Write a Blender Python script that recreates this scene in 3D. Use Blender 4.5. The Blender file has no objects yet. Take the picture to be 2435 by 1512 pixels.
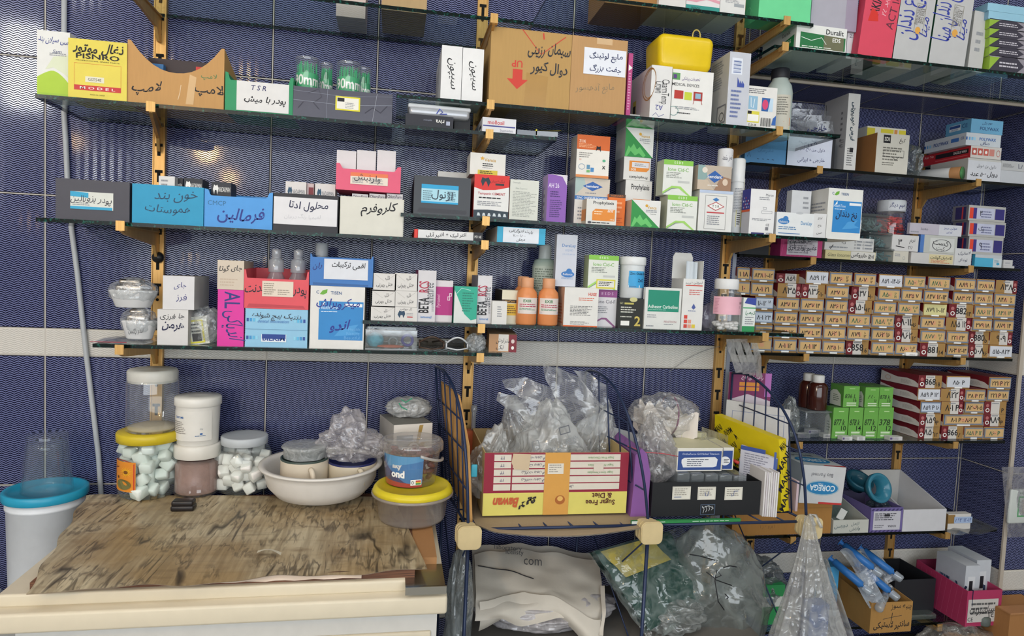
import bpy, math, random
from math import sin, cos, pi, radians, sqrt, tan, atan2
from mathutils import Vector, Matrix, noise
import unicodedata
random.seed(7)
SC = bpy.context.scene
COL = SC.collection
# ---------------------------------------------------------------- camera, exposure, world, lights
FPX, YAW, PIT, ROL = 1572.97, radians(-10.2718), radians(-3.5678), radians(-2.53945)
CAM = Vector((0.8070, -1.7289, 1.24494))
def _rot():
    return (Matrix.Rotation(YAW, 3, 'Z') @ Matrix.Rotation(PIT, 3, 'X') @ Matrix.Rotation(ROL, 3, 'Y'))
ROT = _rot()
cd = bpy.data.cameras.new('camera'); co = bpy.data.objects.new('camera', cd); COL.objects.link(co)
cd.sensor_width = 36; cd.lens = FPX / 2435 * 36; cd.clip_start = .02
mw = Matrix((( ROT[0][0], ROT[0][2], -ROT[0][1], CAM.x), (ROT[1][0], ROT[1][2], -ROT[1][1], CAM.y),
             (ROT[2][0], ROT[2][2], -ROT[2][1], CAM.z), (0, 0, 0, 1)))
co.matrix_world = mw
SC.camera = co
SC.view_settings.view_transform = 'Standard'
SC.view_settings.look = 'None'
SC.view_settings.gamma = 1
SC.view_settings.exposure = -0.27
SC.view_settings.use_curve_mapping = False
wd = bpy.data.worlds.new('world'); SC.world = wd; wd.use_nodes = True
_bg = wd.node_tree.nodes['Background']; _bg.inputs[0].default_value = (.86, .93, 1, 1); _bg.inputs[1].default_value = 1.5
def area(name, loc, rot, sx, sy, power, col=(1, 1, 1)):
    l = bpy.data.lights.new(name, 'AREA'); l.shape = 'RECTANGLE'; l.size = sx; l.size_y = sy; l.energy = power; l.color = col
    o = bpy.data.objects.new(name, l); COL.objects.link(o); o.location = loc; o.rotation_euler = rot
    return o
area('window_daylight', (.9, -3.85, 1.6), (radians(90), 0, 0), 4.2, 1.7, 82, (.90, .96, 1))
area('ceiling_panel_light', (.2, -1.5, 3.10), (0, 0, 0), 1.6, .6, 11, (1, .99, .98))  # added soft fill from above, no fixture built; the next one likewise
area('ceiling_panel_light', (2.3, -1.5, 3.10), (0, 0, 0), 1.4, .6, 12, (1, .99, .98))

# pixel of the 2435 x 1512 photograph -> direction, then onto a plane standing in the room
def ray(u, v): return ROT @ Vector(((u - 1217.5) / FPX, 1, -(v - 756) / FPX))
def hy(u, v, y): d = ray(u, v); return CAM + d * ((y - CAM.y) / d.y)
def hz(u, v, z): d = ray(u, v); return CAM + d * ((z - CAM.z) / d.z)
def hx(u, v, x): d = ray(u, v); return CAM + d * ((x - CAM.x) / d.x)

# ---------------------------------------------------------------- materials
def lin(h):
    if isinstance(h, tuple): return h
    h = h.lstrip('#'); r = []
    for i in (0, 2, 4):
        c = int(h[i:i+2], 16) / 255
        r.append(c / 12.92 if c <= .04045 else ((c + .055) / 1.055) ** 2.4)
    return tuple(r)
_mc = {}
class NT:
    def __init__(s, name):
        s.m = bpy.data.materials.new(name); s.m.use_nodes = True; s.t = s.m.node_tree; s.t.nodes.clear()
        s.out = s.n('ShaderNodeOutputMaterial')
    def n(s, typ, **k):
        x = s.t.nodes.new(typ)
        for a, b in k.items(): setattr(x, a, b)
        return x
    def l(s, a, b): s.t.links.new(a, b)
    def math(s, op, a, b=None):
        x = s.n('ShaderNodeMath', operation=op)
        for i, q in enumerate((a, b)):
            if q is None: continue
            if isinstance(q, (int, float)): x.inputs[i].default_value = q
            else: s.l(q, x.inputs[i])
        return x.outputs[0]
    def mix(s, f, a, b):
        x = s.n('ShaderNodeMix', data_type='RGBA')
        for i, q in ((0, f), (6, a), (7, b)):
            if isinstance(q, (int, float)): x.inputs[i].default_value = q
            elif isinstance(q, tuple): x.inputs[i].default_value = q + (1,) if len(q) == 3 else q
            else: s.l(q, x.inputs[i])
        return x.outputs[2]
    def ramp(s, f, stops):
        x = s.n('ShaderNodeValToRGB'); e = x.color_ramp.elements
        while len(e) < len(stops): e.new(.5)
        for q, (p, c) in zip(e, stops): q.position = p; q.color = c + (1,) if len(c) == 3 else c
        s.l(f, x.inputs[0]); return x.outputs[0]
    def noise(s, scale, detail=3, vec=None, dist=0):
        x = s.n('ShaderNodeTexNoise'); x.inputs['Scale'].default_value = scale; x.inputs['Detail'].default_value = detail
        x.inputs['Distortion'].default_value = dist
        if vec is None: vec = s.n('ShaderNodeTexCoord').outputs['Object']
        s.l(vec, x.inputs['Vector']); return x.outputs[0]
    def bump(s, h, strength=.2, dist=.001):
        x = s.n('ShaderNodeBump'); x.inputs['Strength'].default_value = strength; x.inputs['Distance'].default_value = dist
        s.l(h, x.inputs['Height']); return x.outputs[0]
    def bsdf(s, **k):
        b = s.n('ShaderNodeBsdfPrincipled')
        for a, q in k.items():
            i = b.inputs[{'col': 'Base Color', 'rough': 'Roughness', 'metal': 'Metallic', 'spec': 'Specular IOR Level', 'nor': 'Normal', 'coat': 'Coat Weight', 'sss': 'Subsurface Weight', 'alpha': 'Alpha'}[a]]
            if isinstance(q, (int, float)): i.default_value = q
            elif isinstance(q, tuple): i.default_value = q + (1,)
            else: s.l(q, i)
        return b
    def end(s, sh): s.l(sh, s.out.inputs[0]); return s.m

def P(c, rough=.5, metal=0., var=.07, bump=.0, spec=.4):
    """plain paint, print, card or plastic with a faint mottling"""
    k = ('P', c, rough, metal, var, bump, spec)
    if k in _mc: return _mc[k]
    t = NT('surface_' + (c if isinstance(c, str) else 'x').lstrip('#')); L = lin(c)
    n = t.noise(38, 3)
    col = t.mix(n, tuple(x * (1 - var) for x in L), tuple(min(1, x * (1 + var)) for x in L))
    b = t.bsdf(col=col, rough=rough, metal=metal, spec=spec)
    if bump: t.l(t.bump(t.noise(140, 4), bump, .0015), b.inputs['Normal'])
    _mc[k] = t.end(b.outputs[0]); return _mc[k]
def CARD(c='#b98a58'):
    k = ('C', c)
    if k in _mc: return _mc[k]
    t = NT('cardboard'); L = lin(c); tc = t.n('ShaderNodeTexCoord').outputs['Object']
    mp = t.n('ShaderNodeMapping'); mp.inputs['Scale'].default_value = (240, 240, 22); t.l(tc, mp.inputs[0])
    n = t.noise(1, 3, mp.outputs[0]); n2 = t.noise(16, 4)
    col = t.mix(t.math('MULTIPLY', n, .5), L, tuple(x * .72 for x in L)); col = t.mix(t.math('MULTIPLY', n2, .35), col, tuple(x * .8 for x in L))
    _mc[k] = t.end(t.bsdf(col=col, rough=.75, spec=.2, nor=t.bump(n, .15, .001)).outputs[0]); return _mc[k]
def FILM(op=.35, c='#dfe4e8', rough=.12, crinkle=.6, scale=45, gl=.25):
    """clear or milky polythene: part see-through, part scattering, glossy creases"""
    k = ('F', op, c, rough, crinkle, scale, gl)
    if k in _mc: return _mc[k]
    t = NT('clear_film'); L = lin(c)
    tr = t.n('ShaderNodeBsdfTransparent'); tr.inputs[0].default_value = (.96, .97, .97, 1)
    df = t.n('ShaderNodeBsdfDiffuse'); df.inputs[0].default_value = L + (1,)
    tl = t.n('ShaderNodeBsdfTranslucent'); tl.inputs[0].default_value = L + (1,)
    gs = t.n('ShaderNodeBsdfGlossy'); gs.inputs['Roughness'].default_value = rough; gs.inputs[0].default_value = (.95, .95, .95, 1)
    m1 = t.n('ShaderNodeMixShader'); m1.inputs[0].default_value = .4; t.l(df.outputs[0], m1.inputs[1]); t.l(tl.outputs[0], m1.inputs[2])
    nz = t.noise(scale * .42, 1.5, dist=.9); nf = t.noise(scale * 1.3, 2, dist=.5)
    r1 = t.math('ABSOLUTE', t.math('SUBTRACT', nz, .5)); r2 = t.math('ABSOLUTE', t.math('SUBTRACT', nf, .5))
    rid = t.math('MAXIMUM', t.math('SUBTRACT', 1, t.math('MULTIPLY', r1, 11)), t.math('SUBTRACT', .6, t.math('MULTIPLY', r2, 9))); rid = t.math('MAXIMUM', rid, 0)
    if crinkle:
        hb = t.math('ADD', r1, t.math('MULTIPLY', r2, .3)); nb = t.bump(hb, crinkle * .8, .022)
        for q in (df, tl, gs): t.l(nb, q.inputs['Normal'])
    f = t.math('MINIMUM', t.math('ADD', op, t.math('MULTIPLY', rid, .30 if crinkle else 0)), 1)
    m2 = t.n('ShaderNodeMixShader'); t.l(f, m2.inputs[0]); t.l(tr.outputs[0], m2.inputs[1]); t.l(m1.outputs[0], m2.inputs[2])
    fr = t.n('ShaderNodeLayerWeight'); fr.inputs[0].default_value = .5
    m3 = t.n('ShaderNodeMixShader'); t.l(t.math('ADD', .07, t.math('MULTIPLY', t.math('POWER', fr.outputs['Facing'], 3), .6)), m3.inputs[0]); t.l(m2.outputs[0], m3.inputs[1]); t.l(gs.outputs[0], m3.inputs[2])
    _mc[k] = t.end(m3.outputs[0]); return _mc[k]
def GLASS(tint=(.86, .93, .91), ior=1.5, name='sheet_glass', body=.0, bc=(.5, .6, .58)):
    k = ('G', tint, ior, body, bc)
    if k in _mc: return _mc[k]
    t = NT(name)
    tr = t.n('ShaderNodeBsdfTransparent'); tr.inputs[0].default_value = tint + (1,)
    gs = t.n('ShaderNodeBsdfGlossy'); gs.inputs['Roughness'].default_value = .02
    df = t.n('ShaderNodeBsdfDiffuse'); df.inputs[0].default_value = bc + (1,)
    m0 = t.n('ShaderNodeMixShader'); m0.inputs[0].default_value = body; t.l(tr.outputs[0], m0.inputs[1]); t.l(df.outputs[0], m0.inputs[2])
    lw = t.n('ShaderNodeLayerWeight'); lw.inputs[0].default_value = .5
    fr = t.math('ADD', .04, t.math('MULTIPLY', t.math('POWER', lw.outputs['Facing'], 5), .8))
    m = t.n('ShaderNodeMixShader'); t.l(fr, m.inputs[0]); t.l(m0.outputs[0], m.inputs[1]); t.l(gs.outputs[0], m.inputs[2])
    _mc[k] = t.end(m.outputs[0]); return _mc[k]
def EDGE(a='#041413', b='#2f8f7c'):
    """polished edge of the glass: dark green, with sparkles of light painted as paler flecks"""
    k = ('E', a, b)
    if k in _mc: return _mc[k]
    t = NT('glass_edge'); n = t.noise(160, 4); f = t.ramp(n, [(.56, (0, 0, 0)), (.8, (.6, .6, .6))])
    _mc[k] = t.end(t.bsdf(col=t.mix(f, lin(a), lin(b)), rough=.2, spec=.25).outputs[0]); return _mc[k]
def TILE(light, dark, lam=.0184, per=.00525, amp=.0043, rough=.085):
    k = ('T', light, dark)
    if k in _mc: return _mc[k]
    t = NT('zigzag_tile'); uv = t.n('ShaderNodeUVMap').outputs[0]; sp = t.n('ShaderNodeSeparateXYZ'); t.l(uv, sp.inputs[0])
    tri = t.math('MULTIPLY', t.math('PINGPONG', sp.outputs[0], lam / 2), amp / (lam / 2))
    s = t.math('FRACT', t.math('DIVIDE', t.math('ADD', sp.outputs[1], tri), per))
    w = t.math('MULTIPLY', t.math('ABSOLUTE', t.math('SUBTRACT', s, .5)), 2)
    f = t.ramp(w, [(.34, (0, 0, 0)), (.56, (1, 1, 1))])
    f2 = t.ramp(w, [(.22, (0, 0, 0)), (.62, (1, 1, 1))])
    n = t.noise(3.5, 3); L = lin(light); D = lin(dark)
    Lc = t.mix(n, tuple(x * .8 for x in L), tuple(min(1, x * 1.2) for x in L))
    b = t.bsdf(col=t.mix(f, D, Lc), rough=rough, spec=t.math('ADD', .06, t.math('MULTIPLY', f2, .55)), nor=t.bump(f2, .14, .0011))
    _mc[k] = t.end(b.outputs[0]); return _mc[k]
def GOLD():
    if 'gold' in _mc: return _mc['gold']
    t = NT('gold_metal'); tc = t.n('ShaderNodeTexCoord').outputs['Object']; mp = t.n('ShaderNodeMapping'); mp.inputs['Scale'].default_value = (300, 300, 9); t.l(tc, mp.inputs[0])
    n = t.noise(1, 4, mp.outputs[0])
    _mc['gold'] = t.end(t.bsdf(col=t.mix(n, lin('#a87a38'), lin('#dcb474')), rough=.42, metal=.55).outputs[0]); return _mc['gold']
def CHROME(c='#c9cacb', r=.18):
    return P(c, r, 1., .05)

# ---------------------------------------------------------------- Persian shaping
_forms = {}; _lig = {}
for _c in list(range(0xFB50, 0xFDFF)) + list(range(0xFE70, 0xFEFD)):
    _d = unicodedata.decomposition(chr(_c)).split()
    if len(_d) == 2 and _d[0] in ('<isolated>', '<final>', '<initial>', '<medial>'): _forms.setdefault(chr(int(_d[1], 16)), {})[_d[0][1]] = chr(_c)
    if len(_d) == 3 and _d[1] == '0644' and _d[2] == '0627': _lig[_d[0][1]] = chr(_c)
def fa(s):
    if not any('\u0600' <= c <= '\u06ef' and c in _forms for c in s): return s
    out = []; i = 0; prevj = False
    while i < len(s):
        c = s[i]
        if c not in _forms: out.append(c); prevj = False; i += 1; continue
        nxt = s[i+1] if i + 1 < len(s) else ''
        if c == 'ل' and nxt == 'ا':
            out.append(_lig['f' if prevj else 'i']); prevj = False; i += 2; continue
        f = _forms[c]; jn = ('i' in f) and len(f) == 4 and nxt in _forms and 'f' in _forms.get(nxt, {})
        key = ('m' if jn else 'f') if prevj else ('n' if jn else 'i')
        t = {'m': 'm', 'f': 'f', 'n': 'INI', 'i': 'i'}[key]
        out.append(FORM(c, key)); prevj = jn; i += 1
    r = ''.join(out)[::-1]
    import re
    return re.sub(r'[0-9A-Za-z۰-۹.,/+\-]+(?: [0-9A-Za-z۰-۹]+)*', lambda m: m.group(0)[::-1], r)
# decomposition tags: isolated / initial share a first letter, so keep them apart
_f2 = {}
for _c in list(range(0xFB50, 0xFDFF)) + list(range(0xFE70, 0xFEFD)):
    _d = unicodedata.decomposition(chr(_c)).split()
    if len(_d) == 2 and _d[0] in ('<isolated>', '<final>', '<initial>', '<medial>'):
        _f2.setdefault(chr(int(_d[1], 16)), {})[{'<isolated>': 'i', '<final>': 'f', '<initial>': 'n', '<medial>': 'm'}[_d[0]]] = chr(_c)
_forms = {k: v for k, v in _f2.items() if '\u0621' <= k <= '\u06d3'}
def FORM(c, k):
    f = _forms[c]; return f.get(k, f.get('i', c))
def _lf():
    _lig.clear()
    for cp, k in ((0xFEFB, 'i'), (0xFEFC, 'f')): _lig[k] = chr(cp)
_lf()
def fa(s):
    if not any(c in _forms for c in s): return s
    out = []; i = 0; prevj = False
    while i < len(s):
        c = s[i]
        if c not in _forms: out.append(c); prevj = False; i += 1; continue
        nxt = s[i+1] if i + 1 < len(s) else ''
        if c == 'ل' and nxt == 'ا': out.append(_lig['f' if prevj else 'i']); prevj = False; i += 2; continue
        jn = 'n' in _forms[c] and nxt in _forms and 'f' in _forms[nxt]
        out.append(FORM(c, ('m' if jn else 'f') if prevj else ('n' if jn else 'i'))); prevj = jn; i += 1
    r = ''.join(out)[::-1]; res = ''; run = ''
    for ch in r:
        if ch.isdigit() or ('a' <= ch.lower() <= 'z'): run += ch
        else: res += run[::-1] + ch; run = ''
    return res + run[::-1]
_tc = {}
def textmesh(s, bold=0.):
    k = (s, bold)
    if k not in _tc:
        c = bpy.data.curves.new('t', 'FONT'); c.body = fa(s); c.resolution_u = 2; c.offset = bold
        o = bpy.data.objects.new('t', c); m = o.to_mesh()
        vs = [(v.co.x, v.co.y) for v in m.vertices]; fs = [tuple(p.vertices) for p in m.polygons]
        o.to_mesh_clear(); bpy.data.objects.remove(o); bpy.data.curves.remove(c)
        if vs:
            x0 = min(v[0] for v in vs); x1 = max(v[0] for v in vs); y0 = min(v[1] for v in vs); y1 = max(v[1] for v in vs)
            cx, cy = (x0 + x1) / 2, (y0 + y1) / 2
            vs = [(v[0] - cx, v[1] - cy) for v in vs]; _tc[k] = (vs, fs, x1 - x0, y1 - y0)
        else: _tc[k] = ([], [], 1, 1)
    return _tc[k]

# ---------------------------------------------------------------- mesh builder
class MB:
    def __init__(s): s.v = []; s.f = []; s.m = []; s.sm = []; s.mats = []; s.uv = {}; s.eps = 0
    def mi(s, m):
        if m not in s.mats: s.mats.append(m)
        return s.mats.index(m)
    def add(s, vs, fs, m, smooth=False, T=None):
        b = len(s.v); i = s.mi(m)
        s.v += [tuple(T @ Vector(v)) if T else tuple(v) for v in vs]
        for f in fs: s.f.append(tuple(b + q for q in f)); s.m.append(i); s.sm.append(smooth)
        return s
    def box(s, x0, x1, y0, y1, z0, z1, m, T=None, top=None, left=None, right=None, front=None):
        vs = [(x0, y0, z0), (x1, y0, z0), (x1, y1, z0), (x0, y1, z0), (x0, y0, z1), (x1, y0, z1), (x1, y1, z1), (x0, y1, z1)]
        for f, q in (((0, 3, 2, 1), m), ((4, 5, 6, 7), top or m), ((0, 1, 5, 4), front or m), ((1, 2, 6, 5), right or m), ((2, 3, 7, 6), m), ((3, 0, 4, 7), left or m)):
            b = len(s.v); s.v += [tuple(T @ Vector(vs[i])) if T else vs[i] for i in f]; s.f.append((b, b+1, b+2, b+3)); s.m.append(s.mi(q)); s.sm.append(False)
        return s
    def rbox(s, x0, x1, y0, y1, z0, z1, r, m, T=None, n=3):
        """box with rounded edges"""
        cx, cy, cz = (x0+x1)/2, (y0+y1)/2, (z0+z1)/2; hx_, hy_, hz_ = (x1-x0)/2, (y1-y0)/2, (z1-z0)/2
        r = min(r, hx_*.98, hy_*.98, hz_*.98); rows = []
        lat = [(-pi/2 + pi/2*i/n, -1) for i in range(n+1)] + [(pi/2*i/n, 1) for i in range(n+1)]
        lon = []
        for q in range(4):
            for i in range(n+1): lon.append((q*pi/2 + pi/2*i/n, (1, 1) if q == 0 else (-1, 1) if q == 1 else (-1, -1) if q == 2 else (1, -1)))
        vs = []
        for a, sz in lat:
            for b, (sx, sy) in lon:
                vs.append((cx + sx*(hx_-r) + r*cos(a)*cos(b), cy + sy*(hy_-r) + r*cos(a)*sin(b), cz + sz*(hz_-r) + r*sin(a)))
        L = len(lon); fs = []
        for i in range(len(lat)-1):
            for j in range(L): fs.append((i*L+j, i*L+(j+1) % L, (i+1)*L+(j+1) % L, (i+1)*L+j))
        fs.append(tuple(reversed(range(L)))); fs.append(tuple((len(lat)-1)*L + j for j in range(L)))
        return s.add(vs, fs, m, True, T)
    def lathe(s, prof, m, n=32, c=(0, 0, 0), sx=1, sy=1, T=None, cap0=False, cap1=False, wob=None):
        vs = []; fs = []
        for (r, z) in prof:
            for j in range(n):
                a = 2*pi*j/n; k = 1 + (wob(a, z) if wob else 0)
                vs.append((c[0] + r*k*cos(a)*sx, c[1] + r*k*sin(a)*sy, c[2] + z))
        for i in range(len(prof)-1):
            for j in range(n): fs.append((i*n+j, i*n+(j+1) % n, (i+1)*n+(j+1) % n, (i+1)*n+j))
        if cap0: fs.append(tuple(reversed(range(n))))
        if cap1: fs.append(tuple((len(prof)-1)*n + j for j in range(n)))
        return s.add(vs, fs, m, True, T)
    def tube(s, pts, r, m, n=8, T=None, closed=False):
        P_ = [Vector(p) for p in pts]; vs = []; fs = []; N = len(P_); up = None
        for i, p in enumerate(P_):
            a = P_[(i-1) % N] if (closed or i) else p; b = P_[(i+1) % N] if (closed or i < N-1) else p
            d = (b - a).normalized()
            if up is None: up = d.orthogonal().normalized()
            up = (up - d * up.dot(d)).normalized(); w = d.cross(up)
            rr = r[i] if isinstance(r, (list, tuple)) else r
            for j in range(n): vs.append(p + up * (rr*cos(2*pi*j/n)) + w * (rr*sin(2*pi*j/n)))
        for i in range(N if closed else N-1):
            for j in range(n): fs.append((i*n+j, i*n+(j+1) % n, ((i+1) % N)*n+(j+1) % n, ((i+1) % N)*n+j))
        if not closed: fs.append(tuple(reversed(range(n)))); fs.append(tuple((N-1)*n+j for j in range(n)))
        return s.add(vs, fs, m, True, T)
    def prism(s, poly, y0, y1, m, T=None, front=None):
        """outline in x,z pushed from y0 to y1"""
        n = len(poly); vs = [(x, y0, z) for x, z in poly] + [(x, y1, z) for x, z in poly]
        a = sum(poly[i][0]*poly[(i+1) % n][1] - poly[(i+1) % n][0]*poly[i][1] for i in range(n))
        fr = tuple(range(n)) if a > 0 else tuple(reversed(range(n))); bk = tuple(n + i for i in reversed(fr))
        s.add(vs, [fr], front or m, False, T); s.add(vs, [bk], m, False, T)
        fs = []
        for i in range(n):
            j = (i+1) % n; fs.append((i, n+i, n+j, j) if a > 0 else (j, n+j, n+i, i))
        return s.add(vs, fs, m, False, T)
    def ico(s, c, rx, ry, rz, m, sub=3, amp=0, sc=1., seed=0, flat=None, T=None, ridged=True, smooth=True, fn=None):
        vs, fs = _ico(sub); out = []
        for v in vs:
            v = Vector(v); k = 1
            if amp:
                q = v * sc + Vector((seed*3.1, seed*1.7, seed*.9))
                f1 = noise.noise(q); f2 = noise.noise(q*2.1 + Vector((5, 1, 9))); k += amp * ((.55 - 2.2*abs(f1)) if ridged else f1) + amp*.35*((.5 - 2*abs(f2)) if ridged else f2)
            p = Vector((v.x*rx*k, v.y*ry*k, v.z*rz*k))
            if fn: p = fn(p, v)
            p = p + Vector(c)
            if flat is not None and p.z < flat: p.z = flat + (p.z-flat)*.02
            out.append(p)
        return s.add(out, fs, m, smooth, T)
    def grid(s, fn, nu, nv, m, smooth=True, T=None):
        vs = [fn(i/nu, j/nv) for j in range(nv+1) for i in range(nu+1)]; w = nu+1
        fs = [(j*w+i, j*w+i+1, (j+1)*w+i+1, (j+1)*w+i) for j in range(nv) for i in range(nu)]
        return s.add(vs, fs, m, smooth, T)
    # flat prints on a face given by origin o, right x, up z (unit vectors), size w,h; coordinates are fractions of the face
    def prints(s, items, o, X, Z, w, h, T=None):
        o = Vector(o); X = Vector(X); Z = Vector(Z); N = X.cross(Z)
        for it in items:
            s.eps += 1; k = it[0]; off = N * (.00012 + .00006 * s.eps)
            def pt(x, z): return o + X * (x*w) + Z * (z*h) + off
            if k == 'r':
                _, x0, z0, x1, z1, c = it[:6]; s.add([pt(x0, z0), pt(x1, z0), pt(x1, z1), pt(x0, z1)], [(0, 1, 2, 3)], MAT(c), False, T)
            elif k == 'p':
                s.add([pt(x, z) for x, z in it[1]], [tuple(range(len(it[1])))], MAT(it[2]), False, T)
            elif k == 'e':
                _, x, z, rx, rz, c = it[:6]; s.add([pt(x + rx*cos(2*pi*i/20), z + rz*sin(2*pi*i/20)) for i in range(20)], [tuple(range(20))], MAT(c), False, T)
            elif k == 'o':     # ring
                _, x, z, rx, rz, th, c = it[:7]; vs = []
                for q in (1, 1 - th): vs += [pt(x + rx*q*cos(2*pi*i/24), z + rz*q*sin(2*pi*i/24)) for i in range(24)]
                s.add(vs, [(i, (i+1) % 24, 24+(i+1) % 24, 24+i) for i in range(24)], MAT(c), False, T)
            elif k == 'f':     # frame
                _, x0, z0, x1, z1, t, c = it[:7]; tx = t; tz = t * w / h
                for a in ((x0, z0, x1, z0+tz), (x0, z1-tz, x1, z1), (x0, z0+tz, x0+tx, z1-tz), (x1-tx, z0+tz, x1, z1-tz)):
                    s.add([pt(a[0], a[1]), pt(a[2], a[1]), pt(a[2], a[3]), pt(a[0], a[3])], [(0, 1, 2, 3)], MAT(c), False, T)
            elif k == 'l':     # ruled small print: x0,z0,x1,z1,n,colour
                _, x0, z0, x1, z1, n, c = it[:7]; rng = random.Random(int(x0*999 + z0*777 + n))
                for i in range(n):
                    zc = z1 - (z1 - z0) * (i + .5) / n; hh = (z1 - z0) / n * .22; a = x0
                    xe = x1 - (x1 - x0) * rng.random() * .35
                    while a < xe - .01:
                        b = min(xe, a + (x1-x0)*(.06 + .16*rng.random()))
                        s.add([pt(a, zc-hh), pt(b, zc-hh), pt(b, zc+hh), pt(a, zc+hh)], [(0, 1, 2, 3)], MAT(c), False, T); a = b + (x1-x0)*.025
            elif k == 's':     # pen stroke through points, width in metres
                _, pts, wd_, c = it[:4]; Q = [pt(x, z) for x, z in pts]; vs = []
                for i, p in enumerate(Q):
                    d = (Q[min(i+1, len(Q)-1)] - Q[max(i-1, 0)]).normalized(); n_ = N.cross(d) * wd_/2; vs += [p - n_, p + n_]
                s.add(vs, [(2*i, 2*i+2, 2*i+3, 2*i+1) for i in range(len(Q)-1)], MAT(c), False, T)
            elif k == 't':     # text, cx, cz, height frac, colour, opts
                _, tx, x, z, hh, c = it[:6]; op = it[6] if len(it) > 6 else {}
                vs, fs, tw, th = textmesh(tx, op.get('b', 0.) + (.003 if fa(tx) != tx else 0)); rot = radians(op.get('rot', 0)); sh = op.get('sh', 0)
                H = hh * h; sc = H / max(th, .45 if not any('\u0600' <= q for q in tx) else .2); mw_ = op.get('mw')
                sx = sc
                if mw_:
                    sx = min(sc * 1.6 if op.get('fit') else sc, mw_ * (w if abs(sin(rot)) < .7 else h) / tw)
                    if op.get('fit'): sx = mw_ * (w if abs(sin(rot)) < .7 else h) / tw
                flip = 1
                if fa(tx) != tx and len(vs):   # pen writing: slightly slanted and uneven
                    rng = random.Random(len(tx)*31 + int(x*97)); p1 = rng.random()*6; rot += radians(rng.uniform(-2.5, 2.5)); sh = sh or .14
                    vs = [(p + .05*sin(q*3.1 + p1) + .03*sin(p*5 + p1), q + .07*sin(p*1.7 + p1) + .035*sin(p*4.3 + p1*2)) for p, q in vs]
                c0 = pt(x, z); A = X*cos(rot) + Z*sin(rot); B = Z*cos(rot) - X*sin(rot)
                s.add([c0 + A*((a*sx + b*sc*sh)*flip) + B*(b*sc*flip) for a, b in vs], fs, MAT(c), False, T)
        return s
    def build(s, name, parent=None, loc=None, rotz=0):
        me = bpy.data.meshes.new(name); me.from_pydata(s.v, [], s.f)
        for m in s.mats: me.materials.append(m)
        me.polygons.foreach_set('material_index', s.m); me.polygons.foreach_set('use_smooth', s.sm)
        me.update(); o = bpy.data.objects.new(name, me); COL.objects.link(o)
        if parent: o.parent = parent
        if loc is not None: o.location = loc
        if rotz: o.rotation_euler.z = rotz
        return o
_icc = {}
def _ico(sub):
    if sub in _icc: return _icc[sub]
    t = (1 + 5 ** .5) / 2
    vs = [Vector(v).normalized() for v in [(-1, t, 0), (1, t, 0), (-1, -t, 0), (1, -t, 0), (0, -1, t), (0, 1, t), (0, -1, -t), (0, 1, -t), (t, 0, -1), (t, 0, 1), (-t, 0, -1), (-t, 0, 1)]]
    fs = [(0, 11, 5), (0, 5, 1), (0, 1, 7), (0, 7, 10), (0, 10, 11), (1, 5, 9), (5, 11, 4), (11, 10, 2), (10, 7, 6), (7, 1, 8), (3, 9, 4), (3, 4, 2), (3, 2, 6), (3, 6, 8), (3, 8, 9), (4, 9, 5), (2, 4, 11), (6, 2, 10), (8, 6, 7), (9, 8, 1)]
    for _ in range(sub):
        mid = {}; nf = []
        def g(a, b):
            k = (min(a, b), max(a, b))
            if k not in mid: vs.append(((vs[a] + vs[b]) / 2).normalized()); mid[k] = len(vs) - 1
            return mid[k]
        for a, b, c in fs:
            x, y, z = g(a, b), g(b, c), g(c, a); nf += [(a, x, z), (b, y, x), (c, z, y), (x, y, z)]
        fs = nf
    _icc[sub] = (vs, fs); return _icc[sub]
def MAT(c):
    return c if isinstance(c, bpy.types.Material) else P(c)
def tag(o, label=None, cat=None, group=None, kind=None):
    if label: o['label'] = label
    if cat: o['category'] = cat
    if group: o['group'] = group
    if kind: o['kind'] = kind
    return o
def empty(name, loc=(0, 0, 0), rotz=0):
    o = bpy.data.objects.new(name, None); COL.objects.link(o); o.location = loc; o.rotation_euler.z = rotz; o.empty_display_size = .02; return o

def wrapped(b, items, lr, a0, a1, z0, hh):
    """prints laid flat, then bent round a wall of radius lr"""
    W = lr*(a1-a0); t = MB(); t.prints(items, (0, 0, 0), (1, 0, 0), (0, 0, 1), W, hh); off = len(b.v)
    for x, yy, z in t.v:
        a = a0 + (a1-a0)*x/W; q = lr - yy + .0002; b.v.append((q*sin(a), -q*cos(a), z0 + z))
    for f, m, s_ in zip(t.f, t.m, t.sm): b.f.append(tuple(off + i for i in f)); b.m.append(b.mi(t.mats[m])); b.sm.append(s_)
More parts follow.
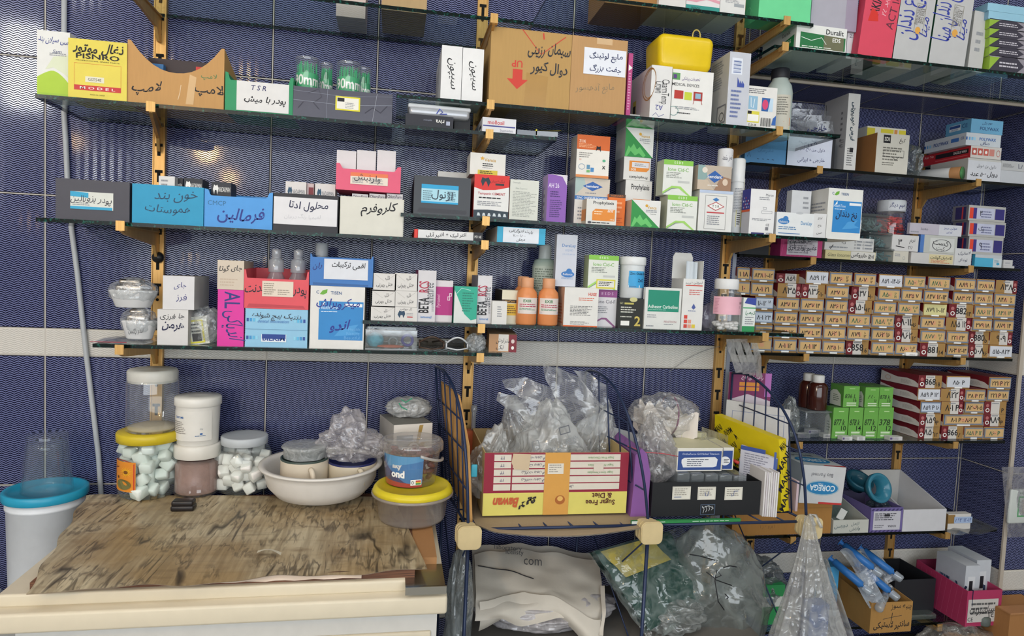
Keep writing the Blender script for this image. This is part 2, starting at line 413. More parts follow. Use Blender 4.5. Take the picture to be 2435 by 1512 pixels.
# ---------------------------------------------------------------- cartons
class R: pass
def carton(name, label, cat, u0, u1, vt, z0, yf=-.203, d=.09, ul=None, vb=None, c='#e6e6e2', side=None, top=None, front=None, pr=(), spr=(), tpr=(), group=None, note=None, tilt=0, rotz=0, part='carton', mat=None, lift=0, npr=None, h=None, lean=0):
    """closed box: front face between u0 and u1, top of the front at vt, standing at height z0"""
    um = (u0 + u1) / 2; r = R()
    if vb is not None: z0 = hy(um, vb, yf).z
    vm = None
    zt = hy(um, vt, yf).z if h is None else z0 + h
    # pixel row of the middle of the face, for the side edges
    vb_ = _row(um, yf, z0); vm = (vt + vb_) / 2 if h is None else vb_ - 10
    xa, xb = hy(u0, vm, yf).x, hy(u1, vm, yf).x
    if ul is not None:
        d = min(max(hx(ul, vm, xa if ul < u0 else xb).y - yf, .01), .205)
    w, H = xb - xa, zt - z0
    m = mat or MAT(c); b = MB()
    T = Matrix.Rotation(radians(tilt), 4, 'Y') @ Matrix.Rotation(radians(lean), 4, 'X') if (tilt or lean) else None
    b.box(-w/2, w/2, 0, d, 0, H, m, T, MAT(top) if top else None, MAT(side) if side else None, MAT(side) if side else None, MAT(front) if front else None)
    if pr: b.prints(pr, (-w/2, 0, 0), (1, 0, 0), (0, 0, 1), w, H, T)
    if spr: b.prints(spr, (-w/2, d, 0), (0, -1, 0), (0, 0, 1), d, H, T)
    if tpr: b.prints(tpr, (-w/2, 0, H), (1, 0, 0), (0, 1, 0), w, d, T)
    loc = ((xa + xb) / 2, yf, z0 + lift)
    if note:   # a paper note or sticker on the front: (x0,z0,x1,z1,colour,prints)
        root = empty(name, loc, radians(rotz)); b.build(part, root)
        for nt in (note if isinstance(note, list) else [note]):
            x0, q0, x1, q1, nc, np_ = nt[:6]; nb = MB()
            nb.box(0, (x1-x0)*w, -.0012, -.0004, 0, (q1-q0)*H, MAT(nc)); nb.prints(np_, (0, -.0012, 0), (1, 0, 0), (0, 0, 1), (x1-x0)*w, (q1-q0)*H)
            if T:
                nb.v = [tuple(T @ (Vector(v) + Vector((-w/2 + x0*w, 0, q0*H)))) for v in nb.v]; nb.build(nt[6] if len(nt) > 6 else 'note', root)
            else: nb.build(nt[6] if len(nt) > 6 else 'note', root, (-w/2 + x0*w, 0, q0*H))
        o = root
    else:
        o = b.build(name, None, loc, radians(rotz))
    tag(o, label, cat, group)
    r.o = o; r.z = z0 + H + lift; r.x0 = xa; r.x1 = xb; r.w = w; r.h = H; r.d = d; r.z0 = z0; r.yf = yf; return r
def _row(u, y, z):
    lo, hi = -800., 2600.
    for _ in range(40):
        m = (lo + hi) / 2
        if hy(u, m, y).z > z: lo = m
        else: hi = m
    return lo
def bin_(name, label, cat, u0, u1, vt, z0, yf=-.203, d=.12, c='#e0556a', dip=.25, ear=.12, pr=(), group=None, note=None, back=1.05, t=.0022, round_=False, sidec=None):
    """open-topped carton: front panel with a dipped top edge, two sides, back and base"""
    um = (u0 + u1) / 2; zt = hy(um, vt, yf).z; vm = (vt + _row(um, yf, z0)) / 2
    xa, xb = hy(u0, vm, yf).x, hy(u1, vm, yf).x; w, H = xb - xa, zt - z0; m = MAT(c); b = MB()
    hd = H * (1 - dip)
    if round_:
        pts = [(-w/2, 0), (w/2, 0), (w/2, H)] + [(w/2 - w*ear - (w*(1-2*ear))*i/12, hd + (H - hd)*abs(i/6 - 1)**2.2) for i in range(13)] + [(-w/2, H)]
    else:
        pts = [(-w/2, 0), (w/2, 0), (w/2, H), (w/2 - w*ear*.5, H*.985), (w/2 - w*ear*.8, hd + (H-hd)*.2), (w/2 - w*ear, hd), (-w/2 + w*ear, hd), (-w/2 + w*ear*.8, hd + (H-hd)*.2), (-w/2 + w*ear*.5, H*.985), (-w/2, H)]
    b.prism(pts, 0, t, m)
    hb = H * back
    for s in (-1, 1):
        x0 = -w/2 if s < 0 else w/2 - t
        b.add([(x0, t, 0), (x0 + t, t, 0), (x0 + t, d, 0), (x0, d, 0), (x0, t, H), (x0 + t, t, H), (x0 + t, d, hb), (x0, d, hb)], [(0, 3, 2, 1), (4, 5, 6, 7), (0, 1, 5, 4), (1, 2, 6, 5), (2, 3, 7, 6), (3, 0, 4, 7)], m)
    b.box(-w/2 + t, w/2 - t, d - t, d, 0, hb, m); b.box(-w/2 + t, w/2 - t, t, d - t, 0, t, m)
    b.prints(pr, (-w/2, 0, 0), (1, 0, 0), (0, 0, 1), w, H)
    loc = ((xa + xb) / 2, yf, z0); root = empty(name, loc); b.build('tray', root)
    for nt in ([] if not note else note if isinstance(note, list) else [note]):
        x0, q0, x1, q1, nc, np_ = nt[:6]; nb = MB()
        nb.box(0, (x1-x0)*w, -.0012, -.0004, 0, (q1-q0)*H, MAT(nc)); nb.prints(np_, (0, -.0012, 0), (1, 0, 0), (0, 0, 1), (x1-x0)*w, (q1-q0)*H)
        nb.build(nt[6] if len(nt) > 6 else 'note', root, (-w/2 + x0*w, 0, q0*H))
    tag(root, label, cat, group)
    r = R(); r.o = root; r.z = z0 + H; r.zi = z0 + t; r.x0 = xa; r.x1 = xb; r.w = w; r.h = H; r.d = d; r.yf = yf; r.z0 = z0; return r
INK = P('#1c1c22', .6); PEN = P('#2b3a86', .6); GRY = P('#8d9096', .6); WHT = P('#ecebe7', .5); RED = P('#c0282b', .45)
# ================================================================ the room
BLUE = TILE('#666b95', '#03041b'); PALE = TILE('#d3cfc9', '#b9b5ae'); GROUT = P('#bab5ae', .8); RIMB = P('#07081f', .3); RIMW = P('#cdc8be', .3)
ZR = [.073, .3855 - .0635, .3855, .698, 1.0105, 1.0738, 1.387, 1.6995, 2.012, 2.3245, 2.637, 2.9495]
def tile_field(b, o, X, Z, x0, x1, rows, xoff=0., W=.25, g=.0013, lift=.0008, uvs=None, rotrow=None):
    """individual tiles a hair proud of the grout; o origin, X along, Z up"""
    o = Vector(o); X = Vector(X); Z = Vector(Z); N = X.cross(Z)
    k0 = math.floor((x0 - xoff) / W)
    for i in range(len(rows) - 1):
        za, zb = rows[i], rows[i+1]
        pale = abs((zb - za) - .0634) < .002
        x = k0 * W + xoff
        while x < x1 - 1e-6:
            a = max(x, x0) + g; e = min(x + W, x1) - g
            if e - a > .003:
                m = PALE if pale else BLUE; vi = len(b.v)
                q = [(a, za + g), (e, za + g), (e, zb - g), (a, zb - g)]; r = .0018
                outer = [o + X*p + Z*z for p, z in q]
                inner = [o + X*p + Z*z + N*lift for p, z in [(a+r, za+g+r), (e-r, za+g+r), (e-r, zb-g-r), (a+r, zb-g-r)]]
                b.add(outer + inner, [(4, 5, 6, 7)], m); b.add(outer + inner, [(0, 1, 5, 4), (1, 2, 6, 5), (2, 3, 7, 6), (3, 0, 4, 7)], RIMW if pale else RIMB)
                rot = rotrow and rotrow(i)
                for j, (p, z) in enumerate(q + q): uvs[vi + j] = (z, p) if rot else (p, z)
            x += W
def put_uv(o, uvs):
    me = o.data; l = me.uv_layers.new(name='UVMap')
    for lp in me.loops: l.data[lp.index].uv = uvs.get(lp.vertex_index, (0, 0))
XL, XR, YB, ZC = -2.2, 4.4, -4.0, 3.20
RX0, RX1, RD, RZ = 1.75, 2.725, .18, 1.828     # alcove
b = MB(); uvs = {}
b.box(XL, RX0 + .0, 0, .35, 0, ZC, GROUT); b.box(RX1, XR, 0, .35, 0, ZC, GROUT); b.box(RX0, RX1, RD, .35, 0, ZC, GROUT); b.box(RX0, RX1, 0, RD, RZ, ZC, GROUT)
tile_field(b, (0, 0, 0), (1, 0, 0), (0, 0, 1), XL, RX0, ZR, uvs=uvs)
tile_field(b, (0, 0, 0), (1, 0, 0), (0, 0, 1), RX1, XR, ZR, xoff=RX1 - .25*10, uvs=uvs)
tile_field(b, (0, 0, 0), (1, 0, 0), (0, 0, 1), RX0, RX1, [RZ, 1.915, 2.2275, 2.54], xoff=.206, W=.2625, uvs=uvs)
ZRR = [z for z in ZR if z < 1.5] + [1.6, RZ]
tile_field(b, (0, RD, 0), (1, 0, 0), (0, 0, 1), RX0, RX1, ZRR, xoff=.215, uvs=uvs, rotrow=lambda i: i >= len(ZRR) - 3)
tile_field(b, (RX1, 0, 0), (0, -1, 0), (0, 0, 1), -RD, 0, ZRR, xoff=-RD, uvs=uvs)
tile_field(b, (RX0, 0, 0), (0, 1, 0), (0, 0, 1), 0, RD, ZRR, xoff=0, uvs=uvs)
tile_field(b, (0, 0, RZ), (1, 0, 0), (0, -1, 0), RX0, RX1, [-RD, 0], xoff=.215, uvs=uvs, rotrow=lambda i: False)
o = b.build('wall_back'); put_uv(o, uvs); tag(o, kind='structure')
PLAS = P('#d8d5cd', .8)
b = MB(); b.box(XL, XR, YB - .2, .35, -.1, 0, P('#8f8c86', .4)); tag(b.build('floor'), kind='structure')
b = MB(); b.box(XL, XR, YB - .2, .35, ZC, ZC + .1, P('#e8e6e0', .8)); tag(b.build('ceiling'), kind='structure')
b = MB(); b.box(XL - .15, XL, YB - .2, .35, 0, ZC, PLAS); tag(b.build('wall_left'), kind='structure')
b = MB(); b.box(XR, XR + .15, YB - .2, .35, 0, ZC, PLAS); tag(b.build('wall_right'), kind='structure')
b = MB(); b.box(XL, -1.25, YB - .15, YB, 0, 2.36, PLAS); b.box(XL, -2.16, YB - .15, YB, 2.36, ZC, PLAS); b.box(-1.86, -1.25, YB - .15, YB, 2.36, ZC, PLAS); b.box(-2.16, -1.86, YB - .15, YB, 3.0, ZC, PLAS); b.box(3.05, XR, YB - .15, YB, 0, ZC, PLAS); b.box(-1.25, 3.05, YB - .15, YB, 0, .7, PLAS); b.box(-1.25, 3.05, YB - .15, YB, 2.5, ZC, PLAS)
tag(b.build('wall_front'), kind='structure')
b = MB(); al = P('#c3c6c8', .35, .6)
for x in (-1.25, .15, 1.6, 3.0): b.box(x, x + .05, YB - .1, YB - .05, .7, 2.5, al)
for z in (.7, 2.45): b.box(-1.25, 3.05, YB - .1, YB - .05, z, z + .05, al)
tag(b.build('window_1'), kind='structure')
def EMIT(name, c, k):
    t = NT(name); e = t.n('ShaderNodeEmission'); e.inputs[0].default_value = c + (1,); e.inputs[1].default_value = k; return t.end(e.outputs[0])
b = MB(); b.box(-2.16, -1.86, YB - .08, YB - .06, 2.36, 3.0, EMIT('bright_frosted_pane', (1, 1, 1), 70)); b.box(-2.02, -2.0, YB - .06, YB - .03, 2.36, 3.0, al); tag(b.build('window_2'), kind='structure')
# bare warm bulbs hanging behind the viewer; they glint in the tiles
for i, (x, y, z) in enumerate(((-.2, -2.1, 1.86), (-.08, -2.1, 1.73), (-.84, -2.1, 1.86))):
    root = empty('pendant_lamp', (x, y, z)); b = MB(); b.lathe([(.001, -.06), (.028, -.048), (.042, -.022), (.034, .006), (.014, .02)], EMIT('warm_bulb', (1, .62, .25), (240, 70, 35)[i]), 20); b.build('bulb', root)
    b = MB(); b.lathe([(.015, .018), (.016, .05), (.004, .055)], P('#3a3630', .4), 16); b.tube([(0, 0, .05), (0, 0, 3.2 - z)], .003, P('#2a2826', .5), 6); b.build('holder', root); tag(root, ('warm bare bulb on a cord behind the viewer, brighter one', 'warm bare bulb on a cord behind the viewer, dimmer one', 'warm bare bulb on a cord behind the viewer, farthest left')[i], 'lamp')
# metal tile edging of the alcove and the beam over it
b = MB(); tr = P('#b3a99c', .5)
b.box(RX0, 3.2, -.004, .002, RZ - .006, RZ + .010, tr); b.box(RX0, 3.2, -.003, .002, 1.909, 1.922, tr); tag(b.build('trim_1'), kind='structure')
b = MB(); b.box(RX1 - .004, RX1 + .009, -.004, .002, 0, RZ - .006, tr); b.box(RX0 - .008, RX0 + .003, -.003, .002, 0, RZ - .006, P('#8a8f9d', .4)); tag(b.build('trim_2'), kind='structure')

# ---------------------------------------------------------------- slotted standards, brackets, glass shelves
DARK = P('#0b0a09', .9)
def standard(X, y, z0, z1, label, phase=0.):
    """gold upright with T-shaped slots and screw holes"""
    b = MB(); g = GOLD(); w = .0135
    b.box(-w, w, -.010, 0, 0, z1 - z0, g)
    b.box(-w, -w + .0025, -.0125, -.010, 0, z1 - z0, g); b.box(w - .0025, w, -.0125, -.010, 0, z1 - z0, g)
    z = phase; i = 0
    pr = []
    H = z1 - z0
    while z < H - .02:
        if i % 3 == 2:
            pr.append(('e', .5, (z + .012) / H, .0035 / .027, .0035 / H, DARK)); z += .022
        pr.append(('p', [((.0135 + x) / .027, (z + q) / H) for x, q in ((-.0035, 0), (.0035, 0), (.0035, .022), (.0085, .022), (.0085, .029), (-.0085, .029), (-.0085, .022), (-.0035, .022))], DARK))
        z += .062; i += 1
    b.prints(pr, (-w, -.010, 0), (1, 0, 0), (0, 0, 1), .027, H)
    o = b.build('shelf_standard', None, (X, y, z0)); tag(o, label, 'shelf standard', 'gold slotted wall standards')
standard(.249, -.001, .60, 2.3, 'gold slotted wall standard nearest the grey cable conduit')
standard(1.008, -.001, .30, 2.3, 'gold slotted wall standard behind the wire rack and the two brown cartons')
standard(1.717, -.001, .30, 2.3, 'gold slotted wall standard at the left edge of the alcove')
standard(1.958, RD - .001, .20, 1.70, 'gold slotted standard in the alcove, the left one there')
standard(2.470, RD - .001, .20, 1.70, 'gold slotted standard in the alcove, the right one there', .02)
def bracket(X, yw, z, where, L=.218, drop=.075, rotz=0):
    """pressed bracket: tapering arm, back tab, front clip that holds the glass"""
    root = empty('shelf_bracket', (X, yw - .0125, z), radians(rotz)); g = GOLD(); b = MB(); b2 = MB(); t = .0032
    pts = [(0, -drop), (.012, -drop), (.03, -drop * .55), (L - .02, -.018), (L, -.012), (L, 0), (0, 0)]
    vs = [(-t, -y, q) for y, q in pts] + [(t, -y, q) for y, q in pts]; n = len(pts)
    b.add(vs, [tuple(range(n)), tuple(n + i for i in reversed(range(n)))] + [(i, n + i, n + (i+1) % n, (i+1) % n) for i in range(n)], g)
    b.box(-.0065, .0065, -L, -.004, -.003, 0, g); b.build('arm', root)
    b2.box(-.0085, .0085, -L - .004, -L + .012, -.011, -.0005, g); b2.box(-.0085, .0085, -L - .004, -L - .001, -.0005, .0095, g); b2.build('clip', root)
    tag(root, 'gold shelf bracket ' + where, 'shelf bracket', 'gold shelf brackets')
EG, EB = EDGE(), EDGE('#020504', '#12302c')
def shelf(x0, x1, z, where, yw=-.012, yf=-.215, edge=EG, t=.008):
    """clear glass plate; z is its upper face"""
    b = MB(); g = GLASS()
    vs = [(x0, yf, z-t), (x1, yf, z-t), (x1, yw, z-t), (x0, yw, z-t), (x0, yf, z), (x1, yf, z), (x1, yw, z), (x0, yw, z)]
    b.add(vs, [(0, 3, 2, 1), (4, 5, 6, 7)], g); b.add(vs, [(0, 1, 5, 4), (1, 2, 6, 5), (2, 3, 7, 6), (3, 0, 4, 7)], edge)
    tag(b.build('glass_shelf'), where, 'glass shelf', 'glass shelves')
S = dict(topL=1.824, topR=1.897, AL=1.571, AR=1.636, ML=1.323, MR=1.377, DL=1.066, DR=1.133, UR=1.836, R1=1.587, R3=1.336, R5=1.064, R7=.812, R8=.536, R9=.250)
for k, x0, x1, lab in (('topL', .22, 1.10, 'topmost glass shelf on the left, cut by the top of the picture'), ('topR', 1.135, 1.80, 'topmost glass shelf right of centre, under the green box'),
    ('AL', .082, 1.168, 'glass shelf under the yellow carton and the brush tubes'), ('AR', .80, 1.895, 'glass shelf under the two brown cartons'),
    ('ML', .083, 1.132, 'glass shelf under the blue and teal bins'), ('MR', .818, 1.880, 'glass shelf under the orange and green dental cement boxes'),
    ('DL', .19, 1.062, 'lowest glass shelf on the left, under the foil packs'), ('DR', .742, 1.835, 'glass shelf under the orange bottles and the pink-label jar'), ('UR', 1.70, 3.1, 'glass shelf at upper right under the red and grey cartons')):
    shelf(x0, x1, S[k], lab)
for k, lab in (('R1', 'alcove glass shelf under the wax boxes'), ('R3', 'alcove glass shelf under the film boxes and above the numbered cartons'), ('R5', 'alcove glass shelf under the big wall of numbered cartons'), ('R7', 'alcove glass shelf under the green cartons'), ('R8', 'alcove glass shelf under the white open carton'), ('R9', 'lowest alcove glass shelf under the pink open carton')):
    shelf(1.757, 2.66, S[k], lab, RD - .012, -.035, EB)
for X, k, w in ((.249, 'topL', 'under the topmost left shelf'), (1.008, 'topL', 'at the right end of the topmost left shelf'), (1.717, 'topR', 'under the topmost right shelf'), (1.717, 'UR', 'under the red and grey cartons at upper right'),
    (.249, 'AL', 'under the brown tray with a curved front'), (1.008, 'AL', 'under the small pink-lettered white box'), (1.008, 'AR', 'under the left end of the big brown carton'), (1.717, 'AR', 'above the blue box, under the tall grey carton'),
    (.249, 'ML', 'under the teal bin'), (1.008, 'ML', 'under the flat red box with a white note'), (1.008, 'MR', 'between the dark bin and the red-topped box'), (1.717, 'MR', 'under the spray can and white boxes'),
    (.249, 'DL', 'under the foil packs'), (1.008, 'DL', 'under the brown box with a maroon end, low centre'), (1.008, 'DR', 'under the small mint box'), (1.717, 'DR', 'under the pink-label jar')):
    bracket(X, -.001, S[k] - .0082, w, drop=.05 if k in ('topR', 'AR', 'UR') else .06, rotz=14 if (X, k) == (.249, 'AL') else 0)
for X, q in ((1.958, 'left'), (2.470, 'right')):
    for k, w in (('R1', 'under the wax box shelf'), ('R3', 'under the film box shelf'), ('R5', 'under the wall of numbered cartons'), ('R7', 'under the green carton shelf'), ('R8', 'under the white open carton shelf'), ('R9', 'under the lowest shelf')):
        if k == 'R9' and q == 'left': continue
        bracket(X, RD - .001, S[k] - .0082, 'on the %s alcove standard, %s' % (q, w), .215, .055)
# grey cable conduit running down the wall on the left
b = MB(); pts = [(153, -40), (152, 110), (150, 235), (156, 330), (160, 420), (170, 545), (184, 650), (196, 760), (206, 850), (222, 980), (234, 1080), (241, 1185), (243, 1240)]
b.tube([hy(u, v, -.008) for u, v in pts], .0058, P('#aeb2b6', .4), 12); tag(b.build('cable_conduit'), 'pale grey cable conduit running down the blue tiles at left', 'cable conduit')
# ================================================================ upper left shelf
A = S['AL']
carton('carton', 'white and lime green carton at the far left, beside the yellow one', 'box', 88, 166, 74, A, yf=-.19, d=.06, c='#dedfdc', top='#c9cac8', pr=[
    ('p', [(0, .06)] + [(x/12, .30 + .12*sin(x/12*2.6) - .32*max(0, x/12 - .45)**1.3) for x in range(13)] + [(1, .06)], '#a8c83a'), ('r', 0, 0, 1, .07, '#9bbf3c'),
    ('p', [(.25, .42), (.5, .62), (1, .66), (1, .3), (.8, .38), (.5, .46)], '#d5dcc0'), ('t', 'Sam', .62, .70, .055, '#2b3a6a', {'sh': .3}), ('l', .38, .63, .95, .68, 2, GRY), ('t', 'سی سیلان بند', .5, .86, .12, '#33418e', {'mw': .9, 'rot': -4})])
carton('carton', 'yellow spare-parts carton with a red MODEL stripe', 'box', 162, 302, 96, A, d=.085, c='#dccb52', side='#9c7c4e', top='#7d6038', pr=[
    ('f', .1, .20, .9, .60, .006, '#d0662a'), ('r', .1, .15, .9, .235, RED), ('t', 'M O D E L', .5, .192, .042, WHT, {'mw': .6, 'fit': 1, 'b': .01}), ('r', .29, .29, .61, .385, '#dedbc6'), ('t', 'GST54E', .45, .337, .045, INK, {'mw': .27}),
    ('t', 'PISNRO', .5, .72, .085, INK, {'mw': .74, 'b': .02, 'fit': 1}), ('t', 'PROFESSIONAL SPARE PARTS', .5, .645, .018, INK, {'mw': .74, 'fit': 1}), ('t', 'ذغال موتور', .52, .84, .2, INK, {'mw': .86, 'b': .02, 'fit': 1}), ('t', 'MADE IN CHINA', .5, .085, .022, '#6c6425', {'mw': .34})])
r = bin_('card_tray', 'brown cardboard tray with a deep curved front, marked for lamps', 'box', 303, 533, 105, A, yf=-.2, d=.12, c=CARD('#c79a64'), dip=.46, ear=.03, back=.75, round_=True, t=.003, pr=[
    ('t', 'لامپ', .20, .26, .22, INK, {'b': .008}), ('t', 'لامپ', .84, .30, .22, INK, {'b': .008}), ('t', 'لامپ', .84, .52, .12, '#4d7a4a'), ('p', [(.6, .06), (.68, .06), (.71, .5), (.64, .54)], '#cfab7c'), ('s', [(.52, .12), (.54, .24), (.55, .36)], .0012, '#e0c9a6')])
carton('small_box', 'blue and purple small box lying inside the lamp tray', 'box', 345, 388, 151, r.zi, yf=-.14, d=.05, c='#3f79b0', pr=[('r', .2, .1, .7, .9, '#5a3a86'), ('l', .25, .3, .65, .7, 2, WHT)])
carton('small_box', 'dark brown box standing at the back of the lamp tray', 'box', 352, 494, 143, r.zi, yf=-.125, d=.03, c='#33272a')
carton('small_box', 'red small box at the right inside the lamp tray', 'box', 465, 500, 160, r.zi, yf=-.15, d=.03, c='#c2342f', pr=[('e', .3, .6, .18, .1, WHT)])
bin_('card_bin', 'green open carton with a taped white note', 'box', 535, 697, 177, A, yf=-.2, d=.13, c='#1f8c5c', dip=.2, ear=.08, note=(.17, .06, .94, .80, '#dad9d8', [
    ('t', 'T S R', .42, .80, .17, '#2b2f63', {'sh': .2, 'b': .01}), ('t', 'پودر با میش', .55, .38, .3, INK, {'mw': .85, 'b': .012})]))
r = bin_('card_bin', 'slate grey open carton wrapped in clear tape, holding brush tubes', 'box', 697, 933, 213, A, yf=-.202, d=.15, c=P('#4a4a58', .25), dip=.02, ear=.05, t=.0025, note=(.42, .33, .67, .78, '#d8cf2e', [
    ('r', .06, .1, .94, .9, '#e5e3da'), ('r', .08, .62, .36, .88, INK), ('l', .4, .15, .9, .6, 4, GRY)], 'sticker'), pr=[
    ('s', [(.15, .8), (.25, .95), (.28, .7), (.2, .5), (.26, .3)], .002, '#2c2c3c'), ('s', [(.05, .3), (.1, .5)], .002, '#2c2c3c'), ('s', [(.72, .3), (.8, .5), (.88, .35), (.95, .6)], .002, '#2c2c3c'), ('s', [(.0, .55), (.5, .5), (1, .62)], .0006, '#9aa0b0'), ('s', [(.0, .85), (.5, .78), (1, .9)], .0006, '#8a90a0'), ('s', [(.33, 0), (.34, 1)], .0006, '#8a90a0'), ('s', [(.8, .05), (.84, .95)], .0006, '#b0b4c0')])
TUBE = FILM(.05, '#f4f8fa', .05, 0)
def brush_tube(u, v, rp, y, label):
    c = hy(u, v, y); rad = rp / FPX * (y - CAM.y); z0 = r.zi; h = c.z - z0; rng = random.Random(int(u)); root = empty('brush_tube', (c.x, y, z0))
    b = MB(); b.lathe([(rad * .98, 0), (rad, .002), (rad, h), (rad*.94, h + .001)], TUBE, 28, cap0=True); b.lathe([(rad*1.01, h - .006), (rad*1.02, h - .005), (rad*1.02, h)], TUBE, 28); b.build('tube', root)
    b = MB(); g = P('#35b87c', .5); b.lathe([(rad*.93, .003), (rad*.95, h*.74)], P('#22a56a', .4), 28, cap0=True)
    wrapped(b, [('t', '90mm', .52, .84, .24, WHT, {'b': .02, 'mw': .98})], rad*.955, -1.25, 1.25, 0, h*.74)
    b.build('sleeve', root)
    b = MB()
    for i in range(46):
        a = rng.random()*6.283; q = rad*.86*sqrt(rng.random()); x, yy = q*cos(a), q*sin(a)
        b.tube([(x, yy, h*.5), (x + rng.uniform(-.002, .002), yy + rng.uniform(-.002, .002), h*(.86 + .08*rng.random()))], .0008, g, 5)
    b.build('brushes', root); tag(root, label, 'tube')
brush_tube(732, 141, 26, -.165, 'clear tube of green brushes, the leftmost of the four')
brush_tube(777, 152, 15, -.10, 'narrow-looking clear tube of green brushes, second from left, set back')
brush_tube(831, 152, 27, -.165, 'clear tube of green brushes, third of the four')
brush_tube(866, 163, 16, -.10, 'clear tube of green brushes, rightmost of the four, set back')
r = carton('small_box', 'dark navy flat box upside down beneath the white tin', 'box', 964, 1078, 274, A, d=.10, c='#23242e', side='#1b1c25', pr=[('t', 'riva', .72, .55, .32, WHT, {'rot': 180, 'b': .005}), ('t', 'applicator', .46, .6, .16, '#8f96a8', {'rot': 180}), ('r', .85, .3, .93, .62, '#aab0c4')])
carton('small_box', 'black box behind the dark navy flat box', 'box', 1080, 1118, 276, A, yf=-.17, d=.08, c='#17181d')
b = MB(); p0, p1 = hy(972, 262, -.19), hy(1118, 262, -.19); zt = hy(1045, 255, -.19).z
b.rbox(p0.x, p1.x, -.19, -.08, r.z + .0005, zt, .008, P('#b8bac0', .3, .3)); b.rbox(p0.x - .002, p1.x + .002, -.192, -.078, zt - .006, zt + .004, .004, P('#d3d5da', .3))
b.prints([('s', [(.45, .3), (.5, .8), (.55, .5), (.5, .3), (.62, .35)], .0022, '#3346b0')], (p0.x, -.193, r.z), (1, 0, 0), (0, 0, 1), p1.x - p0.x, zt - r.z)
tag(b.build('flat_tin'), 'pale grey flat tin lying on the dark navy box', 'tin')
carton('small_box', 'small white box with red lettering over a violet stripe', 'box', 1147, 1227, 281, A, ul=1119, c='#dcdce0', side='#cfcfd6', pr=[('t', 'mollosil', .40, .70, .26, '#c8323c', {'mw': .7, 'b': .012}), ('r', .02, .42, .98, .50, '#3a3f8c'), ('t', 'Starterkit', .72, .22, .16, '#8a8c9a', {'mw': .4})], spr=[('l', .15, .3, .8, .7, 4, GRY), ('r', .75, .4, .9, .6, INK)])
c = hy(1275, 318, -.19); b = MB(); mt = P('#9a9ca0', .3, .5)
b.box(-.045, .045, 0, .05, 0, .006, mt); b.box(-.045, .000, .0, .05, .006, .016, P('#777a80', .3, .4)); b.box(-.001, .002, 0, .05, .006, .02, P('#d9cc3a', .5))
b.add([(.002, .0, .018), (.06, -.005, .022), (.062, .03, .026), (.002, .04, .022)], [(0, 1, 2, 3)], P('#cfc23a', .4)); b.add([(.0, .0, .0065), (.052, 0, .0065), (.052, 0, .018), (.0, 0, .016)], [(0, 1, 2, 3)], P('#8f9298', .35, .4))
tag(b.build('file_holder', None, (c.x, -.19, A)), 'grey metal file holder with yellow edges at the right end of the shelf', 'holder')
# ---------------------------------------------------------------- upper middle shelf
A = S['AR']
hand = {'rot': 90, 'b': .004}
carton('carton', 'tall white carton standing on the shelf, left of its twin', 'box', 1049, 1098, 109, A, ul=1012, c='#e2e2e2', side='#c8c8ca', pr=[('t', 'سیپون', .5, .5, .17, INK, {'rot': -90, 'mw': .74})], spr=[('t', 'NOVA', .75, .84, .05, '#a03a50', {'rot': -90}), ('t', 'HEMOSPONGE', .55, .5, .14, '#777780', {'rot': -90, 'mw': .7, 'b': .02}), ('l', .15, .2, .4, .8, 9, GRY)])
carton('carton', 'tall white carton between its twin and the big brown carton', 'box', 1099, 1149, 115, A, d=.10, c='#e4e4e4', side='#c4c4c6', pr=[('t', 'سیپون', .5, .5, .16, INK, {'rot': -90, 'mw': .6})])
tape = P('#b08a52', .2)
carton('cardboard_box', 'large brown cardboard box with a red UP arrow pointing down', 'box', 1165, 1357, 72, A, yf=-.206, ul=1146, c=CARD('#bf9a62'), top=None, mat=CARD('#bf9a62'), pr=[
    ('p', [(.43, 0), (.70, 0), (.72, .42), (.45, .45)], tape), ('p', [(.21, .35), (.34, .22), (.47, .35), (.40, .35), (.40, .48), (.28, .48), (.28, .35)], '#c93a2c'), ('t', 'UP', .33, .55, .09, '#c93a2c', {'rot': 180, 'b': .02}),
    ('s', [(.38, 1.0), (.62, .70), (.92, .96)], .002, '#c93a2c'), ('s', [(.64, .98), (.65, .90)], .003, '#c93a2c'), ('t', 'سیمان رزینی', .72, .76, .19, '#2a2a30', {'mw': .53, 'b': .012}), ('t', 'دوال کیور', .73, .52, .17, '#2a2a30', {'mw': .46, 'b': .014})], spr=[('t', 'RM&S', .6, .88, .05, '#4d4030', {'mw': .6})])
carton('cardboard_box', 'smaller brown cardboard box with a white taped note, right of the red arrow box', 'box', 1357, 1489, 90, A, yf=-.206, d=.12, mat=CARD('#c2996a'), note=(.22, .51, .98, .86, '#e3e6ee', [('t', 'مایع لوتینگ', .52, .70, .36, '#24305e', {'mw': .88, 'b': .01}), ('t', 'جفت بزرگ', .52, .25, .32, '#24305e', {'mw': .8, 'b': .008})]), pr=[
    ('p', [(.44, .92), (.72, .92), (.72, 1), (.44, 1)], '#cfae84'), ('t', 'مایع آدهسور', .45, .33, .14, '#8f7a5c', {'mw': .7, 'rot': 6})])
carton('carton', 'thin magenta carton behind the smaller brown box', 'box', 1492, 1502, 126, A, yf=-.202, d=.10, c='#b4447e', pr=[('p', [(.1, .82), (.1, .72), (1, .77)], WHT), ('l', .2, .1, .8, .7, 14, '#d9a0c0')])
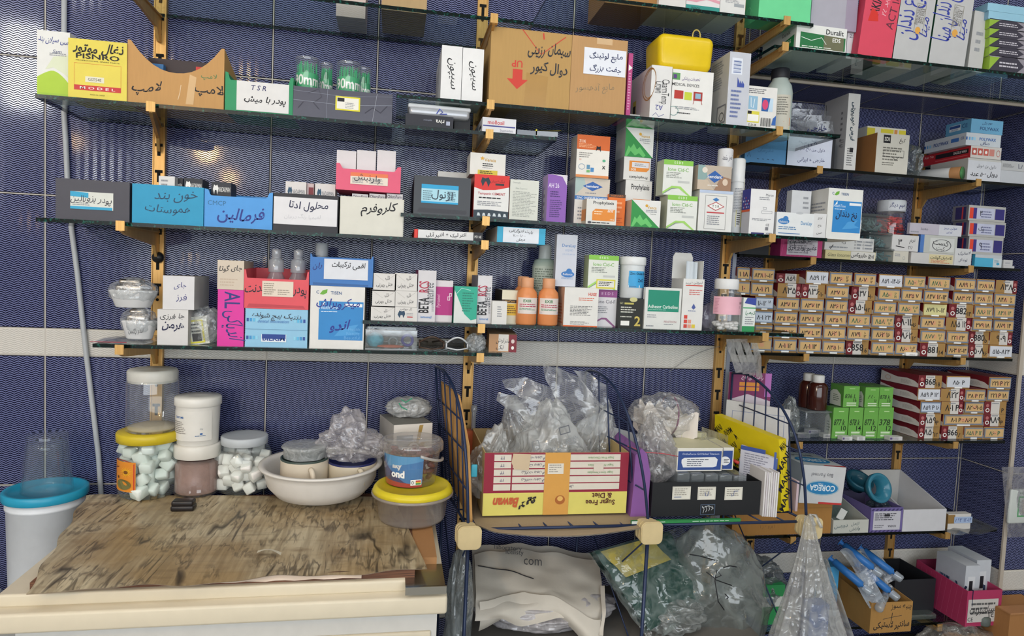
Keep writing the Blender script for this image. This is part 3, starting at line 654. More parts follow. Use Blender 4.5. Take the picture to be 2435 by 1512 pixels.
r1 = carton('carton', 'white upright carton with bronze rings on its side, under the yellow pot', 'box', 1547, 1596, 156, A, ul=1499, c='#dfdedc', side='#d2cfcb', pr=[
    ('t', 'CharmTemp', .66, .52, .2, INK, {'rot': -90, 'mw': .46}), ('t', 'Crown', .42, .60, .18, INK, {'rot': -90, 'mw': .22}), ('t', 'A2', .45, .22, .09, '#3a3f8c', {'rot': 180}), ('s', [(.15, .06), (.3, .12), (.45, .05), (.7, .1)], .001, '#3a3f8c')], spr=[('o', .92, .66, .30, .30, .07, '#b5813e'), ('o', .96, .66, .27, .27, .06, '#c99a55'), ('r', .18, .25, .34, .52, '#c9bf4a'), ('r', .2, .27, .32, .42, INK)])
r2 = carton('carton', 'white MEDICAL DEVICES carton with coloured gadget pictures', 'box', 1597, 1694, 168, A, yf=-.198, d=.12, c='#e6e5e1', pr=[
    ('t', 'MEDICAL DEVICES', .33, .715, .055, INK, {'mw': .66, 'b': .01}), ('r', .0, .80, .18, .93, '#5d9a57'), ('r', .02, .82, .1, .9, '#5a3c80'), ('t', 'تجهیزات پزشکی', .45, .83, .08, '#5a3c80', {'mw': .44}), ('r', .06, .44, .28, .60, '#b5362e'), ('r', .31, .43, .49, .58, '#c3cf3c'), ('r', .53, .43, .75, .60, '#a8352e'), ('r', .575, .47, .71, .57, '#8fb4c8'), ('s', [(.55, .43), (.53, .36)], .0012, '#a8352e'), ('s', [(.73, .43), (.75, .36)], .0012, '#a8352e'),
    ('l', .1, .24, .85, .30, 2, GRY), ('l', .15, .15, .5, .19, 1, INK), ('o', .06, .2, .12, .09, .09, '#5c8f8a')])
zt = max(r1.z, r2.z) + .0005; pa, pb = hy(1561, 130, -.18), hy(1697, 130, -.18); h = hy(1630, 84, -.18).z - zt; cx = (pa.x + pb.x)/2; w = pb.x - pa.x
root = empty('lidded_pot', (cx, -.19, zt)); b = MB(); ye = P('#e3c21a', .3)
def taper(p, v): k = 1
b.rbox(-w/2, w/2, 0, .10, 0, h, .016, ye, n=4)
b.v = [(x * (.90 + .10 * min(1, z/h*1.6)) if z < h*.62 else x*(1 - .12*(z/h - .62)), y, z) for x, y, z in b.v]; b.build('pot', root)
b = MB(); b.tube([(.035*1 + .010*cos(a), .03, h + .010 + .014*sin(a)) for a in [2*pi*i/16 for i in range(16)]], .0018, P('#d6c06a', .4), 6, closed=True); b.build('loop', root)
tag(root, 'bright yellow rounded plastic pot with a cord loop, on the white cartons', 'pot')
carton('carton', 'tall silver-grey carton with a barcode at its top right', 'box', 1731, 1781, 124, A, ul=1688, yf=-.207, c='#c3c6cf', side='#bdbcb8', pr=[('r', .12, .70, .62, .92, '#dfe4ee')] + [('r', .2, .72 + .016*i, .56, .72 + .016*i + .004 + .006*((i*7) % 3 == 0), '#4a5f9a') for i in range(11)] + [('p', [(.42, .53), (.75, .53), (.75, .57), (.65, .62), (.65, .57), (.55, .62), (.55, .57), (.42, .66)], '#3b4fa0'), ('l', .15, .10, .7, .5, 7, '#6a78a8')], spr=[('l', .1, .55, .7, .95, 12, GRY), ('f', .5, .05, .95, .3, .03, '#7a7a80'), ('o', .75, .14, .12, .06, .15, INK)])
carton('carton', 'white carton with two blue medical pictures, beside the silver-grey one', 'box', 1775, 1846, 206, A, d=.09, c='#dfddd9', top='#cfcac2', pr=[('r', .06, .44, .36, .76, '#8fb6d0'), ('r', .5, .42, .88, .74, '#2e5fa0'), ('e', .62, .58, .1, .12, '#d04470'), ('p', [(.72, .42), (.88, .42), (.88, .74), (.78, .74)], '#bcd4e6'), ('s', [(.13, .72), (.15, .5), (.22, .48), (.26, .7)], .0015, '#e9eef2'), ('l', .05, .82, .7, .95, 3, '#6a6a70'), ('r', .02, .13, .44, .40, '#d9d04a'), ('r', .05, .16, .42, .32, WHT), ('r', .05, .33, .18, .40, INK), ('t', 'ZLD-IR', .22, .07, .05, INK, {'mw': .3})] + [('r', .5 + .032*i, .06, .5 + .032*i + .01 + .008*(i % 3 == 0), .26, INK) for i in range(11)] + [('p', [(.86, .1), (1, .1), (1, .34), (.9, .26)], '#3465b0')])
root = None
def jar(name, label, u, vt, vb_z, rp, y, prof, mats, cat='jar', lid=None, label_=None, n=36, extra=None, capname='cap', wall='body', k=1., group=None):
    """turned vessel; prof in fractions of radius and height; lid: (profile, material); label_: (z0,z1,a0,a1,colour,prints)"""
    c = hy(u, vt, y); rad = rp / FPX * (y - CAM.y) * k; z0 = vb_z; h = c.z - z0; root = empty(name, (c.x, y, z0))
    b = MB(); b.lathe([(a*rad, q*h) for a, q in prof], mats, n, cap0=True); b.build(wall, root)
    if lid: b = MB(); b.lathe([(a*rad, q*h) for a, q in lid[0]], lid[1], n, cap1=True, wob=lid[2] if len(lid) > 2 else None); b.build(capname, root)
    if label_:
        q0, q1, a0, a1, colr, prs = label_[:6]; lr = (label_[6] if len(label_) > 6 else 1.0) * rad * 1.012; b = MB(); N = 14
        vs = [(lr*sin(a0 + (a1-a0)*i/N), -lr*cos(a0 + (a1-a0)*i/N), q*h) for q in (q0, q1) for i in range(N+1)]
        b.add(vs, [(i, i+1, N+2+i, N+1+i) for i in range(N)], MAT(colr), True)
        wrapped(b, prs, lr, a0, a1, q0*h, (q1-q0)*h)
        b.build('label', root)
    if extra: extra(root, rad, h)
    tag(root, label, cat, group); R_ = R(); R_.o = root; R_.z = c.z; R_.rad = rad; R_.h = h; R_.x = c.x; R_.y = y; R_.z0 = z0; return R_
jar('plastic_bottle', 'big milky plastic bottle with a black cap at the right end of the shelf', 1857, 166, A, 32, -.105, [(.92, 0), (1, .03), (1, .66), (.9, .76), (.62, .84), (.62, .9)], P('#b9c4bf', .35), lid=([(.68, .86), (.70, .87), (.70, .985), (.66, 1)], P('#23232b', .5)), label_=(.12, .6, -.75, .5, '#c9c4b6', [('l', .1, .4, .8, .95, 8, '#7d7a70'), ('p', [(.5, .2), (1, .35), (1, .1)], '#d8813c'), ('r', .0, .0, 1, .08, '#cfbf4a')]), cat='bottle')
# ---------------------------------------------------------------- top of the picture
A = S['topL']
carton('cardboard_box', 'brown box bottom on the topmost left shelf', 'box', 908, 1016, -60, A, yf=-.19, d=.15, mat=CARD('#b59a72'))
carton('carton', 'pale pink carton bottom on the topmost left shelf', 'box', 800, 870, -60, A, yf=-.12, d=.1, c='#c9b6b0')
A = S['topR']
carton('cardboard_box', 'brown box bottom at the left on the topmost right shelf', 'box', 1440, 1566, -70, A, yf=-.19, d=.14, mat=CARD('#a97d4c'))
carton('carton', 'white carton between the brown and the teal one on the topmost right shelf', 'box', 1568, 1632, -60, A, d=.12, c='#d8d4d0')
carton('carton', 'white carton with a pink wave and teal base on the topmost shelf', 'box', 1633, 1713, -60, A, d=.12, c='#dcd8d8', pr=[('r', 0, 0, 1, .16, '#2a8f86'), ('p', [(0, .26), (.3, .24), (.6, .34), (1, .26), (1, .34), (.6, .42), (.3, .3), (0, .34)], '#d89aa8'), ('t', 'www.', .3, .08, .06, '#174f4a')])
carton('carton', 'plain white carton left of the green one on the topmost shelf', 'box', 1714, 1774, -60, A, d=.12, c='#d9d9d6', pr=[('l', .2, .3, .9, .4, 3, GRY), ('r', .55, .22, .95, .3, '#9aa0a4')])
carton('carton', 'mint green carton on the topmost right shelf', 'box', 1806, 1930, -60, A, yf=-.207, ul=1774, c='#69cf92', side='#56b87e', spr=[('o', .3, .28, .16, .1, .1, '#86dba8')])
A = S['UR']
dur = [('p', [(.08, .1), (.98, .1), (.98, .62), (.08, .70)], '#23703f'), ('p', [(.55, .1), (.95, .1), (.95, .62), (.55, .66)], '#6b6b50'), ('t', 'Duralit', .76, .80, .2, INK, {'mw': .4, 'b': .01}), ('t', 'EDS', .8, .5, .16, WHT, {'mw': .3, 'b': .02}), ('l', .12, .06, .9, .2, 2, '#dfe2da'), ('s', [(.1, .5), (.3, .4), (.5, .55), (.6, .3)], .0014, '#e9efe9')]
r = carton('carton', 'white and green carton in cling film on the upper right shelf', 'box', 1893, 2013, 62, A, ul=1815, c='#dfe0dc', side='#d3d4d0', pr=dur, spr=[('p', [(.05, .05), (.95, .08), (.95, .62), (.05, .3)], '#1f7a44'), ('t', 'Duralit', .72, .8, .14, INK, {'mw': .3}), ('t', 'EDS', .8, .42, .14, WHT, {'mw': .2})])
carton('carton', 'pale lilac-grey carton leaning over the white and green one', 'box', 1930, 2040, -40, r.z + .001, yf=-.19, d=.12, c='#a7a5b0', pr=[('r', .75, 0, 1, 1, '#9a8fa2')])
carton('carton', 'small white carton between the cling-wrapped and the red one', 'box', 2014, 2052, 63, A, yf=-.18, d=.12, c='#d6d5d8', pr=[('t', '2.5 ml', .5, .7, .12, '#555c70')])
carton('carton', 'crimson carton leaning right, lettered along its height', 'box', 2046, 2128, -70, A, yf=-.208, ul=2030, c='#d2465c', side='#b93a52', tilt=5, pr=[('t', 'AKIA DENT', .36, .74, .12, INK, {'rot': 83, 'mw': .5, 'b': .015}), ('p', [(.15, .40), (.45, .42), (.40, .52), (.22, .56)], '#cf3026'), ('t', 'فلوراید ۲۵', .62, .66, .08, '#f1c6ce', {'rot': 83, 'mw': .42}), ('t', 'ACT ۱۵', .84, .56, .1, '#5a2a3a', {'rot': 83, 'mw': .4})])
for u0, u1, tx, lab in ((2130, 2212, 'صرع دندان', 'grey wax carton leaning right beside the crimson one'), (2216, 2302, 'صرع دندان مینا', 'grey wax carton right of its twin, handwritten in blue')):
    carton('carton', lab, 'box', u0, u1, -70, A, yf=-.205, d=.16, c='#b9b9b9', side='#1d4a34', tilt=4.5, pr=[('t', tx, .32, .56, .34, '#2c3a9a', {'rot': 96, 'mw': .62, 'b': .004, 'fit': 1}), ('f', .48, .32, .76, .66, .02, '#9a9890'), ('t', 'PREMIUM QUALITY', .56, .53, .06, '#6e6a62', {'rot': 84, 'mw': .22}), ('t', 'BEES WAX', .67, .53, .06, '#6e6a62', {'rot': 84, 'mw': .17}), ('e', .60, .36, .08, .04, '#d9a04a'), ('t', 'مینا', .8, .42, .14, '#2c3a9a', {'rot': 84})])
carton('carton', 'thin pale grey carton between the wax cartons and the film stack', 'box', 2306, 2340, 26, A, yf=-.19, d=.12, c='#bdbcba', tilt=3, pr=[('l', .3, .3, .8, .7, 3, GRY)])
zc = A; bl = P('#9cc3d6', .4)
for i in range(5):
    q = hy(2385, 158 - 21.5*(i+1), -.2).z
    carton('film_box', 'green and black film box in the upper right stack, %s' % ['lowest', 'second from the bottom', 'third', 'fourth from the bottom', 'highest of the dark ones'][i], 'box', 2352, 2470, 158 - 21.5*(i+1), zc, ul=2330, c='#8f8a93', side='#8cae3a', pr=[('p', [(0, .05), (.55, .05), (.7, .5), (.55, .95), (.25, .95), (0, .6)], '#3a3744'), ('p', [(0, .1), (0, .9), (.2, .9)], '#8cae3a'), ('l', .2, .3, .6, .7, 2, '#c8c4cc')], group='flat film boxes stacked at upper right'); zc = q
for i, (u0, u1, v) in enumerate(((2350, 2470, 33), (2348, 2470, 14))):
    q = carton('film_box', ['pale blue box on the dark film boxes', 'pale blue box on top of everything at upper right'][i], 'box', u0, u1, v, zc + .0005, ul=2318, c='#8fbdd2', side='#7fa9c2', top='#a9cfe0'); zc = q.z
# ================================================================ middle left shelf
A = S['ML']
carton('card_box', 'dark slate closed box with a torn blue and white sticker, at the left end', 'box', 132, 308, 428, A, d=.12, c='#45454f', top='#3c3c46', note=(.20, .27, .78, .70, '#d3d6cf', [('r', 0, 0, .98, .16, '#2f9fc8'), ('p', [(0, .72), (.42, .66), (.42, .95), (0, 1)], '#2f9fc8'), ('l', .05, .2, .5, .4, 2, GRY), ('t', 'پودر یزونالین', .48, .55, .52, '#3a3a44', {'mw': .95})], 'sticker'))
r = bin_('card_bin', 'teal open carton with two handwritten lines', 'box', 314, 484, 441, A, d=.13, c='#1f93bd', dip=.0, ear=.02, back=1.1, pr=[('t', 'خون بند', .62, .72, .26, '#15405e', {'mw': .62}), ('t', 'هموستات', .5, .38, .26, '#15405e', {'mw': .68})])
carton('small_box', 'white small box standing in the teal bin', 'box', 377, 415, 419, r.zi, yf=-.17, d=.04, c='#d9d9d7', pr=[('l', .15, .7, .6, .95, 3, GRY)])
carton('small_box', 'black narrow box behind the white one in the teal bin', 'box', 418, 434, 423, r.zi, yf=-.15, d=.04, c='#20232b', pr=[('t', 'DenNia', .5, .86, .06, WHT, {'mw': .8})])
tooth = [('p', [(.08, .84), (.14, .94), (.22, .91), (.30, .94), (.36, .86), (.3, .72), (.26, .82), (.18, .82), (.14, .72)], WHT), ('t', 'NikDARMAN', .66, .84, .11, WHT, {'mw': .58})]
carton('small_box', 'black small box with a white tooth mark in the teal bin, nearest the blue bin', 'box', 437, 481, 424, r.zi, yf=-.18, d=.05, c='#262a33', pr=tooth)
r = bin_('card_bin', 'bright blue open carton with a dipped front edge', 'box', 486, 648, 453, A, d=.13, c='#4a96da', dip=.17, ear=.10, back=1.02, pr=[('t', 'فرمالین', .55, .34, .42, '#1b2f86', {'mw': .68, 'b': .012}), ('t', 'CMCP', .18, .64, .12, '#2b6a94', {'mw': .3})])
carton('small_box', 'black small box with a white tooth mark in the bright blue bin', 'box', 502, 549, 433, r.zi, yf=-.17, d=.05, c='#262a33', pr=tooth)
r = bin_('card_bin', 'black open carton with a white note, holding pale boxes', 'box', 650, 804, 462, A, d=.13, c='#25252c', dip=.0, ear=.02, note=(.005, .18, .985, .90, '#dbdadd', [('t', 'محلول ادتا', .55, .70, .36, '#24284a', {'mw': .62, 'b': .01}), ('t', 'لعیمیا رنگ درمان', .45, .3, .2, '#c3c3c8', {'mw': .8})]))
tooth2 = [('p', [(.1, .80), (.16, .90), (.22, .87), (.28, .90), (.32, .82), (.28, .72), (.22, .8), (.16, .72)], '#1f4a66'), ('t', 'NikDARMAN', .64, .80, .09, '#4a5560', {'mw': .58})]
carton('small_box', 'white small box with a dark tooth mark, left one in the black bin', 'box', 678, 727, 432, r.zi, yf=-.17, d=.05, c='#d9d4d2', pr=tooth2)
carton('small_box', 'maroon and white narrow box between two white ones in the black bin', 'box', 729, 745, 436, r.zi, yf=-.16, d=.05, c='#c9b2b2', pr=[('r', .25, .6, .95, .92, '#7c2c34')])
carton('small_box', 'white small box with a dark tooth mark, right one in the black bin', 'box', 748, 796, 437, r.zi, yf=-.17, d=.05, c='#d9d4d2', pr=tooth2)
r = bin_('card_bin', 'open carton fronted by a cream card, packed with small boxes', 'box', 808, 960, 470, A, d=.13, c='#c9c8bd', dip=.0, ear=.02, back=.96, note=(.01, -.0, .985, .99, '#d5d3c8', [('t', 'کلروفرم', .62, .70, .36, INK, {'mw': .56, 'b': .012})], 'card'))
zc = 0
for u0, u1, w in ((836, 874, 'left'), (877, 915, 'middle'), (918, 956, 'right')):
    q = carton('small_box', 'white box lettered in dark grey under the pink bin, %s of three' % w, 'box', u0, u1, 461, r.zi, yf=-.185, d=.09, c='#d6d4d6', pr=[('t', 'ChloroForm', .5, .93, .075, '#4a4450', {'mw': .9, 'b': .02})], group='white boxes under the pink bin'); zc = max(zc, q.z)
r = bin_('card_bin', 'pink open carton standing on the white boxes, with a scrawled sticker', 'box', 799, 953, 392, zc + .001, yf=-.195, d=.11, c='#dd5a78', dip=.20, ear=.11, back=1.0, note=(.22, .24, .80, .68, '#e2d6c8', [('r', 0, .68, 1, 1, '#e2764a'), ('l', .05, .1, .45, .6, 5, GRY), ('l', .5, .1, .95, .6, 4, GRY), ('t', 'وارنیش', .45, .55, .75, '#3a3a44', {'mw': 1.05})], 'sticker'))
for u0, u1, w in ((799, 846, 'left'), (847, 893, 'middle'), (895, 940, 'right')):
    carton('small_box', 'plain pale box in the pink bin, %s of three' % w, 'box', u0 + 1, u1, 358, r.zi, yf=-.17, d=.05, c='#dad4d6', group='plain boxes in the pink bin')
carton('small_box', 'flat red and black box with a long white note, at the shelf bracket', 'box', 985, 1148, 549, A, yf=-.2, ul=968, c='#26262c', side='#c22c26', pr=[('r', 0, 0, .05, 1, '#d8392e'), ('t', 'MD NE', .93, .5, .3, WHT, {'mw': .1})], note=(.055, .05, .86, .98, '#dcdcdc', [('t', 'انتر لیک + انتیر آنلی', .5, .5, .7, INK, {'mw': .95, 'b': .008})]))
carton('small_box', 'flat sky blue box with a white note hanging over the right shelf end', 'box', 1182, 1297, 541, A, yf=-.2, ul=1148, c='#3aa6cc', side='#bfc2c0', note=(.12, .04, .86, .97, '#dfe3ea', [('t', 'بایت فتوگرافی', .5, .78, .3, INK, {'mw': .8}), ('t', '۷.۰۰۰ ۱۸۰۰', .45, .48, .18, INK, {'mw': .6}), ('t', 'درمان', .5, .2, .24, INK, {'mw': .4, 'b': .01})]))
# ---------------------------------------------------------------- middle right shelf
A = S['MR']
carton('card_box', 'black plastic-fronted bin with a blue and white sticker', 'box', 984, 1119, 420, A, yf=-.2, ul=974, c=P('#24262c', .3), side='#2e3036', top='#1c1d22', pr=[('p', [(.06, .06), (.94, .06), (.94, .16), (.1, .18)], '#3a3b42')], note=(.13, .30, .78, .78, '#a8d4e2', [('r', 0, .78, 1, 1, '#2a9fd0'), ('r', 0, 0, 1, .1, '#2a9fd0'), ('l', .04, .15, .35, .7, 5, '#5a7a88'), ('l', .7, .15, .97, .7, 6, '#5a7a88'), ('t', 'اژنول', .56, .45, .55, '#2a3a4a', {'mw': .62, 'b': .005})], 'sticker'))
carton('small_box', 'small white box behind the black bin with the blue sticker', 'box', 1040, 1112, 409, A, yf=-.10, d=.05, c='#d6d4d0')
white_tx = lambda *a: [('l', *a, GRY)]
r = carton('carton', 'white carton with a red top band and a black tooth mark', 'box', 1127, 1210, 416, A, d=.09, ul=1119, c='#e0e0de', side='#c2332c', top='#c8352e', pr=[('p', [(0, .70), (.25, .64), (.6, .66), (1, .74), (1, 1), (0, 1)], '#d32f2a'), ('p', [(.18, .84), (.22, .94), (.30, .91), (.40, .94), (.46, .84), (.40, .72), (.34, .84), (.30, .84), (.24, .72)], '#20303c'), ('t', 'نیک درمان', .66, .86, .08, '#7a1c1c', {'mw': .4}), ('r', .6, .765, .85, .81, '#2a2a30'), ('t', 'Tempanic CEMENT', .5, .56, .075, '#b03038', {'mw': .86, 'b': .012}), ('l', .14, .44, .9, .5, 1, INK), ('l', .1, .28, .92, .40, 3, GRY), ('p', [(0, 0), (1, 0), (1, .17), (.4, .20), (0, .18)], '#2b3a46')] + [('p', [(.1 + .15*i, .05), (.2 + .15*i, .05), (.17 + .15*i, .12), (.12 + .15*i, .12)], '#c9d2d6') for i in range(6)])
carton('carton', 'white flip-top box with a gold star, standing on the red-topped carton', 'box', 1118, 1202, 365, r.z + .0005, yf=-.195, d=.07, c='#dedcd6', pr=[('p', [(.34 + .07*sin(i*pi/5)*(1 if i % 2 == 0 else .45), .76 + .11*cos(i*pi/5)*(1 if i % 2 == 0 else .45)) for i in range(10)], '#d9a53a'), ('t', 'Venca', .56, .70, .16, '#c39a46', {'mw': .38, 'b': .012}), ('l', .35, .38, .72, .56, 2, INK), ('l', .35, .3, .7, .36, 1, GRY), ('r', .22, .0, .78, .22, '#cdbb3f'), ('l', .28, .04, .72, .2, 2, INK)])
carton('carton', 'grey-white carton covered in small print, right of the red-topped one', 'box', 1212, 1280, 428, A, d=.08, c='#d3d5cc', pr=[('t', 'Dentsply', .22, .92, .05, '#8a8f8c', {'mw': .3}), ('t', 'Elite Superior', .4, .78, .05, '#9aa39a', {'mw': .6}), ('l', .1, .08, .95, .72, 17, '#a2a69f')])
carton('carton', 'purple and white slim carton beside the small-print grey-white one', 'box', 1301, 1347, 415, A, ul=1289, c='#8a5cb0', side='#b9a6cf', top='#cbbfd6', pr=[('p', [(0, 1), (1, 1), (1, .78), (.75, .96), (.4, .99)], '#dcd6de'), ('t', 'AH 26', .32, .77, .10, '#e4d8ee', {'mw': .55, 'b': .01}), ('l', .15, .52, .7, .66, 3, '#3f2a66'), ('l', .15, .1, .85, .48, 9, '#4f3776')], spr=[('r', .3, .1, .6, .7, '#d8d4da'), ('l', .35, .15, .55, .65, 3, GRY)])
kem = [('r', 0, .62, 1, 1, '#c9bfb2'), ('p', [(0, .62), (.3, .85), (.25, 1), (0, 1)], '#a8bcb8'), ('p', [(.22, .83), (.5, .93), (.80, .83), (.5, .73)], '#2f5fa8'), ('t', 'kemdent', .5, .83, .055, WHT, {'mw': .44, 'b': .015}), ('l', .3, .66, .75, .71, 1, '#8a8a90'), ('r', 0, .54, 1, .62, '#2a6cb0'), ('t', 'ZINC OXIDE BP POWDER', .5, .58, .045, WHT, {'mw': .9, 'b': .012}), ('r', 0, 0, 1, .54, '#d9d5cf'), ('l', .1, .1, .6, .4, 4, GRY)]
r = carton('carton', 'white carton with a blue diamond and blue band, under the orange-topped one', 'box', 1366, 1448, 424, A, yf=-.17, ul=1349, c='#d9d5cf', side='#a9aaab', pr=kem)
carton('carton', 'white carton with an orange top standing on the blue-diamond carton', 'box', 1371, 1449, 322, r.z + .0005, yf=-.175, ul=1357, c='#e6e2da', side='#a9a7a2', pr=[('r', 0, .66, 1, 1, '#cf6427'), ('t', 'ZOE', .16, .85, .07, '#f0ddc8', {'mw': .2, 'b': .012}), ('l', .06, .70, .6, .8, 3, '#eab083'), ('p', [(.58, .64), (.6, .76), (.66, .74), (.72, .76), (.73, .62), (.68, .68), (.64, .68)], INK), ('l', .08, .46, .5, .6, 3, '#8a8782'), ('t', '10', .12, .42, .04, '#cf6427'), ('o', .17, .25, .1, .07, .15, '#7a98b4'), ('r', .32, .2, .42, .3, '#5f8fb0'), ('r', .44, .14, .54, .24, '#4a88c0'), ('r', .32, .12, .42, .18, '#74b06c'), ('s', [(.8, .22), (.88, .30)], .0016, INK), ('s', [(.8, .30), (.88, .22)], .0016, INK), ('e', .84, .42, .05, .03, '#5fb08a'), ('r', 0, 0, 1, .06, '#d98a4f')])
pro = [('t', 'Prophylaxis', .56, .85, .15, INK, {'mw': .68, 'b': .015, 'fit': 1}), ('p', [(.2, .16), (.95, .16), (.95, .62), (.30, .62), (.2, .50)], '#e08a34'), ('t', 'EDS', .80, .56, .10, WHT, {'mw': .28, 'b': .02, 'sh': .3}), ('l', .26, .38, .55, .56, 2, '#fae0c0'), ('t', '100 g', .86, .22, .07, '#fff3e4', {'mw': .14}), ('l', .06, .04, .9, .12, 1, INK), ('e', .12, .08, .06, .05, '#4a4a52')]
carton('carton', 'white and orange paste carton at the front, right of the blue band', 'box', 1394, 1466, 474, A, yf=-.208, ul=1378, c='#dcdad4', side='#c0b49f', pr=pro, spr=[('p', [(.2, .15), (.95, .15), (.95, .6), (.2, .6)], '#cf8038')])
carton('carton', 'orange slim carton with a dark top, behind the front paste carton', 'box', 1446, 1486, 462, A, yf=-.18, d=.05, c='#e17026', top='#5a3a28', pr=[('r', 0, .9, 1, 1, '#52382c'), ('t', 'HARVARD', .5, .95, .06, '#d0783a', {'mw': .85}), ('l', .2, .4, .8, .8, 3, '#f0a878'), ('l', .4, .1, .9, .3, 3, '#c9581a')])
ven = [('p', [(0, 0), (1, 0), (0, 1)], '#2f8f45'), ('p', [(0, .0), (.12, .38), (.2, .3), (.30, .46), (.42, .26), (.52, .36), (.74, .08), (.66, .0), (.5, .14), (.36, .05), (.2, .2), (.08, 0)], '#67c06a'), ('t', 'Venca', .70, .74, .11, '#c9a040', {'mw': .32, 'b': .012}), ('e', .52, .80, .05, .05, '#d9a53a'), ('l', .5, .55, .92, .66, 2, GRY), ('t', 'Prophy Paste', .75, .50, .04, INK, {'mw': .3})]
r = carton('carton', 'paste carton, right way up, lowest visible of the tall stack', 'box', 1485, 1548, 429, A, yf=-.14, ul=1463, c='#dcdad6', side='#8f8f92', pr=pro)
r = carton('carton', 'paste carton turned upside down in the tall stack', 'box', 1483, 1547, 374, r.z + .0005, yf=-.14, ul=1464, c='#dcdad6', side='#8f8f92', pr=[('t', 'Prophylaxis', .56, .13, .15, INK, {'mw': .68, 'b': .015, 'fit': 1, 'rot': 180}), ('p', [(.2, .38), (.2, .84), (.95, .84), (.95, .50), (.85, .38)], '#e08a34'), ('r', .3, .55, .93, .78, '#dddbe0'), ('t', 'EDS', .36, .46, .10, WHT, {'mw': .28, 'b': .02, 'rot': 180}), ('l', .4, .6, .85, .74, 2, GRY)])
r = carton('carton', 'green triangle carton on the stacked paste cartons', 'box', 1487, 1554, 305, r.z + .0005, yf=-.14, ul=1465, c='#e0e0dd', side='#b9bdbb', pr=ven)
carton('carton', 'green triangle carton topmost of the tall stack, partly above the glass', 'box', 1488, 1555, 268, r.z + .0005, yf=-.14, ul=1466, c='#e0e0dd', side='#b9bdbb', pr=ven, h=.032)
carton('carton', 'green triangle carton standing alone at the shelf front', 'box', 1501, 1570, 476, A, yf=-.208, ul=1484, c='#e0e0dd', side='#c9b9a8', pr=ven)
iono = [('r', 0, .86, 1, 1, '#86c24c'), ('t', 'E S D S', .5, .93, .065, '#e6efdc', {'mw': .6, 'b': .01}), ('t', 'Iono Cid-C', .5, .735, .10, '#6fae3c', {'mw': .74, 'b': .005}), ('l', .1, .48, .7, .66, 4, '#8a8f88'), ('t', '20 g', .38, .55, .04, INK, {'mw': .1}), ('r', .5, .36, .9, .42, '#bfc2bf'), ('p', [(0, .08), (.3, .26), (.6, .26), (.95, .0), (.88, .0), (.55, .20), (.32, .20), (0, .02)], '#9fd068'), ('p', [(0, .02), (.3, .20), (.5, .20), (.3, .17), (0, 0)], '#7f8c88')]
r = carton('carton', 'lime-banded cement carton on the middle shelf, lower of the pair', 'box', 1586, 1657, 465, A, yf=-.205, ul=1567, c='#e0e2dc', side='#aeb5a2', top='#7fae58', pr=iono)
carton('carton', 'lime-banded cement carton on the middle shelf, upper of the pair', 'box', 1577, 1647, 381, r.z + .0005, yf=-.2, ul=1561, c='#e0e2dc', side='#aeb5a2', top='#7fae58', pr=iono)
r = carton('carton', 'white carton with a red diamond outline under the picture carton', 'box', 1661, 1741, 453, A, d=.09, c='#dededb', pr=[('f', .18, .06, .82, .88, .012, '#8a8a88'), ('p', [(.4, .78), (.5, .83), (.6, .78), (.5, .73)], '#3a78b8'), ('p', [(.24, .62), (.5, .73), (.76, .62), (.5, .51)], '#b0363c'), ('p', [(.28, .62), (.5, .71), (.72, .62), (.5, .53)], WHT), ('t', 'T S R', .5, .62, .06, INK, {'mw': .3, 'b': .01}), ('r', .24, .45, .76, .48, '#c0444a'), ('l', .26, .16, .74, .40, 5, GRY), ('r', 0, .93, 1, 1, '#b9c6dc')])
r = carton('carton', 'beige picture carton with a blue diamond on top of the red-diamond carton', 'box', 1659, 1739, 394, r.z + .0005, d=.09, c='#b9ab9c', top='#cfc8be', pr=[('p', [(0, .2), (.3, .5), (.2, 1), (0, 1)], '#8aa6a4'), ('p', [(.5, 0), (1, 0), (1, .5), (.7, .6)], '#9c7a62'), ('p', [(0, 0), (.5, 0), (.3, .4), (0, .4)], '#c9b8a4'), ('p', [(.26, .55), (.5, .80), (.76, .55), (.5, .30)], '#2f5fa8'), ('t', 'kemdent', .5, .55, .14, WHT, {'mw': .42, 'b': .015}), ('e', .2, .8, .08, .12, '#dfd6c8'), ('e', .82, .35, .08, .14, '#d8c4b0'), ('l', .3, .14, .75, .24, 1, '#e6e0d8')])
jar('plastic_cup', 'small white cap-shaped cup with pencil writing, on the picture carton', 1726, 355, r.z + .0005, 19, -.17, [(.96, 0), (1, .03), (1, .94), (.94, .99), (.3, 1)], P('#d6d6d8', .4), cat='cup', wall='cup', label_=(.25, .7, -.9, .6, '#d6d6d8', [('t', 'تمیز مقعد', .5, .5, .7, '#5a5c68', {'mw': .9})]))
def stick(root, rad, h):
    b = MB(); b.tube([(rad*1.16, 0, h*.05), (rad*1.16, 0, h*.75)], .0012, P('#d8d2c4', .5), 6); b.build('straw', root)
jar('spray_can', 'white spray can with a tall white cap and a yellow sticker', 1757, 378, A, 17, -.14, [(.9, 0), (1, .02), (1, .66), (.9, .70)], P('#d9dadb', .35), lid=([(.98, .69), (1.02, .70), (1.02, .98), (.9, 1)], P('#e3e4e4', .35)), cat='spray can', label_=(.10, .64, -1, .9, '#dcdcdc', [('l', .1, .35, .8, .95, 16, GRY), ('r', .3, .0, .75, .42, '#d5ca44'), ('l', .38, .05, .68, .36, 6, INK)]), extra=stick)
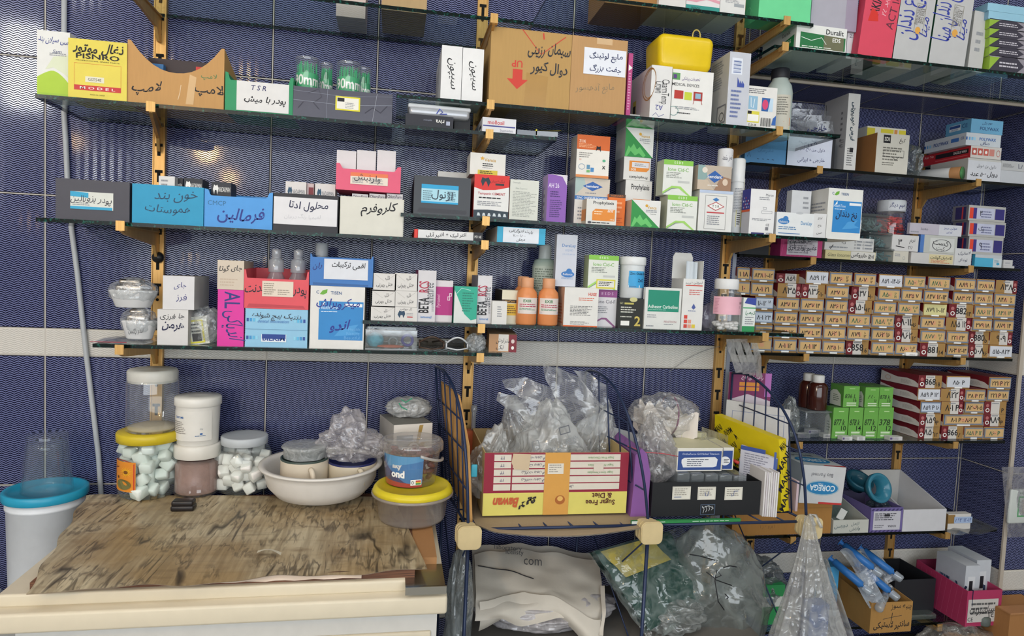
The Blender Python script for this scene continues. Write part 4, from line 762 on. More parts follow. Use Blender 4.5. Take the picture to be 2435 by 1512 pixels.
carton('carton', 'white tall carton with a blue honeycomb side, in front of the spray can', 'box', 1783, 1842, 450, A, yf=-.206, ul=1764, c='#e2e2e2', side='#c9c9d2', top='#d2d2d0', pr=[('t', 'Meron', .76, .88, .06, '#565660', {'mw': .3}), ('l', .35, .76, .95, .84, 2, GRY), ('f', .52, .56, .66, .61, .012, GRY), ('f', .47, .47, .9, .53, .012, GRY), ('l', .1, .3, .9, .36, 2, GRY), ('t', 'CE', .74, .22, .05, '#4a4a50', {'mw': .14}), ('r', .66, .1, .78, .17, '#7a7a80'), ('r', .1, .0, .62, .04, '#34346e'), ('t', 'VOCO', .82, .03, .04, '#34346e', {'mw': .24, 'b': .01})], spr=[('r', 0, .55, 1, 1, '#3b3f92'), ('r', 0, .50, 1, .55, '#d8603a')] + [('e', .2 + .2*(i % 4) + .1*(i//4 % 2), .60 + .07*(i//4), .05, .022, ['#9fb4dc', '#c85a6a', '#dfe4f0'][i % 3]) for i in range(14)])
carton('carton', 'low white carton with a blue cloud, at the right end of the shelf', 'box', 1846, 1935, 506, A, yf=-.208, d=.09, c='#dcdfe0', side='#cdd0d2', pr=[('e', .19, .62, .15, .13, '#3a7ab8'), ('e', .24, .74, .07, .1, '#3a7ab8'), ('t', 'Reliance', .19, .6, .09, WHT, {'mw': .22}), ('t', 'DuraLay', .80, .56, .20, '#3f86b8', {'mw': .3, 'b': .012}), ('l', .06, .26, .66, .42, 2, '#4a7aa8'), ('r', .06, .1, .64, .13, '#3a6fa8'), ('e', .6, 1.0, .1, .05, '#b9bcc0')])
carton('carton', 'pale grey carton with an open flap, behind the blue cloud carton', 'box', 1880, 1926, 453, A, yf=-.15, ul=1868, c='#c9cbce', side='#b9bcc0', pr=[('l', .6, .6, .9, .9, 3, GRY), ('r', .7, .3, .8, .4, '#c0504a')])
c = hy(1858, 490, -.13); b = MB(); b.ico((0, 0, 0), .022, .014, .024, P('#3b3270', .35), 3); zc = A + .024
tag(b.build('ball', None, (c.x, -.12, zc)), 'dark violet round cap half hidden behind the blue cloud carton', 'cap')
cot = lambda tx, h=.3: [('t', 'C', .13, .90, .05, '#3a5a86', {'b': .02}), ('p', [(.17, .87), (.22, .93), (.31, .95), (.30, .89), (.23, .86)], '#6aa83a'), ('t', 'TISEN', .47, .895, .05, '#3a5a86', {'mw': .28, 'b': .02}), ('r', .16, .14, .98, .76, '#2f83c4'), ('p', [(.2, .67), (.24, .73), (.27, .75), (.27, .69)], WHT), ('t', 'HealthTime', .34, .66, .055, '#cfe2f2', {'mw': .34}), ('r', .62, .68, .96, .73, '#e4e8ec'), ('p', [(.45, .2), (.6, .35), (.9, .4), (.8, .3), (.95, .25), (.7, .22)], '#4a98d2'), ('l', .2, .58, .5, .61, 1, '#cfe2f2')]
carton('carton', 'white and blue carton with a green leaf on the middle shelf end', 'box', 1967, 2049, 449, A, yf=-.203, ul=1905, c='#dcdcd8', side='#c9c8c4', pr=cot('') + [('t', 'نخ دندان', .55, .47, .2, '#1f2a4a', {'mw': .62, 'b': .012})], spr=[('l', .4, .55, .95, .75, 3, GRY), ('r', .2, 0, .9, .3, '#2a6aa4')])
carton('small_box', 'white narrow box with tiny handwriting, beside the green leaf carton', 'box', 1934, 1964, 508, A, yf=-.207, d=.03, c='#d6d6d6', pr=[('t', 'آماج', .5, .8, .14, INK, {'mw': .8}), ('t', 'عاج', .5, .5, .14, INK, {'mw': .7}), ('t', 'سن', .5, .2, .12, INK, {'mw': .8})])
# ================================================================ lower left shelf
A = S['DL']
foil = CHROME('#b9b2ab', .22)
def foil_pack(u0, u1, v0, z0, label, tx=None):
    """bowl-shaped tray in white paper with a metal lid, all inside a clear bag"""
    pa, pb = hy(u0, v0 + 40, -.14), hy(u1, v0 + 40, -.14); w = pb.x - pa.x; h = hy((u0+u1)/2, v0, -.14).z - z0; root = empty('foil_pack', ((pa.x+pb.x)/2, -.14, z0))
    b = MB(); b.lathe([(w*.33, 0), (w*.36, h*.03), (w*.47, h*.52), (w*.49, h*.56), (w*.42, h*.6)], P('#d5d5d6', .6), 40, sy=.62, cap0=True, wob=lambda a, z: .035*sin(a*9)*(z > h*.3) + .02*sin(a*5+1)); b.build('paper_tray', root)
    b = MB(); b.rbox(-w*.30, w*.26, -w*.22, w*.22, h*.5, h*.78, .006, foil); b.rbox(-w*.25, w*.21, -w*.18, w*.18, h*.76, h*.97, .008, foil); b.build('metal_box', root)
    b = MB(); b.ico((0, 0, h*.55), w*.50, w*.31, h*.46, FILM(.10, crinkle=.5, scale=60), 4, .12, 1.6, int(u0)); b.build('clear_bag', root)
    if tx: b = MB(); b.prints([('t', tx, .5, .5, .7, '#44464e', {'mw': .8})], (-w*.22, -w*.62*.49 - .003, h*.12), (1, 0, 0), (0, 0, 1), w*.5, h*.3); b.build('writing', root)
    tag(root, label, 'metal box'); return z0 + h
zc = foil_pack(288, 374, 731, A + .0045, 'metal dish in white paper and clear bag, lower of two', 'اندو باکس')
foil_pack(258, 374, 661, zc, 'metal dish in white paper and clear bag, upper of two')
b = MB(); pa, pb = hy(232, 800, -.17), hy(372, 806, -.17)
b.grid(lambda a, q: (pa.x + (pb.x - pa.x)*a, -.205 + .14*q, A + .0006 + .003*max(0, sin(a*7 + q*3))), 14, 8, FILM(.3, '#b9bcc4', crinkle=.3)); b.tube([(pa.x, -.206, A + .003), (pa.x*.4 + pb.x*.6, -.206, A + .003)], .0009, P('#b0525c', .5), 6)
tag(b.build('zip_bag'), 'flat clear zip bag with a red seam lying under the metal dishes', 'bag')
r = carton('carton', 'small white box, lower of two, lettered in thick dark pen', 'box', 374, 447, 736, A, ul=None, d=.11, c='#cfcdcc', side='#b5b3b0', pr=[('t', 'جا فرزی', .5, .80, .2, INK, {'mw': .8}), ('t', 'هرمن', .5, .50, .26, '#22264a', {'mw': .72, 'b': .02})])
carton('carton', 'small white box, upper of two, lettered in blue pen', 'box', 387, 462, 656, r.z + .0005, d=.115, c='#d3d2d4', side='#b9b8b6', top='#8a8072', pr=[('t', 'جای', .55, .70, .2, '#3a3f7a', {'mw': .5}), ('t', 'فرز', .6, .36, .24, '#3a3f7a', {'mw': .45})])
c = hy(484, 800, -.17); root = empty('bagged_box', (c.x, -.16, A)); b = MB(); b.box(-.026, .016, -.02, .02, .001, .062, P('#cfcfc4', .5), Matrix.Rotation(radians(-8), 4, 'Y')); b.prints([('f', .05, .05, .8, .9, .08, '#d2c83e'), ('l', .2, .3, .65, .8, 4, INK), ('r', .2, .12, .65, .4, '#3a3a3a')], (-.026, -.021, .001), (1, 0, 0), (0, 0, 1), .042, .06, Matrix.Rotation(radians(-8), 4, 'Y')); b.build('small_carton', root)
b = MB(); b.ico((.002, 0, .040), .036, .03, .042, FILM(.14, crinkle=.6, scale=70), 4, .16, 2, 5, flat=.0005); b.build('clear_bag', root); tag(root, 'small box with a yellow label in a clear plastic bag', 'bag')
r = carton('carton', 'magenta upright carton with AL in blue pen', 'box', 517, 580, 689, A, d=.11, ul=516, c='#d6339a', side='#a82878', pr=[('t', 'AL', .55, .82, .26, '#2b2f7a', {'rot': -90, 'mw': .3, 'b': .01}), ('t', 'اندیاکی', .6, .36, .36, '#2b2f7a', {'rot': -90, 'mw': .5})])
carton('carton', 'small beige box on the magenta carton', 'box', 517, 580, 619, r.z + .0005, d=.10, c='#cdbfae', side='#b3a593', top='#7a6f62', pr=[('t', 'جای گوتا', .5, .72, .26, '#3a3634', {'mw': .85, 'b': .01}), ('l', .1, .1, .8, .4, 3, '#c0ad9a')])
bk = [('r', .0, .60, .06, .70, '#2f4f9a'), ('r', .08, .60, .13, .70, '#3f8fc8'), ('r', .15, .60, .2, .70, '#6fc0e0')]
blk = [('r', q, z, q + .035, z + .09, c_) for z in (.66, .20) for q, c_ in ((.02, '#2f4f9a'), (.07, '#3f8fc8'), (.12, '#5fb4dc'), (.17, '#8ccbe4'), (.78, '#8ccbe4'), (.83, '#5fb4dc'), (.88, '#3f8fc8'), (.93, '#2f4f9a'))]
r = carton('carton', 'light blue carton with blue dashes and a white name plate', 'box', 583, 731, 735, A, d=.13, c='#8dbfdc', top='#7cabc8', pr=blk + [('r', .0, .46, 1, .47, '#5f8eb0'), ('r', .26, .14, .66, .34, '#e6ebef'), ('r', .27, .22, .65, .34, '#22408c'), ('t', 'BILKIM', .46, .235, .13, '#22408c', {'mw': .36, 'b': .03, 'fit': 1}), ('t', 'دنتیک پیچ شونده', .5, .80, .2, '#33363e', {'mw': .84}), ('t', 'dental innovation', .45, .68, .08, '#4a7ab8', {'mw': .5, 'sh': .3})])
r = bin_('card_bin', 'coral red open carton holding two pump bottles', 'box', 580, 734, 643, r.z + .0005, d=.12, c='#d8505a', dip=.22, ear=.05, back=1.05, note=(.28, .32, .76, .72, '#dccfbf', [('l', .05, .1, .45, .9, 6, '#9a8f80'), ('l', .5, .1, .95, .5, 3, '#9a8f80')], 'sticker'), pr=[('p', [(.08, .12), (.92, .10), (.95, .03), (.05, .03)], '#b83f4a'), ('t', 'پودر لقمی گلیدنت', .5, .5, .36, '#2a2230', {'mw': .95, 'b': .008})])
o2 = r
for u, v, w in ((658, 592, 'left'), (710, 594, 'right')):
    jar('pump_bottle', 'translucent pump bottle with a milky cap in the red bin, %s one' % w, u, v, r.zi, 21, -.15, [(.98, 0), (1, .04), (1, .46), (.62, .60), (.60, .64)], FILM(.35, '#c2ccd4', crinkle=0), lid=([(.78, .60), (.80, .61), (.80, .80), (.5, .84), (.46, .86), (.5, .87), (.5, .98), (.44, 1)], FILM(.65, '#cfd2d8', crinkle=0)), cat='bottle', label_=(.2, .48, -1.1, 1.1, '#5a7a94', [('l', .1, .1, .9, .9, 4, '#c8d6e0')]))
r = carton('carton', 'white and blue carton with a green leaf, on the lowest left shelf', 'box', 737, 866, 681, A, d=.12, c='#dcdad6', side='#b9b4ac', pr=cot('') + [('t', 'میکروبراش', .52, .72, .17, '#22308a', {'mw': .8, 'b': .008}), ('t', 'اندو', .55, .36, .2, '#22308a', {'mw': .5, 'b': .02}), ('t', 'Health', .82, .32, .05, '#69a9dc', {'mw': .3}), ('t', 'Nature', .8, .25, .05, '#69a9dc', {'mw': .3}), ('t', 'Beautiful', .78, .18, .05, '#69a9dc', {'mw': .38})])
r = bin_('card_bin', 'blue open carton with a white note, on the green leaf carton', 'box', 737, 887, 606, r.z + .0005, d=.12, c='#3b74b8', dip=.10, ear=.04, back=.95, note=(.22, .22, .92, .86, '#d6d9e0', [('t', 'لقمی ترکیبات', .55, .70, .36, INK, {'mw': .76, 'b': .012})]), pr=[('t', 'ران', .12, .62, .22, '#22307a', {'b': .01}), ('p', [(.05, .10), (.93, .08), (.93, .02), (.05, .02)], '#2f5f9c')])
jar('plastic_bottle', 'grey-capped bottle standing in the blue bin', 766, 578, r.zi, 14, -.14, [(1, 0), (1, .6), (.8, .7)], P('#aeb6bd', .4), lid=([(1, .68), (1, .99), (.9, 1)], P('#9da2a8', .4)), cat='bottle')
c0, c1 = hy(869, 800, -.2), hy(992, 800, -.2); zt = hy(930, 785, -.2).z; w = c1.x - c0.x; H = zt - A; root = empty('clear_case', ((c0.x+c1.x)/2, -.2, A)); acr = FILM(.06, '#e8eef2', .04, 0); b = MB()
b.box(-w/2, w/2, 0, .002, 0, H, acr); b.box(-w/2, w/2, .088, .09, 0, H, acr); b.box(-w/2, -w/2 + .002, .002, .088, 0, H, acr); b.box(w/2 - .002, w/2, .002, .088, 0, H, acr); b.box(-w/2, w/2, 0, .09, 0, .002, acr)
b.tube([(-w/2, 0, H), (w/2, 0, H), (w/2, .09, H), (-w/2, .09, H)], .0011, P('#c9ccd2', .2), 5, closed=True); b.tube([(-w/2, -.0006, .001), (w/2, -.0006, .001)], .001, P('#b9bcc4', .2), 5); b.build('case', root); tag(root, 'clear open plastic case of small dental bits, on the lowest left shelf', 'case')
X0 = (c0.x + c1.x)/2
def lump(name, label, cat, x, y, z, rx, ry, rz, m, amp=.15, sc=2, seed=1, sub=3, flat=None, **k):
    b = MB(); b.ico((0, 0, rz*.82), rx, ry, rz, m, sub, amp, sc, seed, flat=0.0003 if flat is None else flat, **k); o = b.build(name, None, (x, y, z)); tag(o, label, cat); return o
lump('sponge', 'light blue sponge piece in the clear case', 'sponge', X0 - .038, -.16, A + .003, .02, .02, .018, P('#4aa2bb', .6), .1)
lump('sponge', 'orange flat piece at the bottom of the clear case', 'sponge', X0 - .002, -.185, A + .003, .03, .009, .004, P('#b0573a', .6), .1)
b = MB(); b.tube([(.012*cos(a), .004*sin(a*2), .014 + .012*sin(a)) for a in [2*pi*i/20 for i in range(20)]], .0035, P('#3f3a94', .3), 8, closed=True); tag(b.build('ring', None, (X0 + .037, -.165, A + .0055)), 'violet plastic ring in the clear case', 'ring')
b = MB(); b.tube([(.010*cos(a), .0, .012 + .010*sin(a)) for a in [2*pi*i/20 for i in range(20)]], .0028, FILM(.3, '#aebcc8', crinkle=0), 8, closed=True); tag(b.build('ring', None, (X0 + .004, -.165, A + .003)), 'clear plastic ring in the clear case', 'ring')
for i, (u0, u1, lab, fr) in enumerate(((996, 1056, 'dark safety glasses with brown lenses, folded on the shelf', '#4a3a30'), (1060, 1112, 'safety glasses with a pale rim, right of the dark pair', '#c9ccd0'))):
    c0, c1 = hy(u0, 815, -.18), hy(u1, 815, -.18); w = c1.x - c0.x; root = empty('glasses', ((c0.x+c1.x)/2, -.17, A)); h = .042
    b = MB(); rim = P(fr, .3)
    ln = [(w*(-.48 + .96*i/16), -.02 - .012*sin(pi*i/16), .004 + h*.75*(.45 + .45*sin(pi*i/16))) for i in range(17)]
    b.tube(ln, .0022, rim, 6); b.tube([(x, y - .002, .004 + .006*abs(x)/w) for x, y, z in ln], .0018, rim, 6); b.tube([ln[0], (ln[0][0], ln[0][1], .004)], .002, rim, 6); b.tube([ln[-1], (ln[-1][0], ln[-1][1], .004)], .002, rim, 6); b.build('frame', root)
    b = MB(); b.grid(lambda a, q: (ln[int(a*16+.01)][0], ln[int(a*16+.01)][1] + .0015, .004 + (ln[int(a*16+.01)][2] - .004)*q), 16, 3, GLASS((.35, .3, .27) if i == 0 else (.3, .32, .36), name='dark_lens')); b.build('lens', root)
    for s in (-1, 1): b = MB(); b.tube([(s*w*.48, -.018, .02), (s*w*.46, .03, .018), (s*w*.1, .055, .012)], .0022, rim, 6); b.build('temple', root)
    tag(root, lab, 'glasses')
c = hy(1132, 820, -.18); lump('crumpled_bag', 'small crumpled clear bag between the glasses and the brown box', 'bag', c.x, -.175, A, .022, .018, .022, FILM(.3, crinkle=.8, scale=90), .3, 2.5, 9, 4)
brk = [('r', .72, 0, 1, 1, '#7a2430'), ('e', .86, .62, .06, .12, '#d9c9c4'), ('e', .86, .25, .05, .1, WHT)]
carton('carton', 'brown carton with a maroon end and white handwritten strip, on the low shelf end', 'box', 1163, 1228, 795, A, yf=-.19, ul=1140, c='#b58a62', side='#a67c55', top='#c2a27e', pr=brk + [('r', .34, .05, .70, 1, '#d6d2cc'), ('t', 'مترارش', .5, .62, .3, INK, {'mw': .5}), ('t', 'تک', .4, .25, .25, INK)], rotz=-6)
# ================================================================ lower right shelf
A = S['DR']; zc = A
for j, (v, w) in enumerate(((730, 'bottom'), (692, 'middle'), (650, 'top'))):
    zn = 0
    for i, (u0, u1) in enumerate(((882 - j*-3, 938 - j*-2), (939, 992))):
        last = j == 0 and i == 1
        q = carton('small_box', 'white small gel box, %s row, %s column%s' % (w, ['left', 'right'][i], ', with a tooth mark' if last else ''), 'box', u0, u1, v, zc, yf=-.2, d=.11, c='#d5d2ce', top='#8a8680', pr=([('p', [(.12, .45), (.2, .75), (.3, .68), (.42, .74), (.46, .5), (.38, .2), (.34, .42), (.26, .42), (.22, .2)], '#22405a'), ('t', 'ژل جوشی', .5, .85, .2, INK, {'mw': .7}), ('l', .52, .4, .92, .6, 2, GRY), ('r', .55, .25, .8, .34, '#b8484a')] if last else [('t', 'ژل', .62, .74, .26, INK, {'mw': .3}), ('t', 'هتل بهرنی', .5, .30, .3, INK, {'mw': .72}), ('s', [(.05, .95), (.45, .55)], .0005, '#aaa6a0'), ('s', [(.95, .95), (.55, .55)], .0005, '#aaa6a0')]), group='white gel boxes in two columns'); zn = max(zn, q.z)
    zc = zn + .0005
beta = [('t', 'BETA', .35, .32, .2, INK, {'rot': 90, 'mw': .30, 'b': .02}), ('t', 'RCS', .35, .68, .2, '#b02f4a', {'rot': 90, 'mw': .22, 'b': .02}), ('t', 'Silverfree', .62, .55, .18, '#55565c', {'rot': 90, 'mw': .42}), ('t', 'iomored', .5, .09, .05, '#3a78b8', {'mw': .6, 'b': .02}), ('l', .8, .2, .95, .6, 20, GRY)]
carton('carton', 'silver-white slim carton with black and red upright lettering, left of the pink one', 'box', 993, 1036, 643, A, yf=-.195, ul=983, c='#cfcdd0', side='#9c3f6e', pr=beta)
carton('carton', 'pink and white carton between two silver-white slim cartons', 'box', 1035, 1076, 667, A, yf=-.185, d=.07, c='#d6cfd2', pr=[('r', 0, .16, 1, .85, '#b22d7c'), ('f', .7, .52, .85, .62, .04, '#e6d0dc'), ('f', .8, .62, .95, .70, .04, '#e6d0dc'), ('t', 'Pyroanol', .2, .5, .1, '#e6c0d6', {'rot': 90, 'mw': .3})])
carton('carton', 'mint green and white carton in cling film', 'box', 1080, 1134, 681, A, yf=-.205, ul=1075, c='#d3d8d4', side='#2f9a80', top='#5a8f80', pr=[('p', [(0, 1), (1, 1), (1, .12), (.75, .08), (.45, .25), (.25, .55), (0, .9)], '#2aa48a'), ('l', .35, .3, .85, .85, 8, '#1f7866'), ('s', [(.1, .8), (.3, .95), (.7, .9)], .001, '#bfe6dc')])
carton('carton', 'silver-white slim carton with upright lettering, right of the mint one', 'box', 1135, 1169, 655, A, yf=-.19, ul=1120, c='#d3d1d4', side='#8f8a90', pr=beta)
carton('carton', 'cream carton with black and yellow bands, left of the orange bottles', 'box', 1193, 1232, 690, A, yf=-.18, ul=1176, c='#d8d2bb', side='#3a3630', pr=[('r', 0, .62, 1, .72, '#3a2a22'), ('r', .2, .25, 1, .60, '#e0b83a'), ('t', 'DoCent', .5, .67, .06, '#d9a43a', {'mw': .6}), ('l', .3, .3, .9, .55, 4, '#7a5a20')])
carton('small_box', 'small plain white box before the cream and black carton', 'box', 1170, 1205, 716, A, yf=-.207, d=.04, c='#d8d6d2', pr=[('l', .35, .3, .7, .8, 5, GRY)])
org = P('#d98a55', .35); orgc = P('#d59a72', .4)
olab = [('t', 'EXIR', .45, .80, .18, '#3a7a4a', {'mw': .4, 'b': .02}), ('l', .1, .4, .9, .64, 2, '#b0405a'), ('l', .1, .22, .9, .36, 2, '#4a8a6a'), ('r', .1, .04, .9, .16, '#5a6aa0')]
oprof = [(.9, 0), (1, .03), (1, .60), (.92, .70), (.62, .78), (.56, .80)]
olid = ([(.60, .79), (.62, .80), (.62, .985), (.56, 1)], orgc)
for u, v, rp, y, w in ((1245, 657, 22, -.13, 'behind the front pair'), (1255, 660, 25, -.19, 'left of the front pair'), (1306, 662, 25, -.19, 'right of the front pair')):
    jar('medicine_bottle', 'orange plastic bottle with a pale cap, ' + w, u, v, A, rp, y, oprof, org, lid=olid, cat='bottle', label_=(.24, .58, -1.15, 1.15, '#dcd2cc', olab), group='orange medicine bottles')
jar('plastic_bottle', 'pale green tall bottle with a white flip cap, behind the orange bottles', 1297, 582, A, 29, -.075, [(.95, 0), (1, .02), (1, .72), (.85, .80), (.5, .82)], P('#b9c8bc', .3), lid=([(.52, .81), (.54, .82), (.52, .98), (.45, 1)], P('#d3d8d6', .35)), cat='bottle', label_=(.25, .72, -1.2, 1.2, '#c4cfc2', [('l', .05, .05, .95, .95, 14, '#7a8a7c')]))
hug = carton('carton', 'white carton with red letters at top right and an orange base edge', 'box', 1341, 1422, 684, A, yf=-.205, ul=1326, c='#dedcd7', side='#cfa58a', pr=[('r', 0, 0, 1, .03, '#d8662f'), ('t', 'HUGE', .82, .84, .08, '#c8452e', {'mw': .24, 'b': .03}), ('l', .42, .66, .96, .76, 2, '#d06a50'), ('l', .18, .28, .85, .54, 7, '#6a6a68'), ('l', .2, .05, .8, .14, 3, '#8a8a88')], spr=[('l', .1, .05, .9, .6, 7, '#c86a40')])
carton('carton', 'tall pale lilac carton with a blue cloud, standing above the orange-edged carton', 'box', 1322, 1371, 558, hug.z + .001, yf=-.18, d=.07, ul=1317, c='#c9ccd6', side='#a9acb8', pr=[('t', 'DuraLay', .60, .785, .075, '#3f7ab8', {'mw': .66, 'b': .008}), ('t', 'LIQUID', .62, .70, .045, '#8aa4c8', {'mw': .38}), ('t', '2 FL OZ (60 ml)', .6, .62, .035, '#8aa4c8', {'mw': .6}), ('e', .6, .24, .32, .06, '#3a76b8'), ('e', .66, .30, .14, .05, '#3a76b8'), ('t', 'Reliance', .6, .24, .04, WHT, {'mw': .5}), ('l', .3, .14, .9, .19, 2, '#8aa4c8')])
r = carton('carton', 'white carton with a violet band under the lime-banded one', 'box', 1408, 1466, 689, A, yf=-.175, d=.08, c='#d4d3d6', pr=[('r', 0, .80, 1, 1, '#8c4a84'), ('t', 'E S D S', .6, .9, .08, '#d0b8d0', {'mw': .6}), ('t', 'Iono Cid-F', .55, .68, .09, '#5a5560', {'mw': .76}), ('l', .2, .36, .7, .56, 4, GRY), ('p', [(0, .08), (.4, .24), (.6, .24), (1, .0), (.9, 0), (.55, .19), (.4, .19), (0, .03)], '#8c5a84')])
carton('carton', 'lime-banded cement carton with a yellow sticker, on the lower shelf', 'box', 1399, 1470, 607, r.z + .0005, yf=-.18, ul=1388, c='#dcdfd6', side='#a9b592', top='#7fae58', pr=iono + [('r', .28, .03, .92, .30, '#d5cc44'), ('r', .32, .07, .88, .26, '#e0dfd6'), ('l', .36, .1, .84, .24, 3, INK)])
r = carton('carton', 'black carton with a gold number 2, under the white tub', 'box', 1471, 1529, 710, A, yf=-.195, ul=1465, c='#23241f', side='#1b1c18', top='#2c2c28', pr=[('t', 'GC', .1, .84, .06, '#d4d0a0', {'mw': .16}), ('r', .22, .8, .6, .86, '#b9b05a'), ('e', .58, .97, .16, .08, '#c8c48a'), ('l', .08, .5, .75, .74, 3, '#d8d8cc'), ('t', '2', .78, .24, .34, '#c9b45a', {'b': .02}), ('l', .08, .34, .7, .42, 1, '#c8c8bc'), ('r', .1, .08, .45, .24, WHT)])
zn = [('r', 0, 0, 1, .66, '#3d9fd6'), ('p', [(0, .28), (.3, .2), (.6, .4), (1, .3), (1, .1), (0, .1)], '#6fbce4'), ('r', 0, .66, 1, 1, '#d9dcdf'), ('t', 'Zinc Oxide 100 g', .5, .82, .18, INK, {'mw': .9, 'b': .006}), ('t', 'ZnO', .55, .44, .2, '#1f3f6a', {'mw': .3, 'b': .01}), ('r', 0, 0, .5, .14, '#e4e6e6'), ('l', .05, .03, .45, .12, 1, '#4a78a0')]
jar('plastic_tub', 'white tub with a blue label, on the black carton', 1505, 611, r.z + .0005, 32, -.16, [(.86, 0), (.90, .02), (.96, .80)], P('#d3d8da', .35), lid=([(1.0, .80), (1.04, .82), (1.04, .97), (.98, 1), (.2, 1)], P('#dfe2e2', .35)), cat='tub', capname='lid', label_=(.26, .66, -.6, 1.3, '#3d9fd6', zn, .94))
carton('carton', 'white carton with a large green panel', 'box', 1533, 1619, 684, A, yf=-.2, d=.09, ul=1528, c='#d9dad6', pr=[('r', .08, .42, .94, .94, '#1f8a70'), ('t', 'Adhesor Carbofine', .5, .54, .085, '#e0ebe6', {'mw': .82, 'b': .01}), ('l', .1, .45, .6, .48, 1, '#9fd0c0'), ('l', .08, .26, .4, .36, 2, GRY), ('t', 'PENTRON', .72, .18, .05, '#a86a70', {'mw': .34}), ('l', .55, .1, .92, .14, 1, GRY), ('l', .06, .04, .3, .1, 1, GRY)])
pk = R(); cc = carton('carton', 'white carton with red and yellow squares and raised flaps', 'box', 1622, 1672, 663, A, yf=-.2, d=.07, c='#dddcd9', pr=[('r', .12, .86, .92, .88, '#c84438'), ('t', 'لیدوکائین ۱۰ درصد', .5, .92, .06, INK, {'mw': .8}), ('l', .3, .68, .95, .8, 3, '#c8605a'), ('p', [(.45, .44), (.55, .52), (.65, .44), (.55, .40)], '#4a5a9a'), ('l', .3, .36, .75, .39, 1, '#5a6a9a'), ('r', .12, .22, .28, .29, '#d0453a'), ('r', .12, .13, .28, .20, '#d0453a'), ('r', .31, .13, .47, .20, '#dd9a84'), ('r', .12, .04, .28, .11, '#d0453a'), ('r', .31, .04, .47, .11, '#dd9a84'), ('r', .50, .04, .66, .11, '#dcc23a')])
w, h, d = cc.w, cc.h, cc.d; b = MB(); fl = P('#d4d3d0', .5)
b.prism([(-w*.52, h), (w*.42, h), (w*.46, h + .055), (w*.36, h + .066), (-w*.42, h + .066), (-w*.52, h + .055)], d - .002, d - .0005, fl); b.box(w/2 - .0012, w/2, .01, d - .01, h, h + .045, fl)
b.grid(lambda a, q: (-w*.2 + w*.55*a, .025 + .003*sin(a*9), h + .044*q - .002*a), 8, 2, P('#c3cbd2', .5)); b.build('flaps', cc.o if cc.o.type == 'EMPTY' else cc.o)
pills = P('#e2e0de', .5)
def neo(root, rad, h):
    b = MB(); rng = random.Random(3)
    for i in range(34):
        a = rng.random()*6.28; q = rad*.78*sqrt(rng.random()); b.ico((q*cos(a), q*sin(a), .006 + .014*rng.random()), .0075, .0075, .005, pills, 1)
    tag(b.build('pills', root), kind='stuff')
jar('pill_jar', 'clear jar with a white cap, pink label and white tablets', 1729, 663, A, 38, -.175, [(.9, .0), (.98, .02), (1, .06), (1, .66), (.94, .74), (.72, .80), (.72, .82)], FILM(.06, '#e4eaec', .05, 0), lid=([(.78, .80), (.80, .81), (.80, .975), (.74, 1)], P('#dcdcdc', .4), lambda a, z: .012*sin(a*40)), label_=(.32, .66, -1.35, 1.1, '#e3aebc', [('t', 'NEO', .86, .66, .14, '#6a4a5a', {'mw': .16}), ('l', .05, .1, .2, .9, 10, '#c98a9c'), ('f', .78, .36, .98, .48, .008, '#8a5a6a')]), extra=neo)
carton('small_box', 'white, blue and green small carton right of the pink-label jar', 'box', 1766, 1796, 708, A, yf=-.19, d=.05, c='#dbe0dc', pr=[('r', 0, 0, 1, .16, '#2f8f56'), ('p', [(.1, .84), (1, .78), (1, 1), (.3, 1)], '#37489a'), ('r', 0, .68, 1, .72, '#5aa878'), ('t', 'کیمیا', .6, .55, .16, '#3a7a5a', {'mw': .8}), ('l', .2, .2, .9, .45, 4, GRY)])
lump('zip_bag', 'pale lilac transparent pouch behind the white and red carton', 'bag', hy(1686, 700, -.12).x, -.12, A, .020, .012, .036, FILM(.35, '#b9b0c6', crinkle=.3), .1, 2, 4)
# ================================================================ alcove, wax shelf
A = S['R1']; Y = -.025
carton('card_box', 'blue carton under the tall grey one, at the left end of the alcove', 'box', 1772, 1870, 318, A, yf=Y, d=.12, c='#4f86b4', top='#5a8fba', pr=[('t', 'دندرسان', .5, .45, .16, '#3a6a94', {'mw': .5}), ('s', [(.06, .2), (.1, .35), (.14, .2)], .0015, '#2a4a6a')] + [('s', [(.3 + .12*i, .16), (.35 + .12*i, .15)], .0015, '#1f3550') for i in range(4)])
r = carton('card_box', 'black carton behind a large white note, beside the blue carton', 'box', 1872, 1985, 326, A, yf=Y, d=.12, c='#1d1e24', note=(.0, .0, .93, .96, '#cdd2e2', [('t', 'داول من ناج دار', .56, .60, .17, '#2c3266', {'mw': .8}), ('t', 'خارجی + ایرانی', .55, .24, .17, '#2c3266', {'mw': .78}), ('t', 'نمب', .6, .92, .1, '#2c3266')]))
c = hy(1928, 280, .01)
for i, w in enumerate(('front one, marked in blue', 'second from the front', 'third from the front', 'rearmost')):
    b = MB(); b.grid(lambda a, q: (-.055 + .11*a + .004*sin(q*5 + i), .006*sin(a*4 + i) + .012*q*(1-q), (.05 + .018*i)*q), 10, 6, FILM(.10, '#9aa0ae', crinkle=.25, scale=30))
    if i == 0: b.prints([('t', 'خارجی', .5, .5, .5, '#23285a', {'mw': .7, 'b': .01})], (-.05, -.008, .003), (1, 0, 0), (0, 0, 1), .1, .045)
    tag(b.build('zip_bag', None, (c.x, -.015 + .014*i, r.z)), 'clear zip bag lying above the white-noted black carton, ' + w, 'bag', 'zip bags above the white note')
